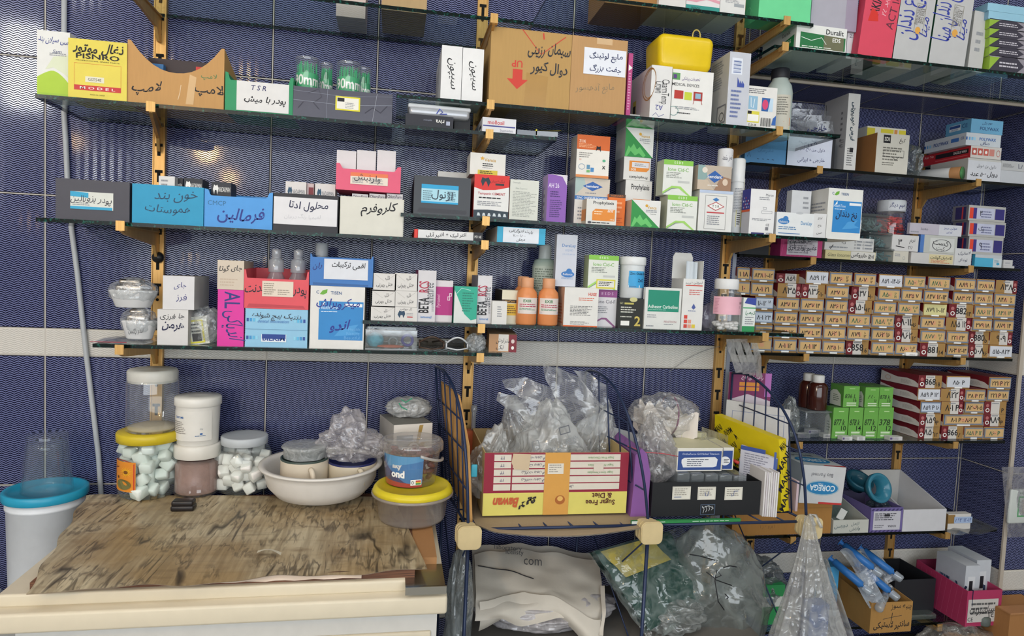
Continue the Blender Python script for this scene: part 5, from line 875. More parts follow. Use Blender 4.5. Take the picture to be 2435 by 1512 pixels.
carton('box_file', 'tall thin white box with handwriting down its spine', 'box', 2012, 2040, 222, A, yf=Y, ul=1957, c='#cdccca', side='#a3a4a8', top='#55555a', pr=[('t', 'قرص هومیوپتی', .5, .64, .085, '#1f3a4a', {'rot': -90, 'mw': .62, 'b': .03}), ('l', .2, .06, .8, .3, 8, '#6a6a6c'), ('r', .4, .24, .7, .30, INK)], spr=[('l', .75, .3, .85, .8, 7, '#6a6a70'), ('l', .8, .3, .95, .42, 4, '#77777c'), ('s', [(.08, .95), (.1, .8), (.06, .78)], .0016, INK), ('s', [(.05, .5), (.02, .42)], .0016, INK)])
r = carton('carton', 'square white and brown carton with a black square mark', 'box', 2083, 2160, 318, A, yf=Y, ul=2033, c='#c6c3b9', side='#96693e', pr=[('r', .20, .76, .42, .96, INK), ('t', 'SDI', .31, .86, .1, '#cfccc4', {'mw': .16, 'b': .02}), ('l', .2, .32, .85, .68, 5, '#6f6d66'), ('l', .2, .2, .6, .3, 2, '#6f6d66'), ('f', .22, .42, .86, .60, .008, INK), ('t', 'تیغ', .78, .84, .14, INK), ('s', [(.5, .42), (.62, .36), (.72, .45)], .0012, INK)])
carton('small_box', 'yellow and white small carton sticking up behind the black-marked carton', 'box', 2058, 2150, 303, A, yf=.06, d=.05, c='#d5d2c6', pr=[('r', 0, .8, .2, .97, '#c9bb3a'), ('r', .35, .8, .68, .97, '#d5c63a'), ('r', .7, .8, .78, .97, '#cf8a4a'), ('r', .82, .8, 1, .97, '#d5c63a')])
c = hy(2178, 360, .0); lump('dark_bag', 'crumpled grey-green plastic bag between the black-marked carton and the roll', 'bag', c.x, .03, A, .026, .05, .052, FILM(.25, '#7f8b90', crinkle=.8, scale=60), .25, 2, 3, 4)
p1 = hy(2287, 402, Y); rr = .019; root = empty('poster_roll', (p1.x, Y - .002, A + rr)); root.rotation_euler.z = radians(28); b = MB(); T = Matrix.Rotation(radians(-90), 4, 'X')
b.lathe([(rr*.97, .0), (rr, .002), (rr, .026), (rr, .028)], P('#a5764c', .6), 28, T=T, cap0=False); b.lathe([(rr, .028), (rr*1.0, .16)], P('#c5c6c8', .5), 28, T=T, cap1=True); b.build('tube', root)
b = MB(); b.lathe([(rr*.94, 0), (rr*.97, -.002)], P('#3f7a44', .5), 28, T=T, cap0=True, cap1=True); b.build('end_cap', root); tag(root, 'rolled white tube with a green end cap, under the red wax box', 'roll')
r = carton('carton', 'white open-lidded carton with a handwritten note, under the red wax box', 'box', 2300, 2383, 378, A, yf=Y + .002, ul=2212, c='#bdbcb8', side='#b0afac', note=(.0, .0, .96, .9, '#c9cbd2', [('t', 'داول بن دوبل', .55, .74, .2, '#55585f', {'mw': .8}), ('t', 'دوبل ۵۰۰ عدد', .5, .34, .3, INK, {'mw': .86, 'b': .012})]))
zc = r.z
r = carton('wax_box', 'flat red wax box with red pictograms on a white end', 'box', 2308, 2381, 349, zc + .0005, yf=Y, ul=2194, c='#cbc6c2', side='#a8242c', top='#b83038', pr=[('r', .04 + .19*i, .25, .2 + .19*i, .82, q) for i, q in enumerate(('#b5564c', '#bd5a50', '#c05a50', '#c8837a'))] + [('e', .12 + .19*i, .52, .04, .14, WHT) for i in range(3)] + [('o', .9, .5, .06, .28, .16, '#b5564c')], spr=[('r', .3, .42, .96, .80, '#1e1a1e'), ('t', 'DAZZLE WAX', .8, .61, .2, '#d8d0d0', {'mw': .26, 'b': .02}), ('t', 'Azar Teb', .16, .72, .2, '#e0c0c0', {'mw': .2}), ('r', .3, .2, .95, .26, '#c85a60')])
wx = [('r', .0, .42, .04, .66, '#2a5aa0'), ('r', .08, .42, .12, .66, '#5a9ad0'), ('r', .15, .42, .2, .66, '#7ab8e0'), ('r', .22, .42, .27, .66, '#9fd0ea'), ('t', 'POLYWAX', .62, .56, .24, '#3a6ab0', {'mw': .5, 'b': .02})]
r = carton('wax_box', 'flat white wax box between the red and the light blue ones', 'box', 2297, 2380, 318, r.z + .0005, yf=Y, ul=2200, c='#c5cbd2', side='#b9c0ca', pr=wx + [('t', 'صاف', .55, .24, .3, '#27306a', {'mw': .5})], spr=[('r', .0, .36, .04, .6, '#2a5aa0'), ('r', .07, .36, .1, .6, '#5a9ad0'), ('r', .13, .36, .17, .6, '#7ab8e0'), ('t', 'POLYWAX', .42, .5, .3, '#2a4a8a', {'mw': .36, 'b': .02}), ('r', .66, .4, .84, .7, '#3a6ab0'), ('t', 'CE', .92, .6, .2, '#2a4a8a')])
carton('wax_box', 'flat light blue wax box on top of the wax stack', 'box', 2309, 2385, 285, r.z + .0005, yf=Y, ul=2250, c='#6aa4c8', side='#5a94ba', top='#7fb4d2', pr=[('t', 'POLYWAX', .58, .36, .24, '#2a4a78', {'mw': .6, 'b': .012}), ('t', 'موم رنگی', .5, .74, .28, '#24305a', {'mw': .6})], spr=[('r', .15, .35, .6, .78, '#cfd6dc'), ('r', .16, .55, .58, .75, '#2a4a8a'), ('t', 'BILKIM', .37, .45, .14, '#2a4a8a', {'mw': .36}), ('t', 'CE', .76, .6, .3, '#2a4a78')])
r = carton('carton', 'plain pale carton at the right end of the wax shelf, lower one', 'box', 2379, 2450, 407, A, yf=Y, d=.1, c='#b9bcc2')
carton('carton', 'pale carton with a number at the right end of the wax shelf, upper one', 'box', 2381, 2450, 384, r.z + .0005, yf=Y, d=.1, c='#b5b6b8', pr=[('l', .05, .3, .45, .7, 6, '#6a6a6e'), ('t', '۱.۸', .68, .5, .5, '#2a2c50')])
# ================================================================ alcove, film box shelf
A = S['R3']
carton('small_box', 'black low box at the left end of the film box shelf', 'box', 1758, 1828, 578, A, yf=Y, d=.1, c='#23252b', top='#30333a')
carton('carton', 'hot pink low carton with a scribbled white label', 'box', 1856, 1955, 567, A, yf=Y - .004, ul=1832, c='#b83a72', side='#a33266', pr=[('s', [(.02 + .11*i, 0), (.1 + .11*i, 1)], .0006, '#d070a0') for i in range(8)], note=(.15, .10, .88, .84, '#c9c4cc', [('l', .05, .1, .95, .95, 5, '#8a8690'), ('t', 'عقیم پودر بازی', .5, .5, .6, '#2a2a3a', {'mw': .96})], 'label'))
r = carton('carton', 'flat pale yellow carton with a white handwritten note', 'box', 1962, 2082, 597, A, yf=Y, ul=1955, c='#cfc493', side='#b5a87c', pr=[('t', 'Glass Ionomer', .28, .5, .4, '#5a5a4a', {'mw': .46, 'sh': .2})], note=(.50, .02, .98, .98, '#d2cfc8', [('t', 'پیچ هایروکس', .5, .5, .7, INK, {'mw': .95, 'b': .012})]))
carton('carton', 'flat white carton with tick boxes, on the pale yellow one', 'box', 1961, 2078, 565, r.z + .0005, yf=Y, d=.12, c='#cbcac8', pr=[('t', 'زرد', .38, .62, .26, INK), ('t', 'Ref No', .2, .84, .16, '#c04a40', {'mw': .26, 'b': .01})] + [('f', .60 + .17*(i % 2), .18 + .24*(i//2), .63 + .17*(i % 2), .30 + .24*(i//2), .004, '#55555a') for i in range(6)] + [('l', .65, .12, .76, .86, 3, GRY), ('l', .82, .12, .98, .86, 3, GRY), ('l', .1, .14, .55, .34, 1, GRY), ('s', [(.1, .2), (.12, .1), (.17, .4)], .002, INK)])
tealbits = P('#2f5f66', .4)
def clear_tub(name, label, u0, u1, vt, z0, n, colr, yf=Y):
    pa, pb = hy(u0, vt + 20, yf), hy(u1, vt + 20, yf); w = pb.x - pa.x; h = hy((u0+u1)/2, vt, yf).z - z0; root = empty(name, ((pa.x+pb.x)/2, yf, z0)); d = .075; b = MB(); m = FILM(.12, '#aebec0', .08, 0)
    b.rbox(-w/2, w/2, 0, d, 0, h*.82, .005, m); b.build('tub', root); b = MB(); b.rbox(-w/2 - .002, w/2 + .002, -.002, d + .002, h*.80, h, .004, FILM(.4, '#5f6a6c', .1, 0)); b.build('lid', root)
    b = MB(); rng = random.Random(int(u0))
    for i in range(n):
        T = Matrix.Translation((rng.uniform(-w*.40, w*.40), rng.uniform(.01, d - .012), rng.uniform(.006, h*.66))) @ Matrix.Rotation(rng.random()*6, 4, 'X') @ Matrix.Rotation(rng.random()*6, 4, 'Z')
        b.rbox(-.008, .008, -.003, .003, -.002, .002, .0015, colr, T, 1)
    tag(b.build('contents', root), kind='stuff'); tag(root, label, 'tub'); return z0 + h
z1 = clear_tub('clear_tub', 'clear tub of teal bits with scribbled lid writing, lowest of the stack', 2081, 2125, 590, A, 60, tealbits)
z2 = clear_tub('clear_tub', 'clear tub of teal bits, middle of the stack', 2066, 2121, 552, z1 + .0005, 80, tealbits)
z3 = clear_tub('clear_tub', 'clear tub of grey-green bits, top of the stack', 2046, 2113, 508, z2 + .0005, 90, P('#4a6668', .4))
redbits = P('#c8353c', .4)
base = carton('small_box', 'cream small carton under the white note box, beside the tubs', 'box', 2124, 2160, 597, A, yf=Y, d=.10, c='#c6c2b6', pr=[('l', .1, .5, .6, .8, 2, GRY), ('o', .7, .4, .08, .16, .2, GRY)])
carton('note_box', 'white carton with a big handwritten 3, right of the tubs', 'box', 2121, 2184, 559, base.z + .0005, yf=Y, d=.10, c='#c9c8c8', pr=[('t', '۳', .30, .58, .42, INK, {'b': .02}), ('t', 'نرم', .76, .62, .34, INK, {'mw': .36}), ('t', '۲/۸', .72, .24, .22, INK), ('s', [(.15, .3), (.48, .22)], .0025, INK)])
def redin(root, rad, h):
    b = MB(); rng = random.Random(5)
    for i in range(260):
        a = rng.random()*6.28; q = rad*.9*sqrt(rng.random()); T = Matrix.Translation((q*cos(a), q*sin(a), .005 + h*.66*rng.random())) @ Matrix.Rotation(rng.random()*6, 4, 'X'); b.rbox(-.007, .007, -.0025, .0025, -.002, .002, .001, redbits, T, 1)
    tag(b.build('contents', root), kind='stuff')
jar('wax_jar', 'clear jar of red pieces with a white lid, behind the tubs', 2121, 478, base.z + .001, 33, .075, [(.96, 0), (1, .03), (1, .76), (.94, .80)], FILM(.06, '#e0d0d2', .05, 0), lid=([(1.0, .78), (1.04, .79), (1.04, .98), (1, 1)], P('#c3c6cc', .4)), extra=redin, label_=(.80, .97, -.9, .6, '#c9ccd2', [('t', 'موم دیگر', .45, .5, .7, '#2a2f6a', {'mw': .8})], 1.035))
r0 = carton('carton', 'flat carton with small writing at the bottom of the lilac stack', 'box', 2166, 2268, 602, A, yf=Y, ul=2160, c='#c2c0be', pr=[('r', .42, .08, .98, .9, '#cdc29a'), ('t', 'لاستیک گوشت', .7, .62, .4, INK, {'mw': .5, 'b': .012}), ('l', .46, .1, .94, .45, 3, '#c0705a')])
r1 = carton('film_carton', 'grey carton with a blue end and a round scribble', 'box', 2188, 2276, 560, r0.z + .0005, yf=Y, ul=2183, c='#b5b7b2', side='#3f6aae', pr=[('r', 0, 0, .10, 1, '#4a74b4'), ('r', .26, .1, .92, .86, '#c6c8c6'), ('t', 'کست', .56, .62, .32, INK), ('t', 'کیت', .56, .28, .26, INK), ('o', .58, .45, .26, .34, .08, '#4a4a50')])
carton('carton', 'flat lilac and white carton lettered in blue pen, top of its stack', 'box', 2163, 2287, 533, r1.z + .0005, yf=Y, ul=2157, c='#b3aebb', pr=[('r', .56, 0, 1, 1, '#c5c7ce'), ('t', 'Suniko', .28, .5, .2, '#5a5a66', {'mw': .16}), ('t', 'مولت سبز', .78, .68, .32, '#2a3a8a', {'mw': .38}), ('t', 'کم قند', .76, .28, .28, '#2a3a8a', {'mw': .3}), ('l', .02, .1, .2, .3, 1, GRY)])
carton('carton', 'white square carton lettered in black pen, beside the sky blue one', 'box', 2270, 2310, 591, A, yf=Y - .003, d=.1, c='#c7c8ca', pr=[('t', 'لاستیک', .55, .72, .26, '#2a3050', {'mw': .72}), ('t', 'لوندای', .5, .32, .22, '#2a3050', {'mw': .62})])
carton('small_box', 'green small upright carton behind the white square one', 'box', 2279, 2301, 541, A, yf=.03, d=.04, c='#5fa63c', pr=[('t', 'یونولاک', .5, .6, .3, INK, {'rot': 0, 'mw': .9})])
r = carton('carton', 'low sky blue carton with a white lid, near the right end', 'box', 2318, 2382, 606, A, yf=Y, ul=2312, c='#4aa4c6', side='#3a94b8', top='#c2c4c4', pr=[('r', .68, 0, 1, .74, '#bfc9ce'), ('r', 0, .74, 1, 1, '#b4bac0'), ('l', .72, .4, .95, .65, 3, '#5a8aa0'), ('e', .86, .3, .06, .1, '#3a94b8')])
rs = R(); rs.z = r.z + .0006
for i, v in enumerate((564, 527, 490)):
    rs = carton('film_carton', 'grey film carton with violet and red stripes, %s of three' % ('lowest', 'middle', 'top')[i], 'box', 2303, 2391 - 6*(i == 0), v, (rs.z if i else r.z) + .0005, yf=Y + .004, ul=2265, c='#a9a9a7', side='#6a6a72', pr=[('r', .03, .14, .13, .84, '#d0402e'), ('r', .13, .14, .22, .84, '#3a2f7a'), ('r', .22, .14, .70, .84, '#b6bad0'), ('r', .72, .14, .97, .84, '#2f2a70'), ('l', .34, .2, .66, .7, 3, '#6a6e90'), ('t', ('۹', 'یک', '۴')[i], .34, .5, .34, INK)], spr=[('r', .2, .1, .85, .9, '#2f2a5a'), ('r', .6, .1, .68, .9, '#b83a3a')], group='striped film cartons')
r = carton('small_box', 'tiny white box at the right end of the film box shelf, lower', 'box', 2386, 2412, 632, A, yf=Y - .004, d=.05, c='#c0c0c0', tilt=0)
carton('small_box', 'tiny white box at the right end of the film box shelf, upper', 'box', 2386, 2408, 618, r.z + .0005, yf=Y, d=.05, c='#bdbdbd', pr=[('l', .2, .3, .8, .6, 2, GRY)])
# ================================================================ the wall of numbered cartons
TAN = CARD('#d6b27c'); HOLD = P('#7486a0', .35, .2); MAR = '#6e1a24'; GRN = '#2f6a50'
def numbox(u0, u1, z0, h, yf, kind, tx, label, group, X=None, d=.165):
    """long instrument carton seen end-on: a card holder with a number, or the printed maroon/white/tan end"""
    um = (u0+u1)/2; v = _row(um, yf, z0 + h/2); xa, xb = hy(u0, v, yf).x + .0006, hy(u1, v, yf).x - .0006; w = xb - xa
    root = empty('numbered_carton', ((xa+xb)/2, yf, z0)); b = MB(); kr = CARD('#a8824f')
    b.box(-w/2, w/2, 0, d, 0, h, kr, None, MAT(MAR), MAT(MAR), kr, kr if kind != 'E' else MAT('#cfcac4'))
    b.prints([('p', [(0, .02), (1, .02), (1, .30), (.9, .5), (.7, .62), (.45, .56), (.2, .72), (0, .86)], '#d0cbc6'), ('l', .55, .14, .88, .46, 6, '#a39a96'), ('o', .2, .36, .08, .2, .2, '#c9a08a')], (-w/2, d, 0), (0, -1, 0), (0, 0, 1), d, h)
    if kind == 'E':
        a = [('r', 0, 0, .30, 1, MAR), ('r', .70, 0, 1, 1, '#a07c48'), ('e', .14, .68, .07, .14, '#b06a6a'), ('o', .15, .3, .09, .17, .4, WHT)] if not tx.startswith('>') else [('r', 0, 0, .42, 1, '#a07c48'), ('r', .80, 0, 1, 1, MAR), ('e', .9, .68, .06, .13, '#b06a6a'), ('o', .9, .3, .07, .15, .4, WHT)]
        t1, *t2 = tx.lstrip('>').split('|'); a += [('l', .34, .78, .66, .95, 1, GRY), ('t', t1, .5, .5, .5, INK, {'mw': .62, 'b': .012})] + ([('t', t2[0], .84, .3, .34, INK, {'mw': .26, 'b': .01})] if t2 else [])
        b.prints(a, (-w/2, 0, 0), (1, 0, 0), (0, 0, 1), w, h); b.build('carton', root)
    else:
        b.build('carton', root); c = {'L': '#d0ac78', 'G': '#d0ac78', 'W': '#cfd2da', 'Y': '#d6d096', 'P': '#c2cbd8'}[kind]; cm = TAN if kind in 'LG' else MAT(c)
        n = MB(); n.box(-w*.48, w*.48, -.0022, -.0003, h*.10, h*.92, HOLD if kind in 'LGP' else cm); n.box(-w*.45, w*.45, -.0026, -.0022, h*.18, h*.84, cm); n.box(-w*.16, w*.16, -.0032, -.0003, h*.02, h*.13, WHT)
        n.eps = 3; n.prints([('f', .02, .03, .98, .97, .006, '#5f7696')] * (kind in 'LG') + [('r', .40, .3, .62, .7, '#d49a74')] * (kind in 'LG') + [('t', tx.split('|')[0], .5 if '|' not in tx else .34, .48, .54, MAT(GRN) if kind == 'G' else INK, {'mw': .88 if '|' not in tx else .5, 'b': .014})] + ([('t', tx.split('|')[1], .80, .66, .30, MAT(GRN) if kind == 'G' else INK, {'mw': .26, 'b': .012}), ('t', tx.split('|')[2] if tx.count('|') > 1 else '', .80, .3, .30, MAT(GRN) if kind == 'G' else INK, {'mw': .26, 'b': .012})] if '|' in tx else []), (-w*.45, -.0026, h*.18), (1, 0, 0), (0, 0, 1), w*.9, h*.66)
        n.build('label_card', root)
    tag(root, label, 'box', group); return z0 + h
ROWS = [ # bottom row first: (crop x0, x1, kind, text)
 [(100, 258, 'L', ''), (264, 437, 'L', '۸۰۱ ۱۲'), (446, 612, 'L', '۸۰۱ ۱۴'), (616, 782, 'L', '۸۳۵ ۱۰'), (790, 952, 'E', '858|16'), (968, 1136, 'G', '۸۸۱|۸۲'), (1140, 1302, 'L', '۸۶۰|۱۰-۱۲|۱۴'), (1322, 1504, 'E', '881|14'), (1510, 1668, 'L', '۸۶۳ ۱۲-۱۴'), (1674, 1814, 'E', '۵۰۸|۱۶'), (1818, 1984, 'W', '۵۱۵-۸۲۴')],
 [(130, 262, 'L', '۸ ۱۴'), (268, 440, 'L', '۸۳۵ ۱۲'), (445, 616, 'L', '۸۳۷ L ۱۴'), (622, 788, 'L', '۸۶۲ ۱۰'), (796, 962, 'L', '۸۷۹|۱۰|۱۲'), (968, 1136, 'L', '۸۶۲ ۱۶'), (1142, 1306, 'E', '۸۶۲|۱۲'), (1320, 1505, 'G', '۸۷۷|۸-۱۰|۱۲'), (1510, 1670, 'L', '۲۲۱ ۲۳'), (1674, 1820, 'E', '880|b'), (1824, 1986, 'E', '>۹۰۹')],
 [(130, 264, 'P', '۸۰۱ ۲۳'), (272, 443, 'L', '۸۳۵ ۱۴-۱۶'), (449, 622, 'L', '۸۳۷ L ۱۲'), (630, 796, 'L', '۸۳۵ ۹'), (800, 965, 'G', '۸۸۶|۱۴|۱۶'), (970, 1138, 'G', '۸۵۸|۱۲-۱۴|۱۶'), (1142, 1312, 'E', '۸۰۱L|۱۶'), (1320, 1500, 'L', '۸۴۷|۱۶|۱۸'), (1508, 1690, 'E', '>۸۸۵ ۱۲'), (1696, 1840, 'L', '۳۷۹ ۱۸'), (1845, 1996, 'L', '۸۷۹ ۱۴')],
 [(135, 270, 'P', '۱۶-۱۲|۱۸'), (288, 456, 'L', '۸۳۷ ۱۲'), (460, 632, 'L', '۸۳۷ ۱۴'), (638, 804, 'L', '۸۳۶ ۱۲'), (808, 978, 'E', '۸۵۰L|۱۲'), (986, 1152, 'G', '۸۶۳ ۱۲'), (1158, 1322, 'G', '۸۵۶|۱۲-۱۴|۱۶'), (1344, 1514, 'Y', '۸۷۹ ۱۰-۱۲'), (1530, 1706, 'E', '882|۱۴'), (1710, 1846, 'G', '۸۸۶ ۱۲'), (1850, 2000, 'G', '۸۳۸ ۱۴')],
 [(104, 268, 'L', '۸۰۱ ۲۱'), (298, 466, 'E', '>۸۳۵'), (470, 640, 'E', '۸۳۶|۰۱۰'), (645, 812, 'L', '۸۳۷ ۱۶'), (830, 1000, 'E', '۸۳۷ L|۱۰'), (1018, 1180, 'G', '۸۵۰|۱۶|۱۸'), (1184, 1338, 'L', '۸۳۵ ۷'), (1345, 1528, 'L', '۸۴۷ ۱۲-۱۴'), (1556, 1704, 'L', '۸۸۳ ۲۲'), (1708, 1846, 'L', '۳۶۸|۲۱|۲۲'), (1852, 2010, 'L', '۸۴۸|۱۶|۱۸')],
 [(112, 278, 'L', '۸۳۸ ۱۰-۱۲'), (500, 664, 'W', '۸۵۹ ۱۲'), (668, 836, 'L', '۸۳۶|۱۲|۱۴'), (848, 1008, 'L', '۸۰۷|۱۴|۱۲'), (1024, 1196, 'W', '۸۵۹ -۱۴-۱۶'), (1200, 1362, 'G', '۸۵۰|۱۰-۱۲|۱۴'), (1378, 1540, 'G', '۸۷۸|۱۰|۱۲'), (1570, 1722, 'L', '۸۸۹ ۱۰'), (1726, 1858, 'L', '۳۶۸ ۱۸'), (1866, 2022, 'E', '>۸۳۸|۱۶')]]
ORD = ['first', 'second', 'third', 'fourth', 'fifth', 'sixth', 'seventh', 'eighth', 'ninth', 'tenth', 'eleventh', 'twelfth']
RN = ['bottom row', 'second row up', 'third row up', 'fourth row up', 'fifth row up', 'top row']
KD = {'L': 'tan-carded', 'G': 'green-lettered', 'W': 'white-carded', 'Y': 'yellow-carded', 'P': 'pale-carded', 'E': 'maroon-ended'}
YB_ = -.012; HB = (hy(1998, 648, YB_).z - S['R5']) / 6
lat = {c_: i for i, c_ in enumerate('۰۱۲۳۴۵۶۷۸۹')}
def latin(s): return ''.join(str(lat[q]) if q in lat else ' ' if q in '|>' else q for q in s).strip()
for j, row in enumerate(ROWS):
    for i, (a, e, k, tx) in enumerate(row):
        numbox(1750 + a/3.023, 1750 + e/3.023, S['R5'] + j*HB + .0003*j, HB - .0003, YB_ - .004*((i*5 + j*3) % 4), k, tx, '%s carton numbered %s, %s, %s from left' % (KD[k], latin(tx) or 'faintly', RN[j], ORD[i]), 'numbered instrument cartons on the upper alcove shelf')
for j, tx in ((4, '۱۰'), (5, '۱ ۱۸')): numbox(1752 + 2*j - 10, 1783, S['R5'] + j*HB + .002, HB - .0006, YB_, 'L', tx, 'tan-carded carton numbered %s, %s, left end beside the gold standard' % (latin(tx), RN[j]), 'numbered instrument cartons on the upper alcove shelf')
numbox(1846, 1914, S['R5'] + 5*HB + .002, HB*.7, .02, 'E', '۸۵۹', 'maroon and white carton lying behind the top row, near its left', 'numbered instrument cartons on the upper alcove shelf')
c = hy(2168, 842, -.03); b = MB(); b.rbox(-.02, .02, 0, .012, 0, .011, .003, WHT); b.prints([('t', 'B75512', .5, .4, .35, '#8a8a8e', {'mw': .6})], (-.02, 0, 0), (1, 0, 0), (0, 0, 1), .04, .011); tag(b.build('plastic_tag', None, (c.x, -.032, S['R5'])), 'white plastic tag lying at the front under the numbered cartons', 'tag')
# ================================================================ alcove, green carton shelf
A = S['R7']
def gbox(u0, u1, vt, z0, t1, t2, label, ul, yf=-.005):
    return carton('carton', label, 'box', u0, u1, vt, z0, yf=yf, ul=ul, c='#66a248', side='#548a3e', top='#466f38', pr=[('t', t1, .45, .52, .2, '#1c2a1c', {'mw': .72, 'b': .01, 'sh': .15}), ('t', t2, .74, .33, .16, '#1c2a1c', {'mw': .34, 'b': .01}), ('r', .22, .16, .84, .22, '#c5d6b8'), ('r', .22, .06, .84, .12, '#c5d6b8'), ('r', .35, .86, .7, .89, '#b5d69a')], spr=[('p', [(0, 0), (.85, 0), (.8, .55), (.5, .75), (.2, .72), (0, .6)], '#c9cfc2'), ('l', .25, .2, .7, .55, 4, '#5a6a5a')], group='green cartons in two rows')
zt = 0
for u0, u1, t1, t2, w, ul in ((1980, 2016, '877 k', '10', 'first', 1962), (2018, 2051, '878 k', '14', 'second', None), (2053, 2087, '877 k', '12', 'third', None), (2088, 2123, '378', '12', 'fourth', None)):
    q = gbox(u0, u1, 969, A, t1, t2, 'green carton marked %s %s, %s in the lower row' % (t1, t2, w), ul); zt = max(zt, q.z)
for u0, u1, t1, t2, w, ul in ((2006, 2043, '836 L', '16', 'left', 1974), (2057, 2091, '۸۵۰', '۱۶', 'middle', 2040), (2090, 2123, '878 k', '10', 'right', None)):
    gbox(u0, u1, 918 + (u0 > 2050)*3, zt + .0005, t1, t2, 'green carton marked %s %s, %s of the upper row' % (latin(t1), latin(t2), w), ul)
c0, c1 = hy(1918, 990, .0), hy(1978, 990, .0); cw = c1.x - c0.x; hh = hy(1950, 978, .0).z - A; root = empty('clear_tub', ((c0.x+c1.x)/2 - .004, .0, A)); b = MB(); b.rbox(-cw/2, cw/2, 0, .09, 0, hh, .006, FILM(.15, '#b0babd', .1, 0)); b.build('tub', root); b = MB(); b.rbox(-cw/2 - .003, cw/2 + .003, -.003, .093, hh - .004, hh, .002, FILM(.25, '#b9c2c5', .1, 0)); b.build('lid', root); tag(root, 'low clear plastic tub under the two brown bottles', 'tub')
amb = P('#3a1812', .12, spec=.6); BT = [(.95, 0), (1, .03), (1, .66), (.8, .76), (.5, .8)]
for u, v, y, w in ((1925, 887, .065, 'rear'), (1947, 891, .03, 'front')):
    b4 = lambda a, z: .0
    jar('amber_bottle', 'dark amber bottle with a white ribbed cap, the %s one' % w, u, v, A + hh + .0005, 25 if w == 'front' else 24, y, BT, amb, lid=([(.56, .76), (.60, .78), (.60, .98), (.52, 1)], P('#cfcfcd', .4), lambda a, z: .015*sin(a*30)), cat='bottle', n=8 if False else 24)
c = hy(1885, 960, .02); lump('wrapped_item', 'crumpled clear bag standing left of the amber bottles', 'bag', c.x, .03, A, .026, .03, .062, FILM(.16, '#b5bcbc', crinkle=.8, scale=60), .22, 2, 8, 4, fn=lambda p, v: Vector((p.x*(1 - .45*max(0, v.z)), p.y, p.z)))
rng = random.Random(11)
LIT = [(1912, 1036, 36, '#6a6c72'), (1937, 1026, 36, '#b5b3bb'), (1984, 1022, 30, '#c2c2c0'), (1970, 1036, 30, '#b8b6b4'), (2020, 1044, 30, '#d2d2d0'), (2048, 1042, 26, '#d0d0ce'), (2000, 1030, 26, '#a9aaae'), (2142, 1046, 40, '#c9c6c6')]
for i, (u, v, wp, cc) in enumerate(LIT):
    q = hz(u, v, A + .006); w = wp/FPX*(q.y - CAM.y); y0 = min(max(q.y, -.03), .1); b = MB(); b.box(-w/2, w/2, 0, .022, 0, .011, MAT(cc), None, MAT('#c4c4c2')); b.prints([('l', .15, .2, .85, .8, 2, '#5a5566'), ('r', .02, .2, .2, .8, '#5a4a7a' if i % 3 == 1 else cc)], (-w/2, 0, 0), (1, 0, 0), (0, 0, 1), w, .011)
    tag(b.build('small_box', None, (q.x, y0, A), rng.uniform(-.35, .35)), ['open grey sleeve box lying at the front left of the green carton shelf', 'lilac-white tiny box behind the grey sleeve', 'white tiny box with a barcode, before the first green carton', 'beige tiny box right of the grey sleeve', 'white tiny box at the shelf edge, left of a pair', 'white tiny box at the shelf edge, right of a pair', 'grey tiny box in the middle of the scatter', 'white tiny box with a red mark, before the maroon cartons'][i], 'box')
def blister(u, v, z, label, n, m):
    q = hz(u, v, z); root = empty('blister_pack', (q.x, max(q.y, -.02), A)); b = MB(); b.box(-.03, .03, 0, .035, 0, .0015, m)
    for i in range(n): b.rbox(-.028 + .056*i/n, -.028 + .056*(i + .8)/n, .003, .032, .001, .016, .003, m)
    b.build('strip', root); root.rotation_euler.z = radians(12); tag(root, label, 'blister pack')
blister(2062, 1030, A + .01, 'clear green-tinted blister strip before the third green carton', 6, FILM(.3, '#8fa89a', .1, 0))
blister(2085, 1036, A + .005, 'clear blister strip at the shelf front, right of the green-tinted one', 4, FILM(.35, '#c9d0d2', .1, 0))
RB = [ # (column, row from bottom, crop3 x0,x1, kind, text)
 [(812, 1040, 'E', '۸۵۰|۱۲'), (1060, 1292, 'E', '866|۸'), (1296, 1502, 'G', '۸۵۸ P ۱۲'), (1506, 1722, 'G', '۸۶۰ P')],
 [(826, 1054, 'E', '۸۵۹|P'), (1074, 1504, 'L', '۸۰۱ P : ۸۶۲ P'), (1508, 1736, 'E', '۸۸۹|P')],
 [(834, 1052, 'P', '۸۵۹ P ۱۶'), (1056, 1290, 'E', '>۸۰۱ P'), (1300, 1506, 'L', '۸۲۰-۹۰۵'), (1512, 1746, 'E', '|P|')],
 [(806, 1046, 'W', '۸۵۹ P ۱۲'), (1052, 1300, 'E', '>۸۲۲'), (1306, 1524, 'L', '۳۸ P ۲۲'), (1538, 1776, 'L', '۲۲۱ P ۱۸')],
 [(818, 1066, 'E', '868|18'), (1110, 1362, 'W', '۸۵۰ P'), (1560, 1796, 'L', '۲۲۱ P ۲۲')]]
YR = -.005; HR = (hy(2000 + 1650/4.446, 780 + 648/4.446, YR).z - A) / 4
for j, row in enumerate(RB):
    for i, (a, e, k, tx) in enumerate(row):
        numbox(2000 + a/4.446, 2000 + e/4.446, A + j*HR + .0003*j, HR - .0003, YR - .003*((i*5 + j*3) % 4), k, tx, '%s carton numbered %s, lower alcove stack, %s, %s from left' % (KD[k], latin(tx) or 'P', ('bottom row', 'second row', 'third row', 'fourth row', 'top row')[j], ORD[i]), 'numbered instrument cartons on the lower alcove shelf', d=.155)
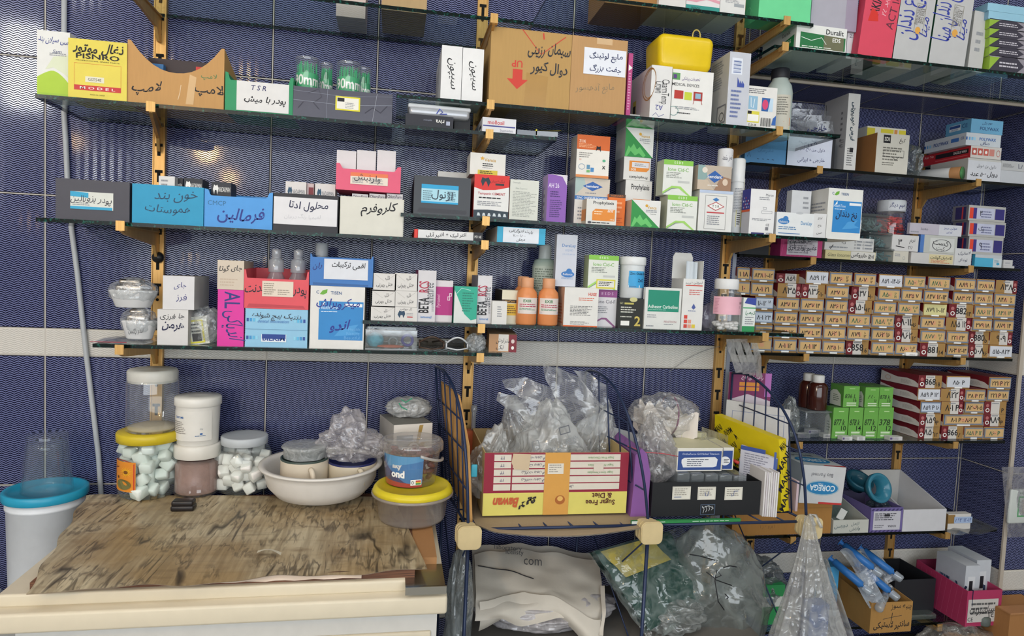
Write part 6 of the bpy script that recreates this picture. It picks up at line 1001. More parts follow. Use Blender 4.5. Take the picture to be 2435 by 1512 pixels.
# ================================================================ alcove, white open carton shelf
A = S['R8']; YW = -.03
def open_box(name, label, u0, u1, vt, z0, yf, d, c, ci=None, pr=(), back=1., front=1., t=.0025, note=None, spr=(), rotz=0, group=None, x=None):
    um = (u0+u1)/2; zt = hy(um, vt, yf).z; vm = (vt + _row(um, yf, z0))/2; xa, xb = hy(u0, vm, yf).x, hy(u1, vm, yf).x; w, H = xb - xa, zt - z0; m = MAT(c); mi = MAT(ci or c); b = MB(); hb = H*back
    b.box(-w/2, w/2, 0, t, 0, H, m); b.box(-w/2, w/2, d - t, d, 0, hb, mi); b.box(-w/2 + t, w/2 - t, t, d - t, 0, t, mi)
    for s in (-1, 1):
        x0 = -w/2 if s < 0 else w/2 - t; b.add([(x0, t, 0), (x0 + t, t, 0), (x0 + t, d - t, 0), (x0, d - t, 0), (x0, t, H), (x0 + t, t, H), (x0 + t, d - t, hb), (x0, d - t, hb)], [(0, 3, 2, 1), (4, 5, 6, 7), (0, 1, 5, 4), (1, 2, 6, 5), (2, 3, 7, 6), (3, 0, 4, 7)], m)
    b.prints(pr, (-w/2, 0, 0), (1, 0, 0), (0, 0, 1), w, H); b.prints(spr, (-w/2, d, 0), (0, -1, 0), (0, 0, 1), d, H)
    loc = ((xa+xb)/2, yf, z0); root = empty(name, loc, radians(rotz)); b.build('tray', root)
    for nt in ([] if not note else [note]):
        x0, q0, x1, q1, nc, np_ = nt[:6]; nb = MB(); nb.box(0, (x1-x0)*w, -.0012, -.0004, 0, (q1-q0)*H, MAT(nc)); nb.prints(np_, (0, -.0012, 0), (1, 0, 0), (0, 0, 1), (x1-x0)*w, (q1-q0)*H); nb.build('label', root, (-w/2 + x0*w, 0, q0*H))
    tag(root, label, 'box', group); r = R(); r.o = root; r.z = z0 + H; r.x0 = xa; r.x1 = xb; r.w = w; r.h = H; r.yf = yf; r.d = d; r.z0 = z0; r.zi = z0 + t; return r
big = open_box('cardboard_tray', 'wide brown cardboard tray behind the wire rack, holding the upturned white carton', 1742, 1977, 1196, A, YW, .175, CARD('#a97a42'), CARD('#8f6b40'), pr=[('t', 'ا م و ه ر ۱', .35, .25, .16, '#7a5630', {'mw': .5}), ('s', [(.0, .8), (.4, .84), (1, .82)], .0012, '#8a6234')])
co_pr = [('e', .5, .42, .40, .20, '#9fb8c4'), ('e', .5, .42, .37, .17, '#2a7fb4'), ('t', 'COREGA', .5, .42, .16, '#dbe6ee', {'rot': 180, 'mw': .6, 'b': .03}), ('t', 'Bio Formel', .46, .76, .1, '#5a5a62', {'rot': 180, 'mw': .5}), ('r', .45, 0, 1, .05, '#c23a38'), ('t', 'TABS', .45, .52, .05, '#cfe0ea', {'rot': 180})]
carton('carton', 'white carton with a blue oval, lying upside down on the brown tray', 'box', 1902, 2004, 1108, big.z + .001, yf=-.045, d=.15, c='#c9c9ca', side='#b2bcc2', top='#bfc4c6', tilt=4, pr=co_pr, tpr=[('e', .5, .4, .40, .22, '#2a7fb4'), ('t', 'COREGA', .5, .4, .2, '#dbe6ee', {'rot': 180, 'mw': .6, 'b': .03}), ('r', .5, .0, 1, .06, '#c23a38'), ('t', 'Bio Formel', .5, .75, .12, '#5a5a62', {'rot': 180, 'mw': .5})], spr=[('p', [(.3, .3), (.55, .6), (.8, .3), (.55, .1)], '#a03a34'), ('p', [(.36, .3), (.55, .53), (.74, .3), (.55, .16)], '#c9ccce')])
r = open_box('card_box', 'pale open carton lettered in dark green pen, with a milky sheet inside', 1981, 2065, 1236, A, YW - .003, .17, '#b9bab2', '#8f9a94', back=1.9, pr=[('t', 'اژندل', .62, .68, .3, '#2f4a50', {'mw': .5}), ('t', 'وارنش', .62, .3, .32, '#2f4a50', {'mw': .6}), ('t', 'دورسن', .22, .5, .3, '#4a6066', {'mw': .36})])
b = MB(); b.grid(lambda a, q: (-.045 + .09*a, .02*sin(a*3) - .02*q, .005 + (.06 - .03*a)*q), 8, 4, FILM(.55, '#7f938c', crinkle=.2)); tag(b.build('milky_sheet', None, (r.x0 + r.w*.55, .06, r.zi)), 'grey-green milky sheet standing in the pale open carton', 'sheet')
b = MB(); q = hy(2000, 1222, -.02); T = Matrix.Rotation(radians(28), 4, 'Y'); b.box(-.012, .012, 0, .002, -.016, .016, MAT('#c9cac6'), T); tag(b.build('paper_tag', None, (q.x, -.024, q.z)), 'small white paper tag leaning out of the pale open carton', 'tag')
ch = [('p', [(a, z), (a + .06, z), (a + .12, z + .08), (a + .06, z + .08)], '#3a3260') for z in (.0, .88) for a in [i*.125 for i in range(8)]]
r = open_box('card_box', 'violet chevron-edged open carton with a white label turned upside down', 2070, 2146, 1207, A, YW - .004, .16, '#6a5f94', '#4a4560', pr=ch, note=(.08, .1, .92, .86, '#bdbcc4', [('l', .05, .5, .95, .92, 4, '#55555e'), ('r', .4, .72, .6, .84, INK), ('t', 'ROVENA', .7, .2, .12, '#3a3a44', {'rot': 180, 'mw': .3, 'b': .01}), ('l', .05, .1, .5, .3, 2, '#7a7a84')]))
def ring_cup(name, label, u, v, y, rad, m, tilt_):
    q = hy(u, v, y); root = empty(name, (q.x, y, q.z)); root.rotation_euler = (radians(tilt_), 0, radians(8)); b = MB()
    b.lathe([(rad*.56, -.034), (rad*.60, -.034), (rad*.66, -.02), (rad*.94, -.014), (rad, 0), (rad*.97, .003), (rad*.80, .002), (rad*.62, -.008), (rad*.52, -.012), (rad*.50, -.034)], m, 40); b.build('cup', root)
    b = MB(); b.lathe([(rad*.60, -.012), (rad*.64, -.010), (rad*.60, -.008)], FILM(.5, '#8fc0cc', .1, 0), 40); b.build('rim', root); tag(root, label, 'cup'); return root
tl = P('#2b6f86', .2); ring_cup('rubber_ring', 'teal ring-shaped cup facing out, on the violet chevron carton', 2092, 1160, -.02, .044, tl, 72)
ring_cup('rubber_ring', 'teal ring-shaped cup in film, tipped up behind the facing one', 2045, 1140, .075, .042, P('#22566a', .25), 30)
lump('crumpled_bag', 'dark crumpled film below the teal rings', 'bag', hy(2100, 1200, .03).x, .04, A + .03, .035, .04, .022, FILM(.4, '#3f5560', crinkle=.8, scale=70), .25, 2, 4, 4)
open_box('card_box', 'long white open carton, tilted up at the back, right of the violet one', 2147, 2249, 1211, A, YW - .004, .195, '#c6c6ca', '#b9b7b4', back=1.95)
r = carton('small_box', 'white and brown small carton with a blue numbered card', 'box', 2254, 2308, 1222, A, yf=YW, ul=2240, c='#cbc8c4', side='#7f6238', pr=[('r', .0, .4, .3, .95, '#8f7040')], note=(.26, .42, 1.05, .82, '#9fb2d0', [('t', '۸۶۳ ۱۲-۱۴', .5, .5, .6, '#26357a', {'mw': .9})], 'label_card'))
b = MB(); q0 = hy(2232, 1275, -.05); m = FILM(.45, '#6a6c6e', .15, .3, 20); b.grid(lambda a, q: (q0.x + .03 + .155*a, -.075 + .11*q + .02*a*q, A + .0015 + .004*sin(a*8)*(a > .2) + .012*a*a), 16, 6, m); tag(b.build('plastic_sleeve'), 'flat grey plastic sleeve on the shelf beside the numbered carton', 'sleeve')
# ================================================================ alcove, lowest shelf
A = S['R9']
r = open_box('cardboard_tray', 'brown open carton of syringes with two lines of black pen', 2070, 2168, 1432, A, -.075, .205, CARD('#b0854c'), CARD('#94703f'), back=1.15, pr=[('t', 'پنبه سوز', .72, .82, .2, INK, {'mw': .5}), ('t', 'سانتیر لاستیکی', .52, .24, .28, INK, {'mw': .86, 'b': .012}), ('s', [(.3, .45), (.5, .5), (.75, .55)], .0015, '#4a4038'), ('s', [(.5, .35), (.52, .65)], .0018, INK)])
syb = P('#2f6fb4', .35); sil = FILM(.3, '#c9d2da', .08, .3, 60)
def syringe(name, label, u, v, y, z, rz, L=.085, rx=-28, m=syb):
    q = hy(u, v, y); root = empty(name, (q.x, y, q.z)); root.rotation_euler = (-radians(rx), 0, radians(rz + 12)); T = Matrix.Rotation(radians(90), 4, 'X'); b = MB()
    b.lathe([(.0112, -L*.46), (.0112, L*.62), (.004, L*.66), (.0025, L*.8)], sil if m is not syb else syb, 16, T=T, cap0=True, cap1=True); b.build('barrel', root); b = MB(); b.lathe([(.006, -L*.6), (.006, -L*.4)], m, 12, T=T); b.lathe([(.012, -L*.63), (.012, -L*.6)], m, 16, T=T, cap0=True, cap1=True); b.build('plunger', root)
    b = MB(); b.lathe([(.012, L*.70), (.012, L*.95), (.009, L)], FILM(.5, '#cfd9e2', .1, 0), 14, T=T, cap1=True); b.build('cap', root); tag(root, label, 'syringe', 'syringes in the brown carton')
for i, (u, v, y, rz, lab) in enumerate(((2035, 1318, .02, 24, 'blue syringe in clear wrap, upper left in the brown carton'), (2082, 1330, .03, 28, 'blue syringe in clear wrap, upper right in the brown carton'), (2010, 1358, -.01, 22, 'blue syringe in clear wrap, lower left in the brown carton'), (2075, 1372, .0, 20, 'blue syringe lying deepest in the brown carton'))): syringe('syringe', lab, u, v, y, 0, rz)
syringe('syringe', 'clear empty syringe at the front of the brown carton', 2105, 1416, -.04, 0, -62, .09, -6, FILM(.5, '#b9bec4', .1, 0))
for i, (u, v, y, lab) in enumerate(((2040, 1345, .0, 'clear paper-backed wrapper over the upper left syringes'), (2085, 1345, .03, 'clear paper-backed wrapper over the upper right syringe'), (2060, 1395, -.03, 'white crumpled wrapper at the front of the brown carton'))):
    q = hy(u, v, y); b = MB(); b.grid(lambda a, k: (-.03 + .06*a + .03*k, -.065*k + .02, .05 - .075*k + .008*sin(a*5 + k*3 + i)), 10, 12, FILM((.22, .2, .5)[i], '#c9d4e2', .15, .4, 40)); tag(b.build('wrapper', None, (q.x - .02, y, q.z - .01)), lab, 'wrapper')
rb = open_box('card_box', 'black open carton between the syringes and the pink carton', 2125, 2222, 1378, A, .01, .15, '#1f2126', '#17181c')
lump('crumpled_bag', 'knotted white plastic bag in the black carton', 'bag', hy(2118, 1340, .07).x, .075, rb.zi, .05, .04, .058, FILM(.5, '#c5c5c6', crinkle=.8, scale=50), .25, 2, 6, 4, fn=lambda p, v: Vector((p.x*(1 - .5*max(0, v.z)), p.y, p.z*(1 + .25*max(0, v.z)))))
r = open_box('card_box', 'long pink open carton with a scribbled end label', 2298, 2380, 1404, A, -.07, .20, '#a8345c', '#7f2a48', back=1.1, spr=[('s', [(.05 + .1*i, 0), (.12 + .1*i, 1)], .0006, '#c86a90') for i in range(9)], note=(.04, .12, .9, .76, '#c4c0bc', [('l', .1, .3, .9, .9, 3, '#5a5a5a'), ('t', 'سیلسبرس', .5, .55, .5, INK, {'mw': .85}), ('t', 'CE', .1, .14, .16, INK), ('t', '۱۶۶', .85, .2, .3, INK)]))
def slim(u, vt, y, label, z): return carton('slim_carton', label, 'box', u, u + 34, vt, z, yf=y, ul=u - 72, c='#bfc3ca', side='#b2b8c4', top='#c6cad0', pr=[('r', .2, .3, .7, .8, '#d2d4d8'), ('r', .3, .5, .55, .72, INK), ('r', .1, .0, .5, .14, '#c9a83a')], spr=[('l', .15, .4, .6, .7, 2, '#4a5a7a'), ('t', 'LV1', .85, .5, .3, '#2a3a5a')])
s1 = slim(2292, 1345, -.04, 'slim white carton standing in the pink one, nearer of two', r.zi); slim(2318, 1332, -.02, 'slim white carton standing in the pink one, farther of two', r.zi)
b = MB(); q = hz(2265, 1445, A + .003); b.box(-.05, .055, -.03, .03, 0, .005, MAT('#3a3570'), Matrix.Rotation(radians(-16), 4, 'Z')); b.prints([('t', 'Avangard', .45, .6, .14, '#8a88b4', {'mw': .5})], (-.05, -.03, .005), (1, 0, 0), (0, 1, 0), .105, .06, Matrix.Rotation(radians(-16), 4, 'Z')); tag(b.build('booklet', None, (q.x, max(q.y, -.1), A)), 'violet booklet lying beside the pink carton', 'booklet')
b = MB(); q = hz(2165, 1465, A + .003); b.rbox(-.06, .045, -.02, .05, 0, .016, .004, FILM(.4, '#7f8a86', .1, 0)); tag(b.build('plastic_tray', None, (q.x + .03, -.0, A)), 'low clear grey tray between the brown and pink cartons', 'tray')
# ================================================================ chest with a wooden top, lower left
WZ = .710
CRM = P('#d6cbb4', .45, var=.05); WHB = P('#cfcdc8', .4); root = empty('chest_freezer', (0, 0, 0))
b = MB(); b.box(.215, .905, -.555, -.135, .02, .655, WHB); b.build('body', root)
b = MB(); b.rbox(.19, .905, -.562, -.125, .672, .6935, .004, CRM); b.build('lid', root)
b = MB(); b.rbox(.178, .920, -.588, -.115, .640, .673, .005, CRM); b.build('lid_frame', root)
b = MB(); b.rbox(.30, .895, -.560, -.553, .30, .595, .004, CRM); o = b.build('front_panel', root)
b = MB(); b.box(.63, .74, -.5625, -.5595, .50, .585, P('#c2b48f', .5)); b.box(.635, .735, -.5635, -.5624, .505, .58, CRM); b.build('handle_plate', o)
b = MB(); b.box(.845, .915, -.588, -.50, .6885, .694, CHROME('#b9b6ac', .25)); b.box(.845, .917, -.592, -.587, .680, .694, CHROME('#b9b6ac', .25)); b.build('hinge_plate', root)
tag(root, 'cream and white chest with a front panel, under the wooden board', 'freezer')
t = NT('board_edge'); tc = t.n('ShaderNodeTexCoord').outputs['Object']; mp = t.n('ShaderNodeMapping'); mp.inputs['Scale'].default_value = (14, 60, 500); t.l(tc, mp.inputs[0]); n = t.noise(1, 4, mp.outputs[0]); BRD = t.end(t.bsdf(col=t.ramp(n, [(.3, lin('#3f2418')), (.7, lin('#7c5138'))]), rough=.6).outputs[0])
b = MB(); b.box(.235, .862, -.552, -.13, .694, .7085, BRD); b.box(.862, .905, -.50, -.30, .694, .707, CARD('#a97c52')); tag(b.build('wooden_board'), 'dark brown edged board lying on the cream chest', 'board')
t = NT('wood_print'); tc = t.n('ShaderNodeTexCoord').outputs['Object']
def mapped(sc, rot=0):
    m = t.n('ShaderNodeMapping'); m.inputs['Scale'].default_value = sc; m.inputs['Rotation'].default_value = (0, 0, rot); t.l(tc, m.inputs[0]); return m.outputs[0]
fib = t.noise(1, 5, mapped((120, 7, 1), .10)); blot = t.noise(6.5, 4); blot2 = t.noise(13, 3, mapped((1, 2.2, 1), .5)); cross = t.noise(1, 4, mapped((5, 60, 1), .06))
def crack(sc, w, lo, ms):
    n = t.noise(1, 3, mapped(sc, .13), .35); l = t.math('SUBTRACT', 1, t.math('MULTIPLY', t.math('ABSOLUTE', t.math('SUBTRACT', n, .5)), w)); l = t.math('MAXIMUM', l, 0)
    return t.math('MULTIPLY', t.math('POWER', l, .6), t.ramp(t.noise(ms, 2), [(lo, (0, 0, 0)), (lo + .10, (1, 1, 1))]))
ck = t.math('MAXIMUM', crack((13, 2.2, 1), 34, .50, 8), t.math('MAXIMUM', t.math('MULTIPLY', crack((38, 6, 1), 30, .46, 11), .8), t.math('MULTIPLY', crack((70, 14, 1), 20, .50, 17), .6)))
base = t.mix(t.ramp(blot, [(.36, (0, 0, 0)), (.62, (1, 1, 1))]), lin('#c0b294'), lin('#a08862'))
base = t.mix(t.math('MULTIPLY', t.ramp(blot2, [(.55, (0, 0, 0)), (.70, (1, 1, 1))]), .55), base, lin('#6e5638'))
base = t.mix(t.math('MULTIPLY', t.ramp(fib, [(.40, (1, 1, 1)), (.60, (0, 0, 0))]), .42), base, lin('#6f5a3c'))
base = t.mix(t.math('MULTIPLY', t.ramp(cross, [(.60, (0, 0, 0)), (.74, (1, 1, 1))]), .35), base, lin('#5a4a34'))
VIN = t.end(t.bsdf(col=t.mix(t.math('MULTIPLY', ck, .9), base, lin('#241a12')), rough=.4, spec=.35, nor=t.bump(fib, .25, .002)).outputs[0])
Q = [hz(205, 1176, WZ), hz(935, 1182, WZ), hz(1016, 1350, WZ), hz(62, 1404, WZ + .003)]
def sheet(a, q):
    p = (Q[0]*(1-a) + Q[1]*a)*(1-q) + (Q[3]*(1-a) + Q[2]*a)*q
    e = max(0, q - .93)/.07; l = max(0, .03 - a)/.03
    return Vector((p.x + .004*sin(q*22)*l, p.y - .003*sin(a*40)*e + .004*sin(a*13)*e, WZ + .0008 + .0006*sin(a*17 + q*9) - .004*e*(.5 + .5*sin(a*19)) - .002*l))
b = MB(); b.grid(sheet, 70, 40, VIN); b.grid(lambda a, q: sheet(a, q) + Vector((0, 0, -.0009)), 70, 40, P('#cbb9a4', .7)); 
b.grid(lambda a, q: Vector((Q[3].x + .26 + .26*a, -.552 - .008*q, WZ - .003 - .007*q + .001*sin(a*30))), 16, 3, P('#d6c6b6', .7)); tag(b.build('vinyl_sheet'), 'worn wood-print vinyl sheet covering the board', 'sheet')
b = MB(); p = hz(640, 1318, WZ + .003); b.grid(lambda a, q: (-.022 + .044*a, .012*q - .012*a, .003 + .008*sin(pi*a)*(1 - .4*q)), 10, 4, P('#d3cbb6', .6)); tag(b.build('paper_scrap', None, p), 'curled torn scrap of cream paper on the vinyl sheet', 'scrap')
TOP = WZ + .0016
# white bucket with a teal lid, on a low stool beside the chest
yb = -.105; c = hy(110, 1162, yb); rb_ = .0765; zb = .44
root = empty('bucket', (c.x, yb, zb)); h = c.z - zb; b = MB(); b.lathe([(rb_*.88, 0), (rb_*.90, .004), (rb_*.97, h - .035), (rb_*1.0, h - .034), (rb_*1.0, h - .028), (rb_*.97, h - .027), (rb_*.98, h - .02), (rb_*1.01, h - .019), (rb_*1.01, h - .012)], P('#dde1e6', .4), 48, cap0=True); b.build('tub', root)
b = MB(); tm = P('#2496b8', .35); b.lathe([(rb_*1.06, h - .016), (rb_*1.08, h - .014), (rb_*1.08, h + .001), (rb_*1.05, h + .003), (rb_*.95, h + .003), (rb_*.93, h - .004), (.001, h - .004)], tm, 48); b.build('lid', root); tag(root, 'white plastic bucket with a teal lid at the far left', 'bucket')
b = MB(); sm = P('#8a8b88', .6); b.rbox(-.16, .16, -.095, .085, .415, .44, .006, sm)
for sx in (-1, 1):
    for sy in (-.085, .075): b.tube([(sx*.14, sy, 0), (sx*.13, sy, .416)], .012, sm, 8)
tag(b.build('stool', None, (c.x - .04, yb + .0, 0)), 'plain grey low stool under the white bucket', 'stool')
zl = h + zb - .004; g0 = hy(110, 1030, yb); gh = g0.z - zl; gr = 47/FPX*(yb - CAM.y)
b = MB(); G2 = FILM(.03, '#dfe8ec', .02, 0); dim = lambda a, z: .028*sin(a*7 + (z > gh*.45)*.45)*abs(sin(z/gh*3*pi)) if z < gh*.8 else 0
b.lathe([(gr*1.0, 0), (gr*1.03, .002)] + [(gr*(1.03 - .20*i/12), gh*.86*i/12) for i in range(1, 13)] + [(gr*.82, gh*.9), (gr*.83, gh*.97), (gr*.78, gh), (.001, gh)], GLASS((.93, .96, .97), name='clear_glass', body=.02, bc=(.8, .85, .9)), 48, wob=dim)
b.lathe([(gr*.97, 0)] + [(gr*(.97 - .19*i/12), gh*.84*i/12) for i in range(1, 13)] + [(gr*.70, gh*.86), (.001, gh*.86)], GLASS((.93, .96, .97), name='clear_glass', body=.02, bc=(.8, .85, .9)), 48)
tag(b.build('drinking_glass', None, (c.x + .002, yb, zl + .0004)), 'dimpled clear drinking glass upside down on the teal bucket lid', 'glass')
lump('crumpled_bag', 'small crumpled plastic at the picture edge, beside the white bucket', 'bag', hy(2, 1400, -.13).x - .03, -.13, .4405, .034, .035, .04, FILM(.6, '#a9b0bd', crinkle=.7), .2, 2, 3, 4)
def cubes(b, n, rad, z0, z1, s, m, seed, k=.86):
    rng = random.Random(seed); pts = []; tries = 0
    while len(pts) < n and tries < 6000:
        tries += 1; a = rng.random()*6.283; q = rad*k*sqrt(rng.random()); p = Vector((q*cos(a), q*sin(a), z0 + (z1 - z0)*rng.random()))
        if all((p - o).length > s*.92 for o in pts): pts.append(p)
    for p in pts:
        T = Matrix.Translation(p) @ Matrix.Rotation(rng.random()*6, 4, 'X') @ Matrix.Rotation(rng.random()*6, 4, 'Z'); e = s*.5*rng.uniform(.85, 1.15); b.rbox(-e, e, -e*rng.uniform(.75, 1), e, -e, e*rng.uniform(.75, 1), s*.10, m, T, 1)
def onto(u, v, rp):   # front foot of a round vessel seen at u,v with half width rp pixels
    p = hz(u, v, TOP); rad = rp/FPX*(p.y - CAM.y); rad = rp/FPX*(p.y + rad - CAM.y); return p.x, p.y + rad*.88, rad
JG = GLASS((.93, .96, .95), name='jar_glass', body=.05, bc=(.75, .85, .82)); SUG = P('#e6ece6', .55); SUW = P('#ebe7e2', .55)
def standjar(u, vb, vt, rp, **k):
    x, y, rad = onto(u, vb, rp); return x, y
x, y = standjar(356, 1190, 0, 62)
def sug(root, rad, h): b = MB(); cubes(b, 60, rad, .015, h*.80, .0275, SUG, 4, .78); tag(b.build('sugar_lumps', root), kind='stuff')
lab = [('f', .03, .02, .97, .98, .03, '#c03a2a'), ('t', 'عسل', .34, .80, .12, '#6a2a1a', {'mw': .4, 'b': .02}), ('r', .05, .55, .6, .66, '#c95a34')] + [('p', [(.72 + .05*cos(a + .2), .66 + .06*sin(a + .2)), (.72 + .24*cos(a), .66 + .20*sin(a)), (.72 + .05*cos(a - .2), .66 + .06*sin(a - .2))], '#f0c02a') for a in [2*pi*i/16 for i in range(16)]] + [('e', .72, .66, .07, .06, '#7a4a1a'), ('e', .62, .24, .26, .17, '#6f6a3a'), ('r', .05, .42, .45, .5, '#5a3320')]
j1 = jar('sugar_jar', 'glass jar of pale sugar lumps with a yellow lid and a sunflower label', 356, 1022, TOP, 62, y, [(.86, .0), (.96, .03), (1, .08), (1, .76), (.95, .84), (.90, .87)], JG, lid=([(.98, .85), (1.05, .86), (1.06, .98), (1.02, 1.0), (.5, 1.0), (.001, .995)], P('#cdb529', .4), lambda a, z: .006*sin(a*60)), label_=(.14, .60, -1.35, -.10, '#dc8a2a', lab), extra=sug, n=44)
def gran(root, rad, h): b = MB(); b.lathe([(rad*.9, .004), (rad*.93, h*.07), (rad*.5, h*.10), (.001, h*.11)], P('#b9ad96', .8, bump=.6), 28, cap0=True); b.build('residue', root)
jar('clear_jar', 'empty clear plastic jar with a white lid, on the yellow-lidded jar', 364, 877, j1.z + .001, 53, y, [(.94, 0), (1, .02), (1, .80), (.96, .84)], FILM(.10, '#dfe6e8', .04, 0), lid=([(.93, .80), (.95, .81), (.96, .965), (.90, 1), (.4, .985), (.001, .98)], P('#cfcdc6', .4), lambda a, z: .008*sin(a*70)), extra=gran, n=44)
x, y2 = standjar(470, 1183, 0, 48)
def salt(root, rad, h): b = MB(); b.lathe([(rad*.90, .004), (rad*.955, h*.06), (rad*.95, h*.62), (rad*.5, h*.66), (.001, h*.67)], P('#9a7d74', .85, var=.35, bump=.9), 32, cap0=True); tag(b.build('granules', root), kind='stuff')
j2 = jar('spice_jar', 'clear jar of brownish granules with a white ribbed lid', 470, 1051, TOP, 48, y2, [(.95, 0), (1, .02), (1, .10), (.975, .13), (.975, .60), (1, .64), (1, .72)], FILM(.06, '#e0d8d6', .05, 0), lid=([(1.0, .74), (1.02, .75), (1.02, .97), (.98, 1), (.001, 1)], P('#dcd8cf', .4), lambda a, z: .008*sin(a*50)), extra=salt, n=40)
jar('plastic_tub', 'tall white tub lettered in blue, standing on the brown granules jar', 472, 940, j2.z + .0005, 48, y2, [(.88, 0), (.90, .01), (.96, .82)], P('#dcd9d2', .38), lid=([(1.0, .82), (1.02, .83), (1.02, .97), (.97, 1), (.3, 1), (.001, .99)], P('#e2dfd8', .38)), capname='lid', cat='tub', n=40, label_=(.12, .74, -1.35, .9, '#dcd9d2', [('t', 'CAST MB', .30, .78, .07, '#2f5f9c', {'mw': .42, 'b': .03}), ('l', .1, .22, .5, .66, 7, '#8a8480'), ('t', 'CE', .78, .40, .05, '#4a5a70'), ('e', .78, .24, .03, .03, '#2f5f9c'), ('l', .66, .15, .9, .2, 1, '#4a6a94')], .955))
x, y3 = standjar(582, 1180, 0, 60)
def sug2(root, rad, h): b = MB(); cubes(b, 62, rad, .013, h*.62, .0245, SUW, 9, .82); tag(b.build('sugar_lumps', root), kind='stuff')
jar('sugar_jar', 'rounded glass jar of white sugar lumps with a white metal lid', 582, 1032, TOP, 61, y3, [(.78, 0), (.92, .03), (1, .12), (1, .58), (.94, .72), (.80, .82), (.76, .84)], JG, lid=([(.80, .84), (.83, .85), (.83, .97), (.80, .99), (.72, .985), (.001, .98)], P('#b9bec2', .4)), extra=sug2, n=44)
# bowl with two mugs
x, y, rad = onto(765, 1213, 60); rr = 139/FPX*1.57; y = -.160; rim = hy(765, 1098, y); H = rim.z - TOP; root = empty('bowl', (rim.x, y, TOP)); b = MB()
b.lathe([(rr*.40, .002), (rr*.43, 0), (rr*.46, .004), (rr*.72, H*.18), (rr*.86, H*.45), (rr*.91, H*.78), (rr*.93, H*.93), (rr*1.0, H*.955), (rr*1.0, H), (rr*.92, H), (rr*.88, H*.9), (rr*.83, H*.5), (rr*.70, H*.25), (rr*.4, .012), (.001, .011)], P('#dcd7d0', .4), 56, cap0=True); b.build('basin', root); tag(root, 'big white plastic bowl holding two mugs', 'bowl')
def mug(name, label, u, v, rp, yy, rimc, body, z0, spots):
    c = hy(u, v, yy); r_ = rp/FPX*(yy - CAM.y); h = c.z - z0; root = empty(name, (c.x, yy, z0)); b = MB(); b.lathe([(r_*.85, 0), (r_*.9, .003), (r_, h*.3), (r_, h - .004)], body, 40, cap0=True); b.lathe([(r_, h - .004), (r_*1.0, h), (r_*.95, h), (r_*.93, h - .004), (r_*.9, h*.3), (.001, h*.2)], rimc, 40); b.build('cup', root)
    b = MB(); b.tube([(r_*.35 + .014*cos(a)*.6, -r_*.92 - .016*max(0, cos(a*1.0)), h*.45 + .02*sin(a)) for a in [-pi/2 + pi*i/10 for i in range(11)]], .006, body, 8); b.build('handle', root); tag(root, label, 'mug'); return root, r_, h, c
zi = TOP + .014
m1, r1_, h1, c1 = mug('mug', 'cream mug with a dark green rim, left one in the bowl', 725, 1085, 54, y - .015, P('#3c4a44', .3), P('#d5c8b4', .35), zi + .02, None)
m2, r2_, h2, c2 = mug('mug', 'cream mug with a navy rim, right one in the bowl', 838, 1092, 56, y + .0, P('#23285a', .3), P('#d3c7b0', .35), zi + .02, None)
b = MB(); b.lathe([(r1_*.86, 0), (r1_*.90, .02), (r1_*.98, .026), (r1_*.9, .028), (r1_*.4, .027), (.001, .027)], FILM(.65, '#cfd2d2', crinkle=.5, scale=70), 30, wob=lambda a, z: .03*sin(a*6 + z*200)); tag(b.build('plastic_cup', None, (c1.x, y - .015, c1.z + .0005)), 'milky plastic-wrapped stack on the cream mug with a green rim', 'cup')
lump('crumpled_bag', 'crumpled clear bag with ears, lying over the navy-rimmed mug', 'bag', hy(842, 1010, y).x, y + .005, c2.z + .001, .075, .05, .040, FILM(.20, '#e6e0e2', crinkle=.8, scale=42), .26, 1.9, 21, 5, fn=lambda p, v: Vector((p.x - .012*max(0, v.z), p.y, p.z*(1 + 1.0*max(0, v.z)**3*(abs(v.x + .05) < .5)))))
# behind: white carton, wrapped packet; candy pail, yellow-lidded tub
k = carton('carton', 'white and grey carton behind the candy pail', 'box', 932, 1028, 1008, TOP, yf=-.16, d=.125, rotz=16, c='#d8d1c8', side='#a9a59f', top='#77756f', pr=[('r', .08, .2, .5, .85, '#9aa0a6'), ('e', .52, .62, .20, .14, '#8a7a5a'), ('e', .52, .62, .17, .12, '#d8d1c8'), ('t', 'E-DI', .52, .62, .09, INK, {'mw': .24, 'b': .015}), ('p', [(.58, .74), (.66, .98), (.76, .98), (.66, .74)], '#a98a4a'), ('p', [(.66, .52), (.74, .52), (.82, .35), (.74, .35)], '#8a6f3a')])
lump('wrapped_packet', 'white packet in clear film with a green scribble, on the white and grey carton', 'packet', hy(972, 960, -.085).x, -.075, k.z + .0005, .055, .035, .027, FILM(.62, '#dcdcda', crinkle=.7, scale=60), .14, 2, 5, 4)
o = bpy.data.objects['wrapped_packet']; b = MB(); b.prints([('s', [(0, .9), (.25, .65), (.6, 1)], .0028, '#2f8f6a'), ('s', [(-.1, .6), (.05, .25), (.35, .05)], .0028, '#2f8f6a')], (-.02, -.036, .022), (1, 0, 0), (0, 0, 1), .045, .03); b.build('green_mark', o)
x, y, rad = onto(982, 1258, 84); y = -.30; rad = 84/FPX*(y - CAM.y); c = hy(982, 1150, y); z0 = TOP - .0; h = c.z - z0; ZX = 1.0; CLR = FILM(.38, '#cdbfb8', .15, 0)
root = empty('food_tub', (c.x, y, z0)); b = MB(); b.lathe([(rad*.90, 0), (rad*.94, .006), (rad*1.0, h*.72), (rad*1.03, h*.73), (rad*1.03, h*.8)], CLR, 44, cap0=True); b.build('tub', root)
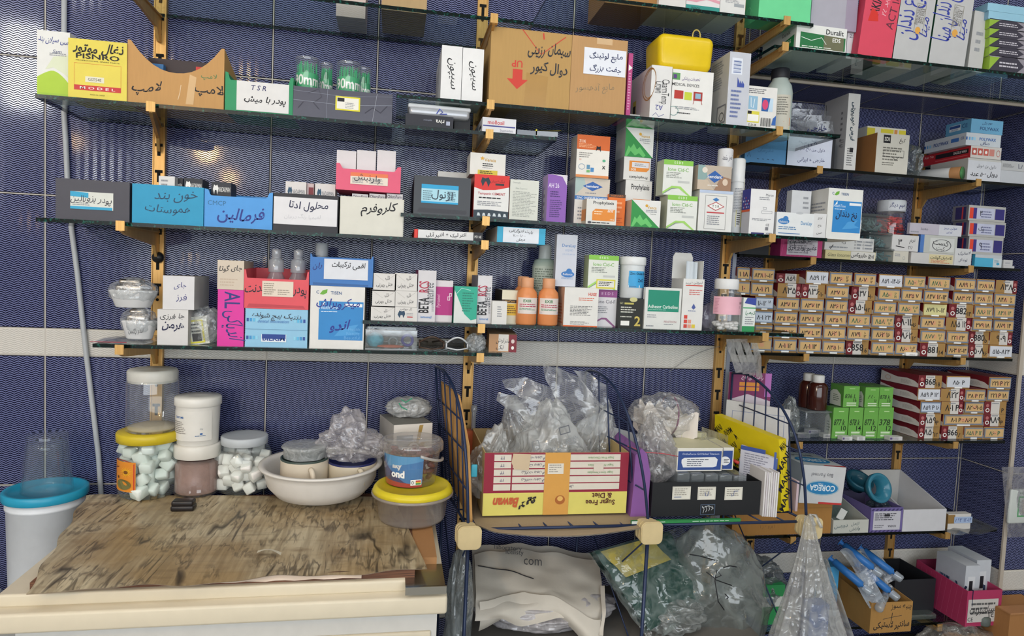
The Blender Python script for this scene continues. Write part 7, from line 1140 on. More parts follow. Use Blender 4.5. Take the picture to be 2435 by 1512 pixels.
b = MB(); b.lathe([(rad*1.07, h*.80), (rad*1.14, h*.82), (rad*1.10, h*.93), (rad*1.04, h*1.0), (rad*.98, h*1.0), (rad*.95, h*.95), (.001, h*.95)], P('#d8c42a', .35), 44); b.build('lid', root); b = MB(); b.lathe([(rad*1.06, h*.72), (rad*1.16, h*.74), (rad*1.16, h*.80), (rad*1.05, h*.81)], FILM(.5, '#d3c8c0', .15, 0), 44); b.build('rim', root); tag(root, 'translucent food tub with a yellow lid, right end of the board', 'tub')
zt = z0 + h*.955; rp = 66/FPX*(y + .03 - CAM.y); c = hy(980, 1043, y + .03); h = c.z - zt; root = empty('candy_pail', (c.x, y + .03, zt)); b = MB(); b.lathe([(rp*.86, 0), (rp*.9, .004), (rp*1.03, h*.80)], FILM(.12, '#d8c8c4', .08, 0), 44, cap0=True); b.build('pail', root)
b = MB(); b.lathe([(rp*1.06, h*.76), (rp*1.14, h*.78), (rp*1.14, h*.93), (rp*1.08, h), (rp*.98, h), (rp*.96, h*.95), (.001, h*.95)], FILM(.25, '#ded6d2', .08, 0), 44); b.build('lid', root)
b = MB(); rng = random.Random(8); cm = [P('#6a2f2c', .4), P('#7f3f38', .4), P('#552322', .4)]
for i in range(150):
    a = rng.random()*6.28; q = rp*.80*sqrt(rng.random()); T = Matrix.Translation((q*cos(a), q*sin(a), .008 + h*.66*rng.random())) @ Matrix.Rotation(rng.random()*6, 4, 'X') @ Matrix.Rotation(rng.random()*6, 4, 'Y'); b.rbox(-.008, .008, -.005, .005, -.005, .005, .003, cm[i % 3], T, 1)
tag(b.build('candies', root), kind='stuff')
lr = rp*.985; b = MB(); N = 16; a0, a1 = -1.5, .42; q0, q1 = h*.03, h*.74
def lp(a, z): k_ = .885 + .125*z/h; return (lr*k_*1.02*sin(a), -lr*k_*1.02*cos(a), z)
def band(f0, f1, c_, e=0):
    for i in range(N):
        A0, A1 = a0 + (a1-a0)*i/N, a0 + (a1-a0)*(i+1)/N; s0, s1 = i/N, (i+1)/N
        pts = [lp(A0, q0 + (q1-q0)*f0(s0)), lp(A1, q0 + (q1-q0)*f0(s1)), lp(A1, q0 + (q1-q0)*f1(s1)), lp(A0, q0 + (q1-q0)*f1(s0))]
        b.add([(p[0]*(1+e), p[1]*(1+e), p[2]) for p in pts], [(0, 1, 2, 3)], MAT(c_), True)
band(lambda s: 0, lambda s: 1, '#2a7fc0'); band(lambda s: 0, lambda s: max(.05, .20 - .1*s), '#b5222c', .003); band(lambda s: max(.05, .20 - .1*s), lambda s: max(max(.05, .20 - .1*s), .85 - 1.1*s), '#1f2f74', .003); band(lambda s: .55 + .3*s if s > .2 else .9, lambda s: 1, '#4fa4d8', .003)
wrapped(b, [('t', 'ilky', .48, .66, .24, WHT, {'b': .05, 'mw': .3}), ('t', 'ond', .50, .42, .24, WHT, {'b': .05, 'mw': .3}), ('r', .76, .08, .97, .26, WHT), ('r', .86, .1, .96, .15, '#3f8f4a'), ('r', .86, .15, .96, .19, '#d8b43a'), ('r', .86, .19, .96, .24, '#c04a3a'), ('o', .80, .17, .025, .05, .3, INK)], lr*.965, a0, a1, q0, q1-q0)
b.build('label', root); b = MB(); b.tube([(rp*1.12*sin(a), -rp*1.12*cos(a), h*.66 - h*.22*sin((a - .25)/1.3*pi*.5) + .01) for a in [.25 + 1.3*i/12 for i in range(13)]], .0035, FILM(.6, '#e4e0de', .1, 0), 6); b.build('handle', root)
tag(root, 'clear pail of dark red candies with a blue label, on the yellow lid', 'pail')
p = hz(432, 1217, TOP); w = 50/FPX*(p.y - CAM.y); b = MB(); bk_ = P('#1f1a1a', .3); b.rbox(-w/2, w/2, 0, .028, 0, .012, .004, bk_); b.rbox(-w/2 + .001, w/2 - .002, .002, .028, .0095, .022, .004, bk_); tag(b.build('charger_box', None, (p.x, p.y, TOP)), 'small black plastic device lying on the vinyl sheet', 'device')
# ================================================================ wire rack, right of the chest
WIRE = P('#23304f', .35, .2); YF, YK, RZ0 = -.35, -.045, .700
XF = [hy(1114, 1272, YF).x, hy(1541, 1266, YF).x, hy(1919, 1248, YF).x]
root = empty('wire_rack', (XF[0], YF, 0)); O = Vector((XF[0], YF, 0))
arcs = [[(1113, 1245, -.35), (1112, 1180, -.348), (1108, 1090, -.335), (1098, 1000, -.30), (1082, 930, -.24), (1062, 890, -.17), (1045, 875, -.10), (1036, 872, YK)],
        [(1541, 1240, -.35), (1532, 1150, -.348), (1515, 1060, -.335), (1492, 985, -.30), (1464, 925, -.24), (1433, 893, -.17), (1408, 882, -.10), (1393, 884, YK)],
        [(1917, 1225, -.35), (1912, 1140, -.348), (1898, 1060, -.335), (1876, 1000, -.30), (1846, 950, -.24), (1810, 912, -.17), (1775, 890, -.10), (1742, 887, YK)]]
def cat(pts, n=6):
    out = []
    for i in range(len(pts)-1):
        p0, p1, p2, p3 = pts[max(i-1, 0)], pts[i], pts[i+1], pts[min(i+2, len(pts)-1)]
        for k in range(n):
            t = k/n; out.append(.5*((2*p1) + (p2-p0)*t + (2*p0 - 5*p1 + 4*p2 - p3)*t*t + (3*p1 - p0 - 3*p2 + p3)*t**3))
    return out + [pts[-1]]
ends = []
for s, arc in enumerate(arcs):
    b = MB(); C_ = cat([hy(u, v, y) for u, v, y in arc]); f = Vector((XF[s], YF, RZ0)); bk = Vector((C_[-1].x + (.03 if s == 0 else .0), YK, RZ0)); ends.append((f, bk))
    b.tube([f - O] + [p - O for p in C_], .0034, WIRE, 8); b.tube([C_[-1] - O, bk - O], .003, WIRE, 8); b.tube([f - O, bk - O], .003, WIRE, 8)
    def at(y): return min(C_, key=lambda p: abs(p.y - y))
    for k_ in range(1, 6):
        y = YK + (YF - YK)*k_/6; t = at(y) if y > -.33 else None; base = f.lerp(bk, 1 - k_/6)
        if t: b.tube([base - O, t - O], .0019, WIRE, 6)
    for z in (.78, .86, .925):
        i = min(range(len(C_)), key=lambda i_: abs(C_[i_].z - z) + (C_[i_].y > -.06)*9); q = C_[i]; kb = bk.lerp(C_[-1], (z - RZ0)/max(C_[-1].z - RZ0, .01)); b.tube([q - O, kb - O], .0019, WIRE, 6)
    b.build('side_panel', root)
    b = MB(); b.tube([f - O, Vector((XF[s] - .003, YF, 0)) - O], .0042, WIRE, 10); b.build('post', root); b = MB(); b.tube([bk - O, Vector((bk.x, YK, 0)) - O], .0036, WIRE, 8); b.build('post', root)
    b = MB(); b.tube([f + Vector((0, 0, -.03)) - O, Vector((bk.x, YK, .36)) - O], .0018, WIRE, 6); b.tube([bk + Vector((0, 0, -.03)) - O, Vector((XF[s], YF, .36)) - O], .0018, WIRE, 6); b.build('cross_brace', root)
    b = MB(); kp = P('#cdb98c', .5, var=.12)
    for i in range(3):
        e = .0255 - .0012*i; r_ = .0125; cs = [(e - r_, e - r_, 0), (-e + r_, e - r_, 1), (-e + r_, -e + r_, 2), (e - r_, -e + r_, 3)]
        pl = [(cx_ + r_*cos(pi/2*(q_ + k_/6)) - .003*i, cz_ + r_*sin(pi/2*(q_ + k_/6)) + .001*i) for cx_, cz_, q_ in cs for k_ in range(7)]
        b.prism(pl, -.018 + .0095*i, -.0105 + .0095*i, kp); b.prism([(x_*.93, z_*.93) for x_, z_ in pl], -.0195 + .0095*i, -.018 + .0095*i, kp)
    b.box(-.016, .016, -.012, .008, -.016, .016, kp)
    b.build('connector', root, f - O + Vector((0, -.004, -.010)))
b = MB()
for s in (0, 1):
    (f0, k0), (f1, k1) = ends[s], ends[s+1]; b.tube([f0 - O, f1 - O], .0036, WIRE, 8); b.tube([k0 - O, k1 - O], .003, WIRE, 8)
    for k_ in range(1, 5): t = k_/5; b.tube([f0.lerp(k0, t) - O, f1.lerp(k1, t) - O], .0019, WIRE, 6)
    for k_ in range(1, 7): t = k_/7; b.tube([f0.lerp(f1, t) - O, k0.lerp(k1, t) - O], .0019, WIRE, 6)
b.build('basket_floor', root); tag(root, 'navy wire rack with two baskets and cream plastic corner joints', 'rack')
FZ = RZ0 + .0045
b = MB(); q0, q1 = hy(1150, 1240, -.34), hy(1545, 1236, -.34); lin_m = CARD('#9f8c72')
def shelfp(a, q): return Vector((q0.x - .02 + (q1.x - q0.x + .02)*a, -.368 + .30*q, FZ + .001 - (.018*sin(pi*a)*max(0, 1 - q*5)) + .012*max(0, .1 - a)*10*max(0, 1 - q*4)))
b.grid(shelfp, 24, 14, lin_m); b.grid(lambda a, q: shelfp(a, q*.12) + Vector((0, -.002, -.0015)), 24, 3, FILM(.5, '#c9c2b4', .1, .5)); tag(b.build('liner_sheet'), 'bowed brown liner sheet in film under the red and yellow carton', 'liner')
b = MB(); pp = [hy(1040, 906, -.075), hy(1082, 940, -.20), hy(1104, 1060, -.315), hy(1111, 1236, -.325), hy(1068, 1205, -.075)]; e_ = Vector((.012, 0, 0)); vs = [p + Vector((.006, 0, 0)) for p in pp] + [p + e_ for p in pp]
vs[3].z = vs[4].z = FZ + .002; vs[8].z = vs[9].z = FZ + .002
b.add(vs, [(4, 3, 2, 1, 0), (5, 6, 7, 8, 9)] + [(i, (i+1) % 5, 5 + (i+1) % 5, 5 + i) for i in range(5)], CARD('#c8995f')); tag(b.build('wooden_plank'), 'tan wood panel standing against the left wire side', 'panel')
sg = [('r', 0, 0, 1, .36, '#d8cc6a'), ('r', 0, .36, 1, 1, '#8f2238'), ('r', .02, .36, .06, .99, '#8f2238'), ('r', .065, .40, .94, .99, '#d5cdbf')]
for i in range(5): sg += [('r', .065, .40 + .118*i + .10, .94, .40 + .118*i + .118, '#8f2238')]
sg += [('r', .18, .40, .19, .99, '#8f2238')] + [('t', '۲۴', .12, .565 + .118*i, .05, '#33306a', {'rot': 180}) for i in range(4)] + [('t', 'شکلات بدون قند', .34, .565 + .118*i, .06, '#4a4560', {'rot': 180, 'mw': .22}) for i in range(4)] + [('t', 'Sugar Free Chocolate', .80, .565 + .118*i, .045, '#6a9a5a', {'rot': 180, 'mw': .24}) for i in range(1, 4)] + [('t', 'نوع محصول', .56, .455, .06, '#4a4560', {'rot': 180, 'mw': .14})]
sg += [('r', .41, 0, .585, 1, '#d29a4a'), ('e', .525, .24, .035, .075, '#a8612a'), ('e', .525, .26, .02, .04, '#e0b060'), ('t', 'Sugar Free', .81, .20, .11, '#5a2c20', {'rot': 180, 'mw': .27, 'b': .02}), ('t', '& Diet', .82, .30, .09, '#5a2c20', {'rot': 180, 'mw': .15, 'b': .02}), ('t', 'لایو', .30, .20, .19, '#2a2226', {'rot': 180, 'mw': .12, 'b': .04}), ('t', 'Bawan', .15, .21, .16, '#c05a34', {'rot': 180, 'mw': .17, 'b': .04, 'sh': .2})]
sg += [('p', [(.20, .74), (.30, .72), (.31, .98), (.19, .99), (.18, .85)], '#cbb596'), ('r', .43, .66, .54, .83, '#ddd6c8'), ('l', .44, .68, .53, .82, 4, '#9a938a'), ('r', .75, .69, .82, .82, '#d5cabb')]
sb = open_box('cardboard_tray', 'red, white and yellow sweets carton printed upside down, full of bags', 1150, 1492, 1076, FZ + .006, -.30, .235, '#c9b07a', CARD('#a5895e'), pr=sg)
milk = FILM(.32, '#eceeee', crinkle=.8, scale=26); milk2 = FILM(.20, '#eceeee', crinkle=.8, scale=28)
def bag(label, u, v, y, z0, rx, ry, rz, m, amp, seed, sc=1.8, sub=5, fn=None, name='plastic_bag'):
    return lump(name, label, 'bag', hy(u, v, y).x, y, z0, rx, ry, rz, m, amp, sc, seed, sub, fn=fn)
peak = lambda k, lean=0: (lambda p, v: Vector((p.x*(1 - .42*max(0, v.z)) + lean*max(0, v.z)**2, p.y, p.z*(1 + k*max(0, v.z)**2))))
bag('big clear bag heaped in the sweets carton, printed in grey', 1310, 1000, -.21, sb.zi + .01, .105, .075, .105, milk, .16, 31, 1.9, fn=peak(.35))
o = bpy.data.objects['plastic_bag']; b = MB(); b.prints([('f', .0, .45, .15, .75, .012, '#6a6d72'), ('l', .2, .2, .6, .4, 5, '#6a6d72'), ('f', .62, .7, .85, .95, .02, '#55585e'), ('l', .7, .3, 1, .55, 5, '#7a7d82')], (-.05, -.085, .10), (.96, 0, .28), (-.2, .28, .94), .11, .07); b.build('print', o)
bag('crumpled clear bag at the left in the sweets carton', 1165, 1080, -.23, sb.zi + .02, .05, .05, .085, milk2, .2, 12, 2, fn=peak(.1, .02))
bag('clear bag behind the left one in the sweets carton', 1240, 1030, -.13, sb.zi + .02, .06, .045, .10, milk2, .22, 17, 2, fn=peak(.25, -.03))
bag('clear bag at the right in the sweets carton', 1400, 1030, -.15, sb.zi + .02, .07, .05, .095, milk2, .22, 23, 2, fn=peak(.3, .04))
def ears(label, pts, m, seed, y0, y1):
    """flared sheet of film: outline quads in pixel space given as strips of (u,v,y)"""
    b = MB(); rows = [[hy(u, v, y) for u, v, y in r_] for r_ in pts]
    nU, nV = 14, 10
    def fn(a, q):
        i = min(int(q*(len(rows)-1)), len(rows)-2); t = q*(len(rows)-1) - i; k_ = min(int(a*(len(rows[0])-1)), len(rows[0])-2); s_ = a*(len(rows[0])-1) - k_
        p = rows[i][k_].lerp(rows[i][k_+1], s_).lerp(rows[i+1][k_].lerp(rows[i+1][k_+1], s_), t)
        return p + Vector((.004*noise.noise(p*30 + Vector((seed, 0, 0))), .022*noise.noise(p*18 + Vector((0, seed, 0))), .006*noise.noise(p*26 + Vector((0, 0, seed)))))
    b.grid(fn, 28, 20, m); c = sum((r_[0] for r_ in rows), Vector())/len(rows)
    return b, c
EF = FILM(.20, '#eef0f1', crinkle=.7, scale=24)
for lab, pts, sd in (('flared bag mouth of clear film, pointing up', [[(1290, 866, -.17), (1325, 872, -.16), (1370, 890, -.15)], [(1300, 905, -.18), (1345, 915, -.17), (1405, 930, -.16)], [(1330, 960, -.19), (1390, 975, -.18), (1450, 985, -.17)], [(1300, 1020, -.2), (1380, 1030, -.19), (1430, 1040, -.18)]], 3),
                     ('flared film flap pointing left, upper', [[(1192, 902, -.16), (1250, 900, -.16), (1330, 925, -.17)], [(1200, 925, -.16), (1260, 930, -.17), (1330, 960, -.18)], [(1240, 945, -.17), (1280, 955, -.18), (1330, 985, -.19)]], 7),
                     ('flared film flap pointing left, lower', [[(1185, 932, -.18), (1240, 938, -.18), (1300, 960, -.19)], [(1180, 950, -.18), (1230, 968, -.19), (1290, 995, -.2)], [(1230, 985, -.19), (1250, 1000, -.2), (1280, 1020, -.21)]], 11),
                     ('flared film flap at the right of the heap', [[(1360, 880, -.13), (1400, 890, -.13), (1440, 915, -.13)], [(1400, 930, -.14), (1430, 945, -.14), (1455, 970, -.14)], [(1390, 990, -.15), (1425, 1005, -.15), (1465, 1015, -.15)]], 15)):
    b, c = ears(lab, pts, EF, sd, 0, 0); bg = bpy.data.objects[{3: 'plastic_bag', 7: 'plastic_bag.002', 11: 'plastic_bag.002', 15: 'plastic_bag.003'}[sd]]; b.build('bag_mouth', bg, -bg.location)
b = MB(); b.box(-.055, .055, 0, .002, 0, .085, MAT('#d3d4d6'), Matrix.Rotation(radians(16), 4, 'Y')); q = hy(1455, 1040, -.1); tag(b.build('card_sheet', None, (q.x, -.1, q.z - .06)), 'white card leaning at the right in the sweets carton', 'card')
b = MB(); b.box(-.02, .02, 0, .03, 0, .14, MAT('#c9643a')); q = hy(1090, 1000, -.07); tag(b.build('tube_packet', None, (q.x + .018, -.075, FZ + .003)), 'orange and white packet behind the left wire side', 'packet')
b = MB(); b.lathe([(.006, 0), (.006, .10), (.0065, .101), (.0075, .102), (.0075, .118)], FILM(.4, '#d5d8da', .1, 0), 14, cap0=True, cap1=True); q = hy(1127, 980, -.06); tag(b.build('test_tube', None, (q.x, -.06, q.z - .10)), 'clear capped tube standing at the back of the left basket', 'tube')
b = MB(); b.grid(lambda a, q: (XF[0] + .018 + .02*a + .006*q, -.315 + .15*a, FZ + .004 + .17*q - .04*a*q), 10, 10, FILM(.22, '#d8d8de', crinkle=.4)); tag(b.build('clear_sleeve'), 'clear plastic sleeve between the wire side and the sweets carton', 'sleeve')
q = hy(1128, 1120, -.318); b = MB(); b.rbox(-.007, .007, 0, .006, -.014, .014, .003, P('#3f9fb4', .4)); tag(b.build('tag_clip', None, q), 'small teal plastic tag beside the sweets carton', 'tag')
# second basket
b = MB(); q0, q1 = hy(1503, 1150, -.31), hy(1548, 1150, -.31); w = q1.x - q0.x; H = hy(1525, 1066, -.31).z - FZ
b.prism([(-w/2 + w*.12*(1 - cos(0)), 0), (w/2, 0), (w*.42, H*.3), (w*.45, H*.62), (w*.2, H*.92), (-w*.1, H), (-w*.4, H*.9), (-w*.42, H*.4)], 0, .16, P('#8a5a9c', .4)); tag(b.build('purple_case', None, ((q0.x + q1.x)/2, -.31, FZ)), 'purple plastic case standing between the sweets carton and the black box', 'case')
stk = lambda s: ('#dcd8cc', [('f', .03, .03, .97, .97, .015, '#b9b4a8'), ('l', .1, .3, .9, .9, 4, '#9a958a'), ('s', [(.4, .6), (.45, .3), (.55, .3), (.6, .65)] if s == 1 else [(.35, .5), (.4, .3), (.5, .35), (.52, .7), (.75, .7)] if s == 2 else [(.1, .2), (.5, .2)], .0015, '#4a5a8a')], 'sticker')
bb = open_box('card_box', 'black open box with three white stickers', 1550, 1808, 1146, FZ + .002, -.318, .16, '#1b1c1f', '#121315', pr=[('f', .445, .03, .58, .34, .006, '#4a5a70')] + [('s', [(.47 + .025*i, .08 + .03*i), (.48 + .025*i, .2), (.46 + .03*i, .29)], .0014, '#b9bcc0') for i in range(4)] + [('s', [(.46, .24), (.52, .30), (.565, .22)], .0014, '#b9bcc0')])
for i, (x0, s) in enumerate(((.18, 0), (.41, 1), (.66, 2))):
    c_, prs, nm = stk(s); nb = MB(); W, Hh = bb.w*.165, bb.h*.38; nb.box(0, W, -.0012, -.0004, 0, Hh, MAT(c_)); nb.prints(prs, (0, -.0012, 0), (1, 0, 0), (0, 0, 1), W, Hh); nb.build('sticker', bb.o, (-bb.w/2 + x0*bb.w, 0, bb.h*(.50 - .02*i)))
b = MB()
for i in range(5): b.rbox(bb.x0 + .065 + .036*i, bb.x0 + .098 + .036*i, -.305, -.21, bb.z - .03, bb.z + .018 - .002*i, .004, FILM(.3, '#b9c2c8', .1, 0))
tag(b.build('clear_organiser'), 'clear compartment boxes lying in the black box', 'organiser')
nit = [('r', 0, 0, 1, 1, '#d9d6cc'), ('r', .02, .04, .98, .86, '#2f4a8a'), ('t', 'OrthoForce G4 Nickel Titanium', .52, .74, .09, '#c9d0e0', {'mw': .82}), ('p', [(.1, .36), (.14, .16), (.8, .16), (.88, .2), (.9, .5), (.84, .6), (.16, .58), (.1, .5)], '#dfe0e2'), ('l', .22, .2, .7, .54, 4, '#5a5f70')]
zc = bb.z + .018
for i, (u0, u1, v0, v1, y, lab) in enumerate(((1610, 1717, 1065, 1110, -.29, 'blue-fronted cream carton of wires, the front one'), (1719, 1744, 1064, 1108, -.283, 'blue-fronted cream carton of wires, half hidden at the right'))):
    carton('carton', lab + ', on the clear organiser', 'box', u0, u1, v0, zc, yf=y, d=.10, c='#d9d6cc', top='#cfcaa8', pr=nit if i == 0 else [('r', 0, .04, .9, .86, '#2f4a8a'), ('e', .2, .4, .5, .2, '#dfe0e2'), ('l', .1, .3, .6, .5, 3, INK)])
q = hy(1670, 1040, -.23)
for i, w in enumerate(('front', 'second', 'third', 'fourth', 'fifth', 'rearmost')):
    b = MB(); b.box(-.034 + .002*i, .034 - .001*i, 0, .007, 0, .066 - .001*i, MAT(['#d6d2b0', '#cfcba6'][i % 2])); tag(b.build('card_pack', None, (q.x, -.186 + .010*i, zc)), 'cream card pack standing behind the blue-fronted cartons, %s one' % w, 'card pack', 'cream card packs in the second basket')
zb_ = bag('clear zip bag with a red seam at the left of the second basket', 1555, 1090, -.25, FZ + .07, .055, .05, .075, FILM(.2, '#d5d2d2', crinkle=.7), .2, 41, 2, fn=peak(.2, -.01))
b = MB(); b.tube([hy(1492, 1060, -.295), hy(1530, 1075, -.30), hy(1575, 1078, -.30), hy(1612, 1085, -.30)], .0012, P('#b5525a', .5), 6); b.build('zip_seam', zb_, -zb_.location)
wp = P('#d6cdc4', .5)
root = empty('bagged_paper', (hy(1580, 985, -.16).x, -.16, hy(1580, 985, -.16).z)); b = MB(); rng = random.Random(4)
for i in range(4): b.grid(lambda a, q: (-.07 + .14*a, -.035 + .022*i + .012*sin(a*11 + i), -.04 + .07*q*(.8 + .2*sin(a*9 + i*2)) + .012*sin(a*14 + i) - .02*a), 26, 5, wp)
b.build('white_curls', root); b = MB(); b.ico((0, 0, 0), .088, .055, .052, FILM(.14, '#d9d9da', crinkle=.7, scale=50), 5, .16, 2, 14); b.build('film', root); b = MB(); b.tube([(.012 + .004*cos(a), .058*sin(a), .050*cos(a)) for a in [2*pi*i/24 for i in range(24)]], .002, P('#7f5f70', .6), 6, closed=True); b.build('rubber_band', root); tag(root, 'white curled paper in clear film with a rubber band, back of the second basket', 'bag')
b = MB(); b.grid(lambda a, q: (-.05 + .10*a, .05*a, .10*q - .035*a*q), 8, 8, FILM(.4, '#b5b3a6', crinkle=.3)); q = hy(1700, 1080, -.2); tag(b.build('clear_sleeve', None, (q.x, -.22, zc - .01)), 'yellowish clear sleeve standing before the yellow carton', 'sleeve')
# standing things at the right of the second basket
def plate(name, label, cat_, P4, th, m, prs=(), side=None):
    """upright slab from four corners: near-bottom, far-bottom, far-top, near-top; printed face towards the left/front"""
    a, b_, c_, d_ = [Vector(p) for p in P4]; X = (a - b_).normalized(); n = X.cross(Vector((0, 0, 1))).normalized(); bk = [p - n*th for p in (a, b_, c_, d_)]
    b = MB(); vs = [a, b_, c_, d_] + bk; b.add(vs, [(0, 3, 2, 1), (4, 5, 6, 7), (1, 2, 6, 5), (3, 7, 6, 2), (0, 1, 5, 4)], m); b.add(vs, [(0, 4, 7, 3)], side or m)
    if prs: b.prints(prs, b_, X, (c_ - b_).normalized(), (a - b_).length, (c_ - b_).length)
    tag(b.build(name), label, cat_); return vs
def man(n, seed):
    rng = random.Random(seed); r_ = []
    for i in range(n):
        for j in range(6): r_.append(('t', 'MANI', .06 + .16*j + .07*(i % 2), .08 + i/n*.92, .085, INK, {'rot': 38 if (i + j) % 2 == 0 else 218, 'mw': .13, 'b': .01}))
    return r_
YEL = P('#e0c818', .4); nb, ft = hy(1858, 1228, -.305), hy(1700, 985, -.10)
A4 = [(nb.x, -.305, FZ + .002), (ft.x + .01, -.10, FZ + .002), (ft.x, -.10, ft.z), (hy(1852, 1045, -.305).x, -.305, hy(1852, 1045, -.305).z)]
vs = plate('yellow_box', 'bright yellow flat carton with black lettering all over', 'box', A4, .026, YEL, man(5, 1))
o = bpy.data.objects['yellow_box']; b = MB(); b.prints([('t', 'MAN', .5, .9, .1, INK, {'rot': 35, 'mw': .8, 'b': .02}), ('t', 'MANI', .5, .68, .1, INK, {'rot': 50, 'mw': .9, 'b': .02}), ('t', 'MANI', .5, .42, .1, INK, {'rot': 50, 'mw': .9, 'b': .02}), ('t', 'MANI', .5, .16, .1, INK, {'rot': 60, 'mw': .9, 'b': .02}), ('o', .55, .56, .3, .06, .06, INK)], vs[0], (vs[4] - vs[0]).normalized(), (vs[3] - vs[0]).normalized(), .026, (vs[3] - vs[0]).length); b.build('end_print', o)
q0, q1 = hy(1728, 950, -.07), hy(1880, 975, -.16)
plate('padded_envelope', 'white crinkled envelope with a blue printed frame behind the yellow carton', 'envelope', [(q1.x, -.16, FZ + .003), (q0.x, -.07, FZ + .003), (q0.x, -.07, q0.z), (q1.x, -.16, q1.z)], .006, P('#c9c7c6', .6, bump=.5), [('f', .10, .45, .92, .88, .008, '#7a86a8'), ('s', [(.15, .72), (.45, .70)], .0008, '#8a90a8'), ('s', [(.65, .6), (.85, .58)], .0008, '#8a90a8')])
q0, q1 = hy(1735, 884, -.035), hy(1835, 898, -.055)
plate('booklet', 'maroon and white booklet with orange pills, topmost at the back of the rack', 'booklet', [(q1.x, -.055, FZ + .003), (q0.x, -.035, FZ + .003), (q0.x, -.035, q0.z), (q1.x, -.055, q1.z)], .004, P('#cbbfc8', .4), [('p', [(0, .74), (.45, .80), (1, .74), (1, 1), (0, 1)], '#7a2a5a'), ('t', 'راهنمای تاج', .55, .95, .05, '#e0d0dc', {'mw': .6, 'b': .01}), ('r', .25, .875, .72, .91, '#d58a34'), ('r', .25, .83, .72, .865, '#d58a34'), ('r', .85, .78, 1, 1, '#b06ab0')])
q0, q1 = hy(1762, 1058, -.24), hy(1846, 1092, -.31)
plate('leaflet', 'blue-backed printed leaflet in front of the yellow carton', 'leaflet', [(q1.x, -.31, FZ + .003), (q0.x, -.24, FZ + .003), (q0.x, -.24, q0.z), (q1.x, -.31, q1.z)], .010, P('#c8c8d2', .5), [('r', 0, .93, .7, 1, '#3f5598'), ('l', .12, .35, .8, .9, 14, '#8a8a9a'), ('r', .94, 0, 1, 1, '#4a62a8')], P('#5a72b4', .5))
q = hy(1826, 1245, -.325)
for i, w in enumerate(('first', 'second', 'third', 'fourth', 'fifth', 'sixth', 'seventh')):
    b = MB(); b.box(0, .0038, 0, .12, 0, .108 - .001*(i % 3), MAT(['#d8d4d2', '#cfc9cc', '#dcd9d8'][i % 3])); tag(b.build('folded_leaflet', None, (q.x - .018 + .0048*i, -.328 - .0012*i, FZ + .001)), 'white leaflet standing right of the black box, %s from the left' % w, 'leaflet', 'upright white leaflets')
q = hy(1865, 1180, -.29); b = MB(); b.box(-.003, .003, 0, .10, 0, .075, MAT('#c9b4bc')); tag(b.build('card_sheet', None, (q.x + .028, -.3, FZ + .001)), 'thin pinkish card right of the yellow carton', 'card')
b = MB(); b.box(-.15, .115, 0, .007, 0, .0065, MAT('#2a7f44')); b.prints([('t', '021-88887875', .25, .5, .5, '#d8e8dc', {'mw': .36}), ('l', .55, .25, .95, .7, 1, '#c0e0c8'), ('r', 0, .0, .1, 1, '#c9d0cc')], (-.15, 0, 0), (1, 0, 0), (0, 0, 1), .265, .0065); q = hy(1650, 1252, -.352); tag(b.build('ruler', None, (q.x, -.352, FZ - .0005)), 'green and white strip lying at the front edge of the second basket', 'ruler')
b = MB(); b.tube([hy(1735, 1090, -.25), hy(1757, 1101, -.27)], .004, P('#b53028', .4), 8); tag(b.build('marker'), 'red pen lying at the end of the blue-fronted cartons', 'pen')
# clear strips hanging over the end of the lower shelf
for i, w in enumerate(('leftmost', 'second', 'third', 'rightmost')):
    p0, p1 = hy(1736 + 18*i, 806, -.19 + .012*i), hy(1755 + 18*i, 885 + 4*i, -.17 + .012*i); w0 = Vector((.012, .004, 0)); b = MB(); b.grid(lambda a, q: (p0.lerp(p1, q) + w0*(2*a - 1)*(1 + .1*sin(q*9 + i)) + Vector((0, .006*sin(q*5 + i), 0))) - p0, 4, 14, FILM(.45, '#c3c2c2', .1, .3, 60)); tag(b.build('plastic_strip', None, p0), 'clear plastic strip hanging below the pink-label jar, %s of four' % w, 'strip', 'hanging clear strips')
b = MB(); b.tube(cat([hy(1590, 885, -.01), hy(1640, 850, -.012), (hy(1700, 826, -.014)), hy(1760, 820, -.02)]), .0007, P('#8a8a8c', .4), 5); tag(b.build('thin_wire'), 'thin grey wire curving over the white tile band', 'wire')
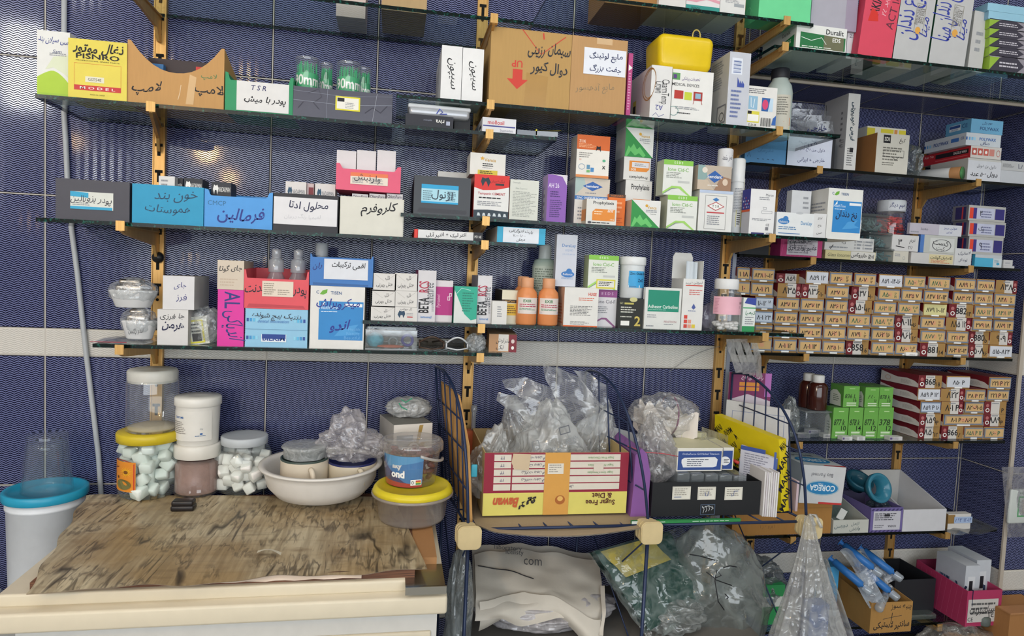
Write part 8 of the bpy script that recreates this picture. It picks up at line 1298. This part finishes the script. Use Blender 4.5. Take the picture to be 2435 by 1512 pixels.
# ================================================================ under the rack
CLOTH = P('#c9c2b6', .8, var=.06, bump=.15)
def zfloor(u, v, y): return hy(u, v, y).z
base = .40
b = MB(); b.box(XF[0] + .01, 1.70, -.33, -.04, .40, .41, P('#6a6660', .6)); 
for x_ in (XF[0] + .03, 1.68):
    for y_ in (-.31, -.06): b.box(x_ - .012, x_ + .012, y_ - .012, y_ + .012, 0, .40, P('#55524d', .6))
tag(b.build('low_bench'), 'plain low bench hidden under the bags below the wire rack', 'bench')
zz = .411
q = hy(1300, 1450, -.22)
b = MB(); b.ico((0, 0, .040), .17, .10, .046, FILM(.75, '#d3cfd2', crinkle=.5, scale=30), 5, .10, 2, 51, flat=.0005); tag(b.build('plastic_bag', None, (q.x, -.2, zz)), 'white stuffed plastic bag lying below the canvas bag', 'bag')
def cloth(a, q):
    L0, L1 = hy(1128, 1470, -.30), hy(1425, 1480, -.30); T0, T1 = hy(1128, 1318, -.12), hy(1425, 1335, -.12)
    lo = L0.lerp(L1, a); hi = T0.lerp(T1, a); p = lo.lerp(hi, q)
    p += Vector((0, .012*noise.noise(Vector((a*4, q*5, 2.2))), .010*noise.noise(Vector((a*5, q*4, 7.7))))); p += Vector((0, -.035*sin(pi*q)*(.6 + .4*sin(a*3)), .018*sin(pi*a)*q)); fo = .5 + .5*sin(a*7 + q*5); p += Vector((0, -.020*fo*(1 - q)*abs(sin(a*5 + 1)), .010*sin(a*11 + q*3)*(1 - q)))
    return p
b = MB(); b.grid(cloth, 60, 40, CLOTH)
def flap(a, q):
    p0 = cloth(.02 + .95*a, .55 - .25*abs(a - .35)*2); d = Vector((.0, -.018 - .02*sin(pi*q), -.075*q*(1 - .35*sin(a*6 + .5)**2))); return p0 + d + Vector((0, -.012*sin(a*9)*q, 0))
b.grid(flap, 50, 14, CLOTH); b.grid(lambda a, q: cloth(a, q) + Vector((0, .07 - .02*q, -.004)), 20, 10, CLOTH)
b.grid(lambda a, q: cloth(.965 + .035*a, .72*q) + Vector((.0, -.024, 0)), 3, 12, P('#d3cabd', .8)); root = b.build('canvas_bag'); tag(root, 'off-white canvas bag with faint round lettering, under the first basket', 'bag')
b = MB(); cp = [cloth(.02 + .42*i/20, .80 - .10*(i/20)**2*1.6) + Vector((0, -.003, .004)) for i in range(21)]; b.tube(cp, .0012, INK, 5)
for k_, (s_, dz, da) in enumerate((('laboratory', .07, 0), ('leelisty', .045, .05), ('com', .02, .28))):
    p = cloth(.22 + da, .86 - .03*k_ - .0); b.prints([('t', s_, .5, .5, .5, '#3a3a3c', {'mw': .9, 'rot': -6})], p + Vector((-.045, -.010, dz*.3)), (1, 0, 0), Vector((0, .6, .8)), .11 if k_ < 2 else .05, .03)
b.build('lettering', root)
# dark green folded sheet in a clear bag, leaning
root = empty('bagged_cloth', (0, 0, 0)); g4 = [hy(1412, 1310, -.24), hy(1590, 1262, -.16), hy(1688, 1408, -.24), hy(1545, 1500, -.32)]; n = (g4[1] - g4[0]).cross(g4[3] - g4[0]).normalized(); n = n if n.y < 0 else -n
GRN2 = P('#0c4038', .4, var=.15); b = MB()
def slab(a, q): p = g4[0].lerp(g4[1], a).lerp(g4[3].lerp(g4[2], a), q); return p + n*(.020*max(0, sin(pi*a)*sin(pi*q))**.4 + .002*sin(q*30 + a*5))
b.grid(slab, 30, 30, GRN2); b.grid(lambda a, q: slab(a, q) - n*(.05*(1 if 0 < a < 1 and 0 < q < 1 else .4)), 12, 12, GRN2); b.build('folded_cloth', root)
b = MB(); b.grid(lambda a, q: slab(-.10 + 1.28*a, q*1.12) + n*(.006 + .003*sin(a*23 + q*7)), 30, 30, FILM(.03, '#b9c9c6', crinkle=.7, scale=30)); b.build('clear_bag', root)
b = MB(); b.grid(lambda a, q: slab(.04 + .62*a + .06*q, .03 + .36*q) + n*.0035, 10, 6, P('#b5a552', .6)); b.build('yellow_note', root); tag(root, 'dark green folded cloth in a clear bag with a yellow note, leaning', 'bag')
gb = FILM(.30, '#a4adaa', crinkle=.9, scale=20)
bag('huge grey clear bag filling the space under the second basket', 1715, 1430, -.20, zz - .1, .125, .09, .165, gb, .12, 61, 1.6, fn=lambda p, v: Vector((p.x - .05*max(0, v.z), p.y, p.z*(1 + .25*max(0, v.z)))))
o = [q_ for q_ in bpy.data.objects if q_.name.startswith('plastic_bag')][-1]; b = MB(); P0 = [(1640, 1318), (1665, 1322), (1700, 1332)], [(1680, 1360), (1700, 1375), (1715, 1368), (1705, 1355), (1700, 1378), (1740, 1392)], [(1700, 1380), (1708, 1430), (1722, 1450)], [(1720, 1350), (1735, 1345), (1752, 1348)], [(1724, 1412), (1732, 1420), (1728, 1424)]
for s_ in P0: b.tube([hy(u, v, -.30) - o.location for u, v in s_], .0013, INK, 5)
b.build('pen_marks', o)
bag('crumpled clear film below the green cloth bag', 1600, 1490, -.27, zz, .075, .05, .04, FILM(.35, '#aeb2b0', crinkle=.9, scale=30), .2, 71, 2)
bag('clear film bag squeezed between the chest and the wire rack', 1092, 1440, -.28, .28, .032, .06, .19, FILM(.45, '#aab2b4', crinkle=.8, scale=28), .14, 81, 1.6)
bag('grey film bag of bits on the lowest alcove shelf behind the rack', 1800, 1370, .06, S['R9'] + .01, .085, .06, .09, FILM(.45, '#7d848a', crinkle=.9, scale=40), .22, 91, 2)
q = hy(1840, 1450, -.02); b = MB(); b.box(-.035, .035, 0, .05, 0, .12, MAT('#2f8f52')); b.box(-.036, .036, -.001, .051, .055, .085, MAT('#cfd2cc')); tag(b.build('carton', None, (q.x + .01, .0, S['R9'] + .0005)), 'green and white carton standing behind the hanging bag', 'box')
q = hy(2000, 1400, .0); b = MB(); b.box(-.03, .012, 0, .05, 0, .155, MAT('#4a9fd0')); tag(b.build('carton', None, (q.x, .03, S['R9'] + .0005)), 'light blue carton half hidden by the hanging bag', 'box')
# bag hanging from the right corner joint
HB_ = FILM(.34, '#d2d2d0', .1, .7, 34); root = empty('hanging_bag', (XF[2], YF - .03, .69)); b = MB()
def hang(a, q):
    th = 2*pi*a; top = hy(1924, 1228, YF - .028); bot = hy(1925, 1560, YF - .03); c = top.lerp(bot, q); w = .010 + .082*min(1, q*1.15)**1.25; k_ = 1 + .10*sin(th*9 + q*2)*(1 - .5*q) + .05*sin(th*17)
    return c + Vector((w*k_*cos(th), .6*w*k_*sin(th), 0)) - root.location
b.grid(hang, 110, 40, HB_); b.build('bag', root); b = MB()
def hang2(a, q): p = hy(1955 + 40*a*q, 1330 + 200*q, YF + .01); return p + Vector((.055*q*(a - .3), .02*sin(a*12), .01*sin(a*9))) - root.location
b.grid(hang2, 20, 16, HB_); b.build('side_fold', root); b = MB(); b.tube([Vector((-.004, -.004, .012)), Vector((-.006, .014, .032)), Vector((.01, .016, .03)), Vector((.012, -.006, .008))], .004, HB_, 8); b.build('loop', root)
q = hy(1925, 1470, YF) - root.location; b = MB(); b.box(q.x - .025, q.x + .025, -.004, .03, q.z - .06, q.z + .05, MAT('#3a5f9c')); b.build('blue_pack', root); tag(root, 'clear pleated carrier bag hanging from the right rack joint', 'bag')
# right edge: bag on the pier, cardboard box, odds and ends
root = empty('zip_bag', (hy(2410, 1190, -.02).x, -.012, hy(2410, 1190, -.02).z)); q0, q1 = hy(2382, 1110, -.012), hy(2396, 1278, -.012); b = MB()
b.grid(lambda a, q: Vector((q0.x + (q1.x - q0.x)*q + .12*a, -.012 - .010*sin(pi*q)*sin(pi*a), q0.z + (q1.z - q0.z)*q)) - root.location, 10, 14, FILM(.30, '#b5b4bc', crinkle=.5)); b.build('film', root)
b = MB(); b.rbox(-.015 + .005, .09, -.008, .004, -.075, .035, .006, P('#c3c8c4', .5)); b.prints([('f', .28, .2, .95, .8, .05, '#5a9a6a'), ('r', .4, .3, .9, .7, '#b5b0a4'), ('l', .3, .84, .9, .94, 1, '#8a9a8c')], (-.01, -.008, -.075), (1, 0, 0), (0, 0, 1), .1, .11); b.build('packet', root); tag(root, 'clear zip bag with a green-framed packet hanging at the right edge', 'bag')
q = hy(2402, 1460, -.12); b = MB(); b.box(0, .16, 0, .11, 0, q.z - .10, CARD('#a9784a')); b.box(-.003, .16, -.004, .04, q.z - .10, q.z - .096, CARD('#b5845a')); tag(b.build('cardboard_box', None, (q.x, -.12, .10)), 'brown cardboard box corner at the bottom right edge', 'box')
b = MB(); b.box(-.1, .25, -.15, .1, 0, .1, P('#77746e', .6)); tag(b.build('low_plinth', None, (q.x + .05, -.12, 0)), 'plain grey plinth under the brown box at bottom right', 'plinth')
root = empty('clear_bag_of_snacks', (hy(2280, 1500, -.06).x, -.06, .10)); b = MB(); b.ico((0, 0, .075), .14, .07, .075, FILM(.22, '#b9b6b0', crinkle=.7), 5, .12, 2, 33); b.build('film', root); b = MB(); b.ico((-.01, 0, .07), .05, .04, .05, P('#b89a72', .8, bump=.6), 4, .25, 3, 5); b.ico((.07, 0, .07), .045, .04, .045, P('#b5906a', .8, bump=.6), 4, .25, 3, 6); b.build('contents', root); tag(root, 'clear bag with pale brown contents under the lowest alcove shelf', 'bag')
b = MB(); b.box(2.05, 2.58, -.14, .16, 0, .0995, P('#4f4c48', .7)); tag(b.build('crate'), 'dark low crate under the lowest alcove shelf', 'crate')
q = hy(2380, 1500, -.10); b = MB(); cm_ = P('#59605c', .5); b.lathe([(.018, 0), (.02, .004), (.02, .022), (.014, .028)], cm_, 20, cap0=True, cap1=True); b.box(-.012, .012, -.003, .003, .027, .031, cm_)
for i in (0, 1):
    o = b.build('rubber_stopper', None, (q.x - .024 + .041*i, -.06 + .012*i, S['R9'] + .0005)); tag(o, 'grey-green plastic stopper at the bottom right, %s of two' % ('left', 'right')[i], 'stopper', 'grey-green stoppers')
b = MB(); bk2 = P('#17181a', .4); b.lathe([(.012, 0), (.0135, .004), (.010, .010), (.001, .012)], bk2, 24, T=Matrix.Rotation(radians(90), 4, 'X')); q = hy(377, 612, -.012); tag(b.build('knob', None, (q.x, -.0135, q.z)), 'black round knob screwed on the left gold standard', 'knob')
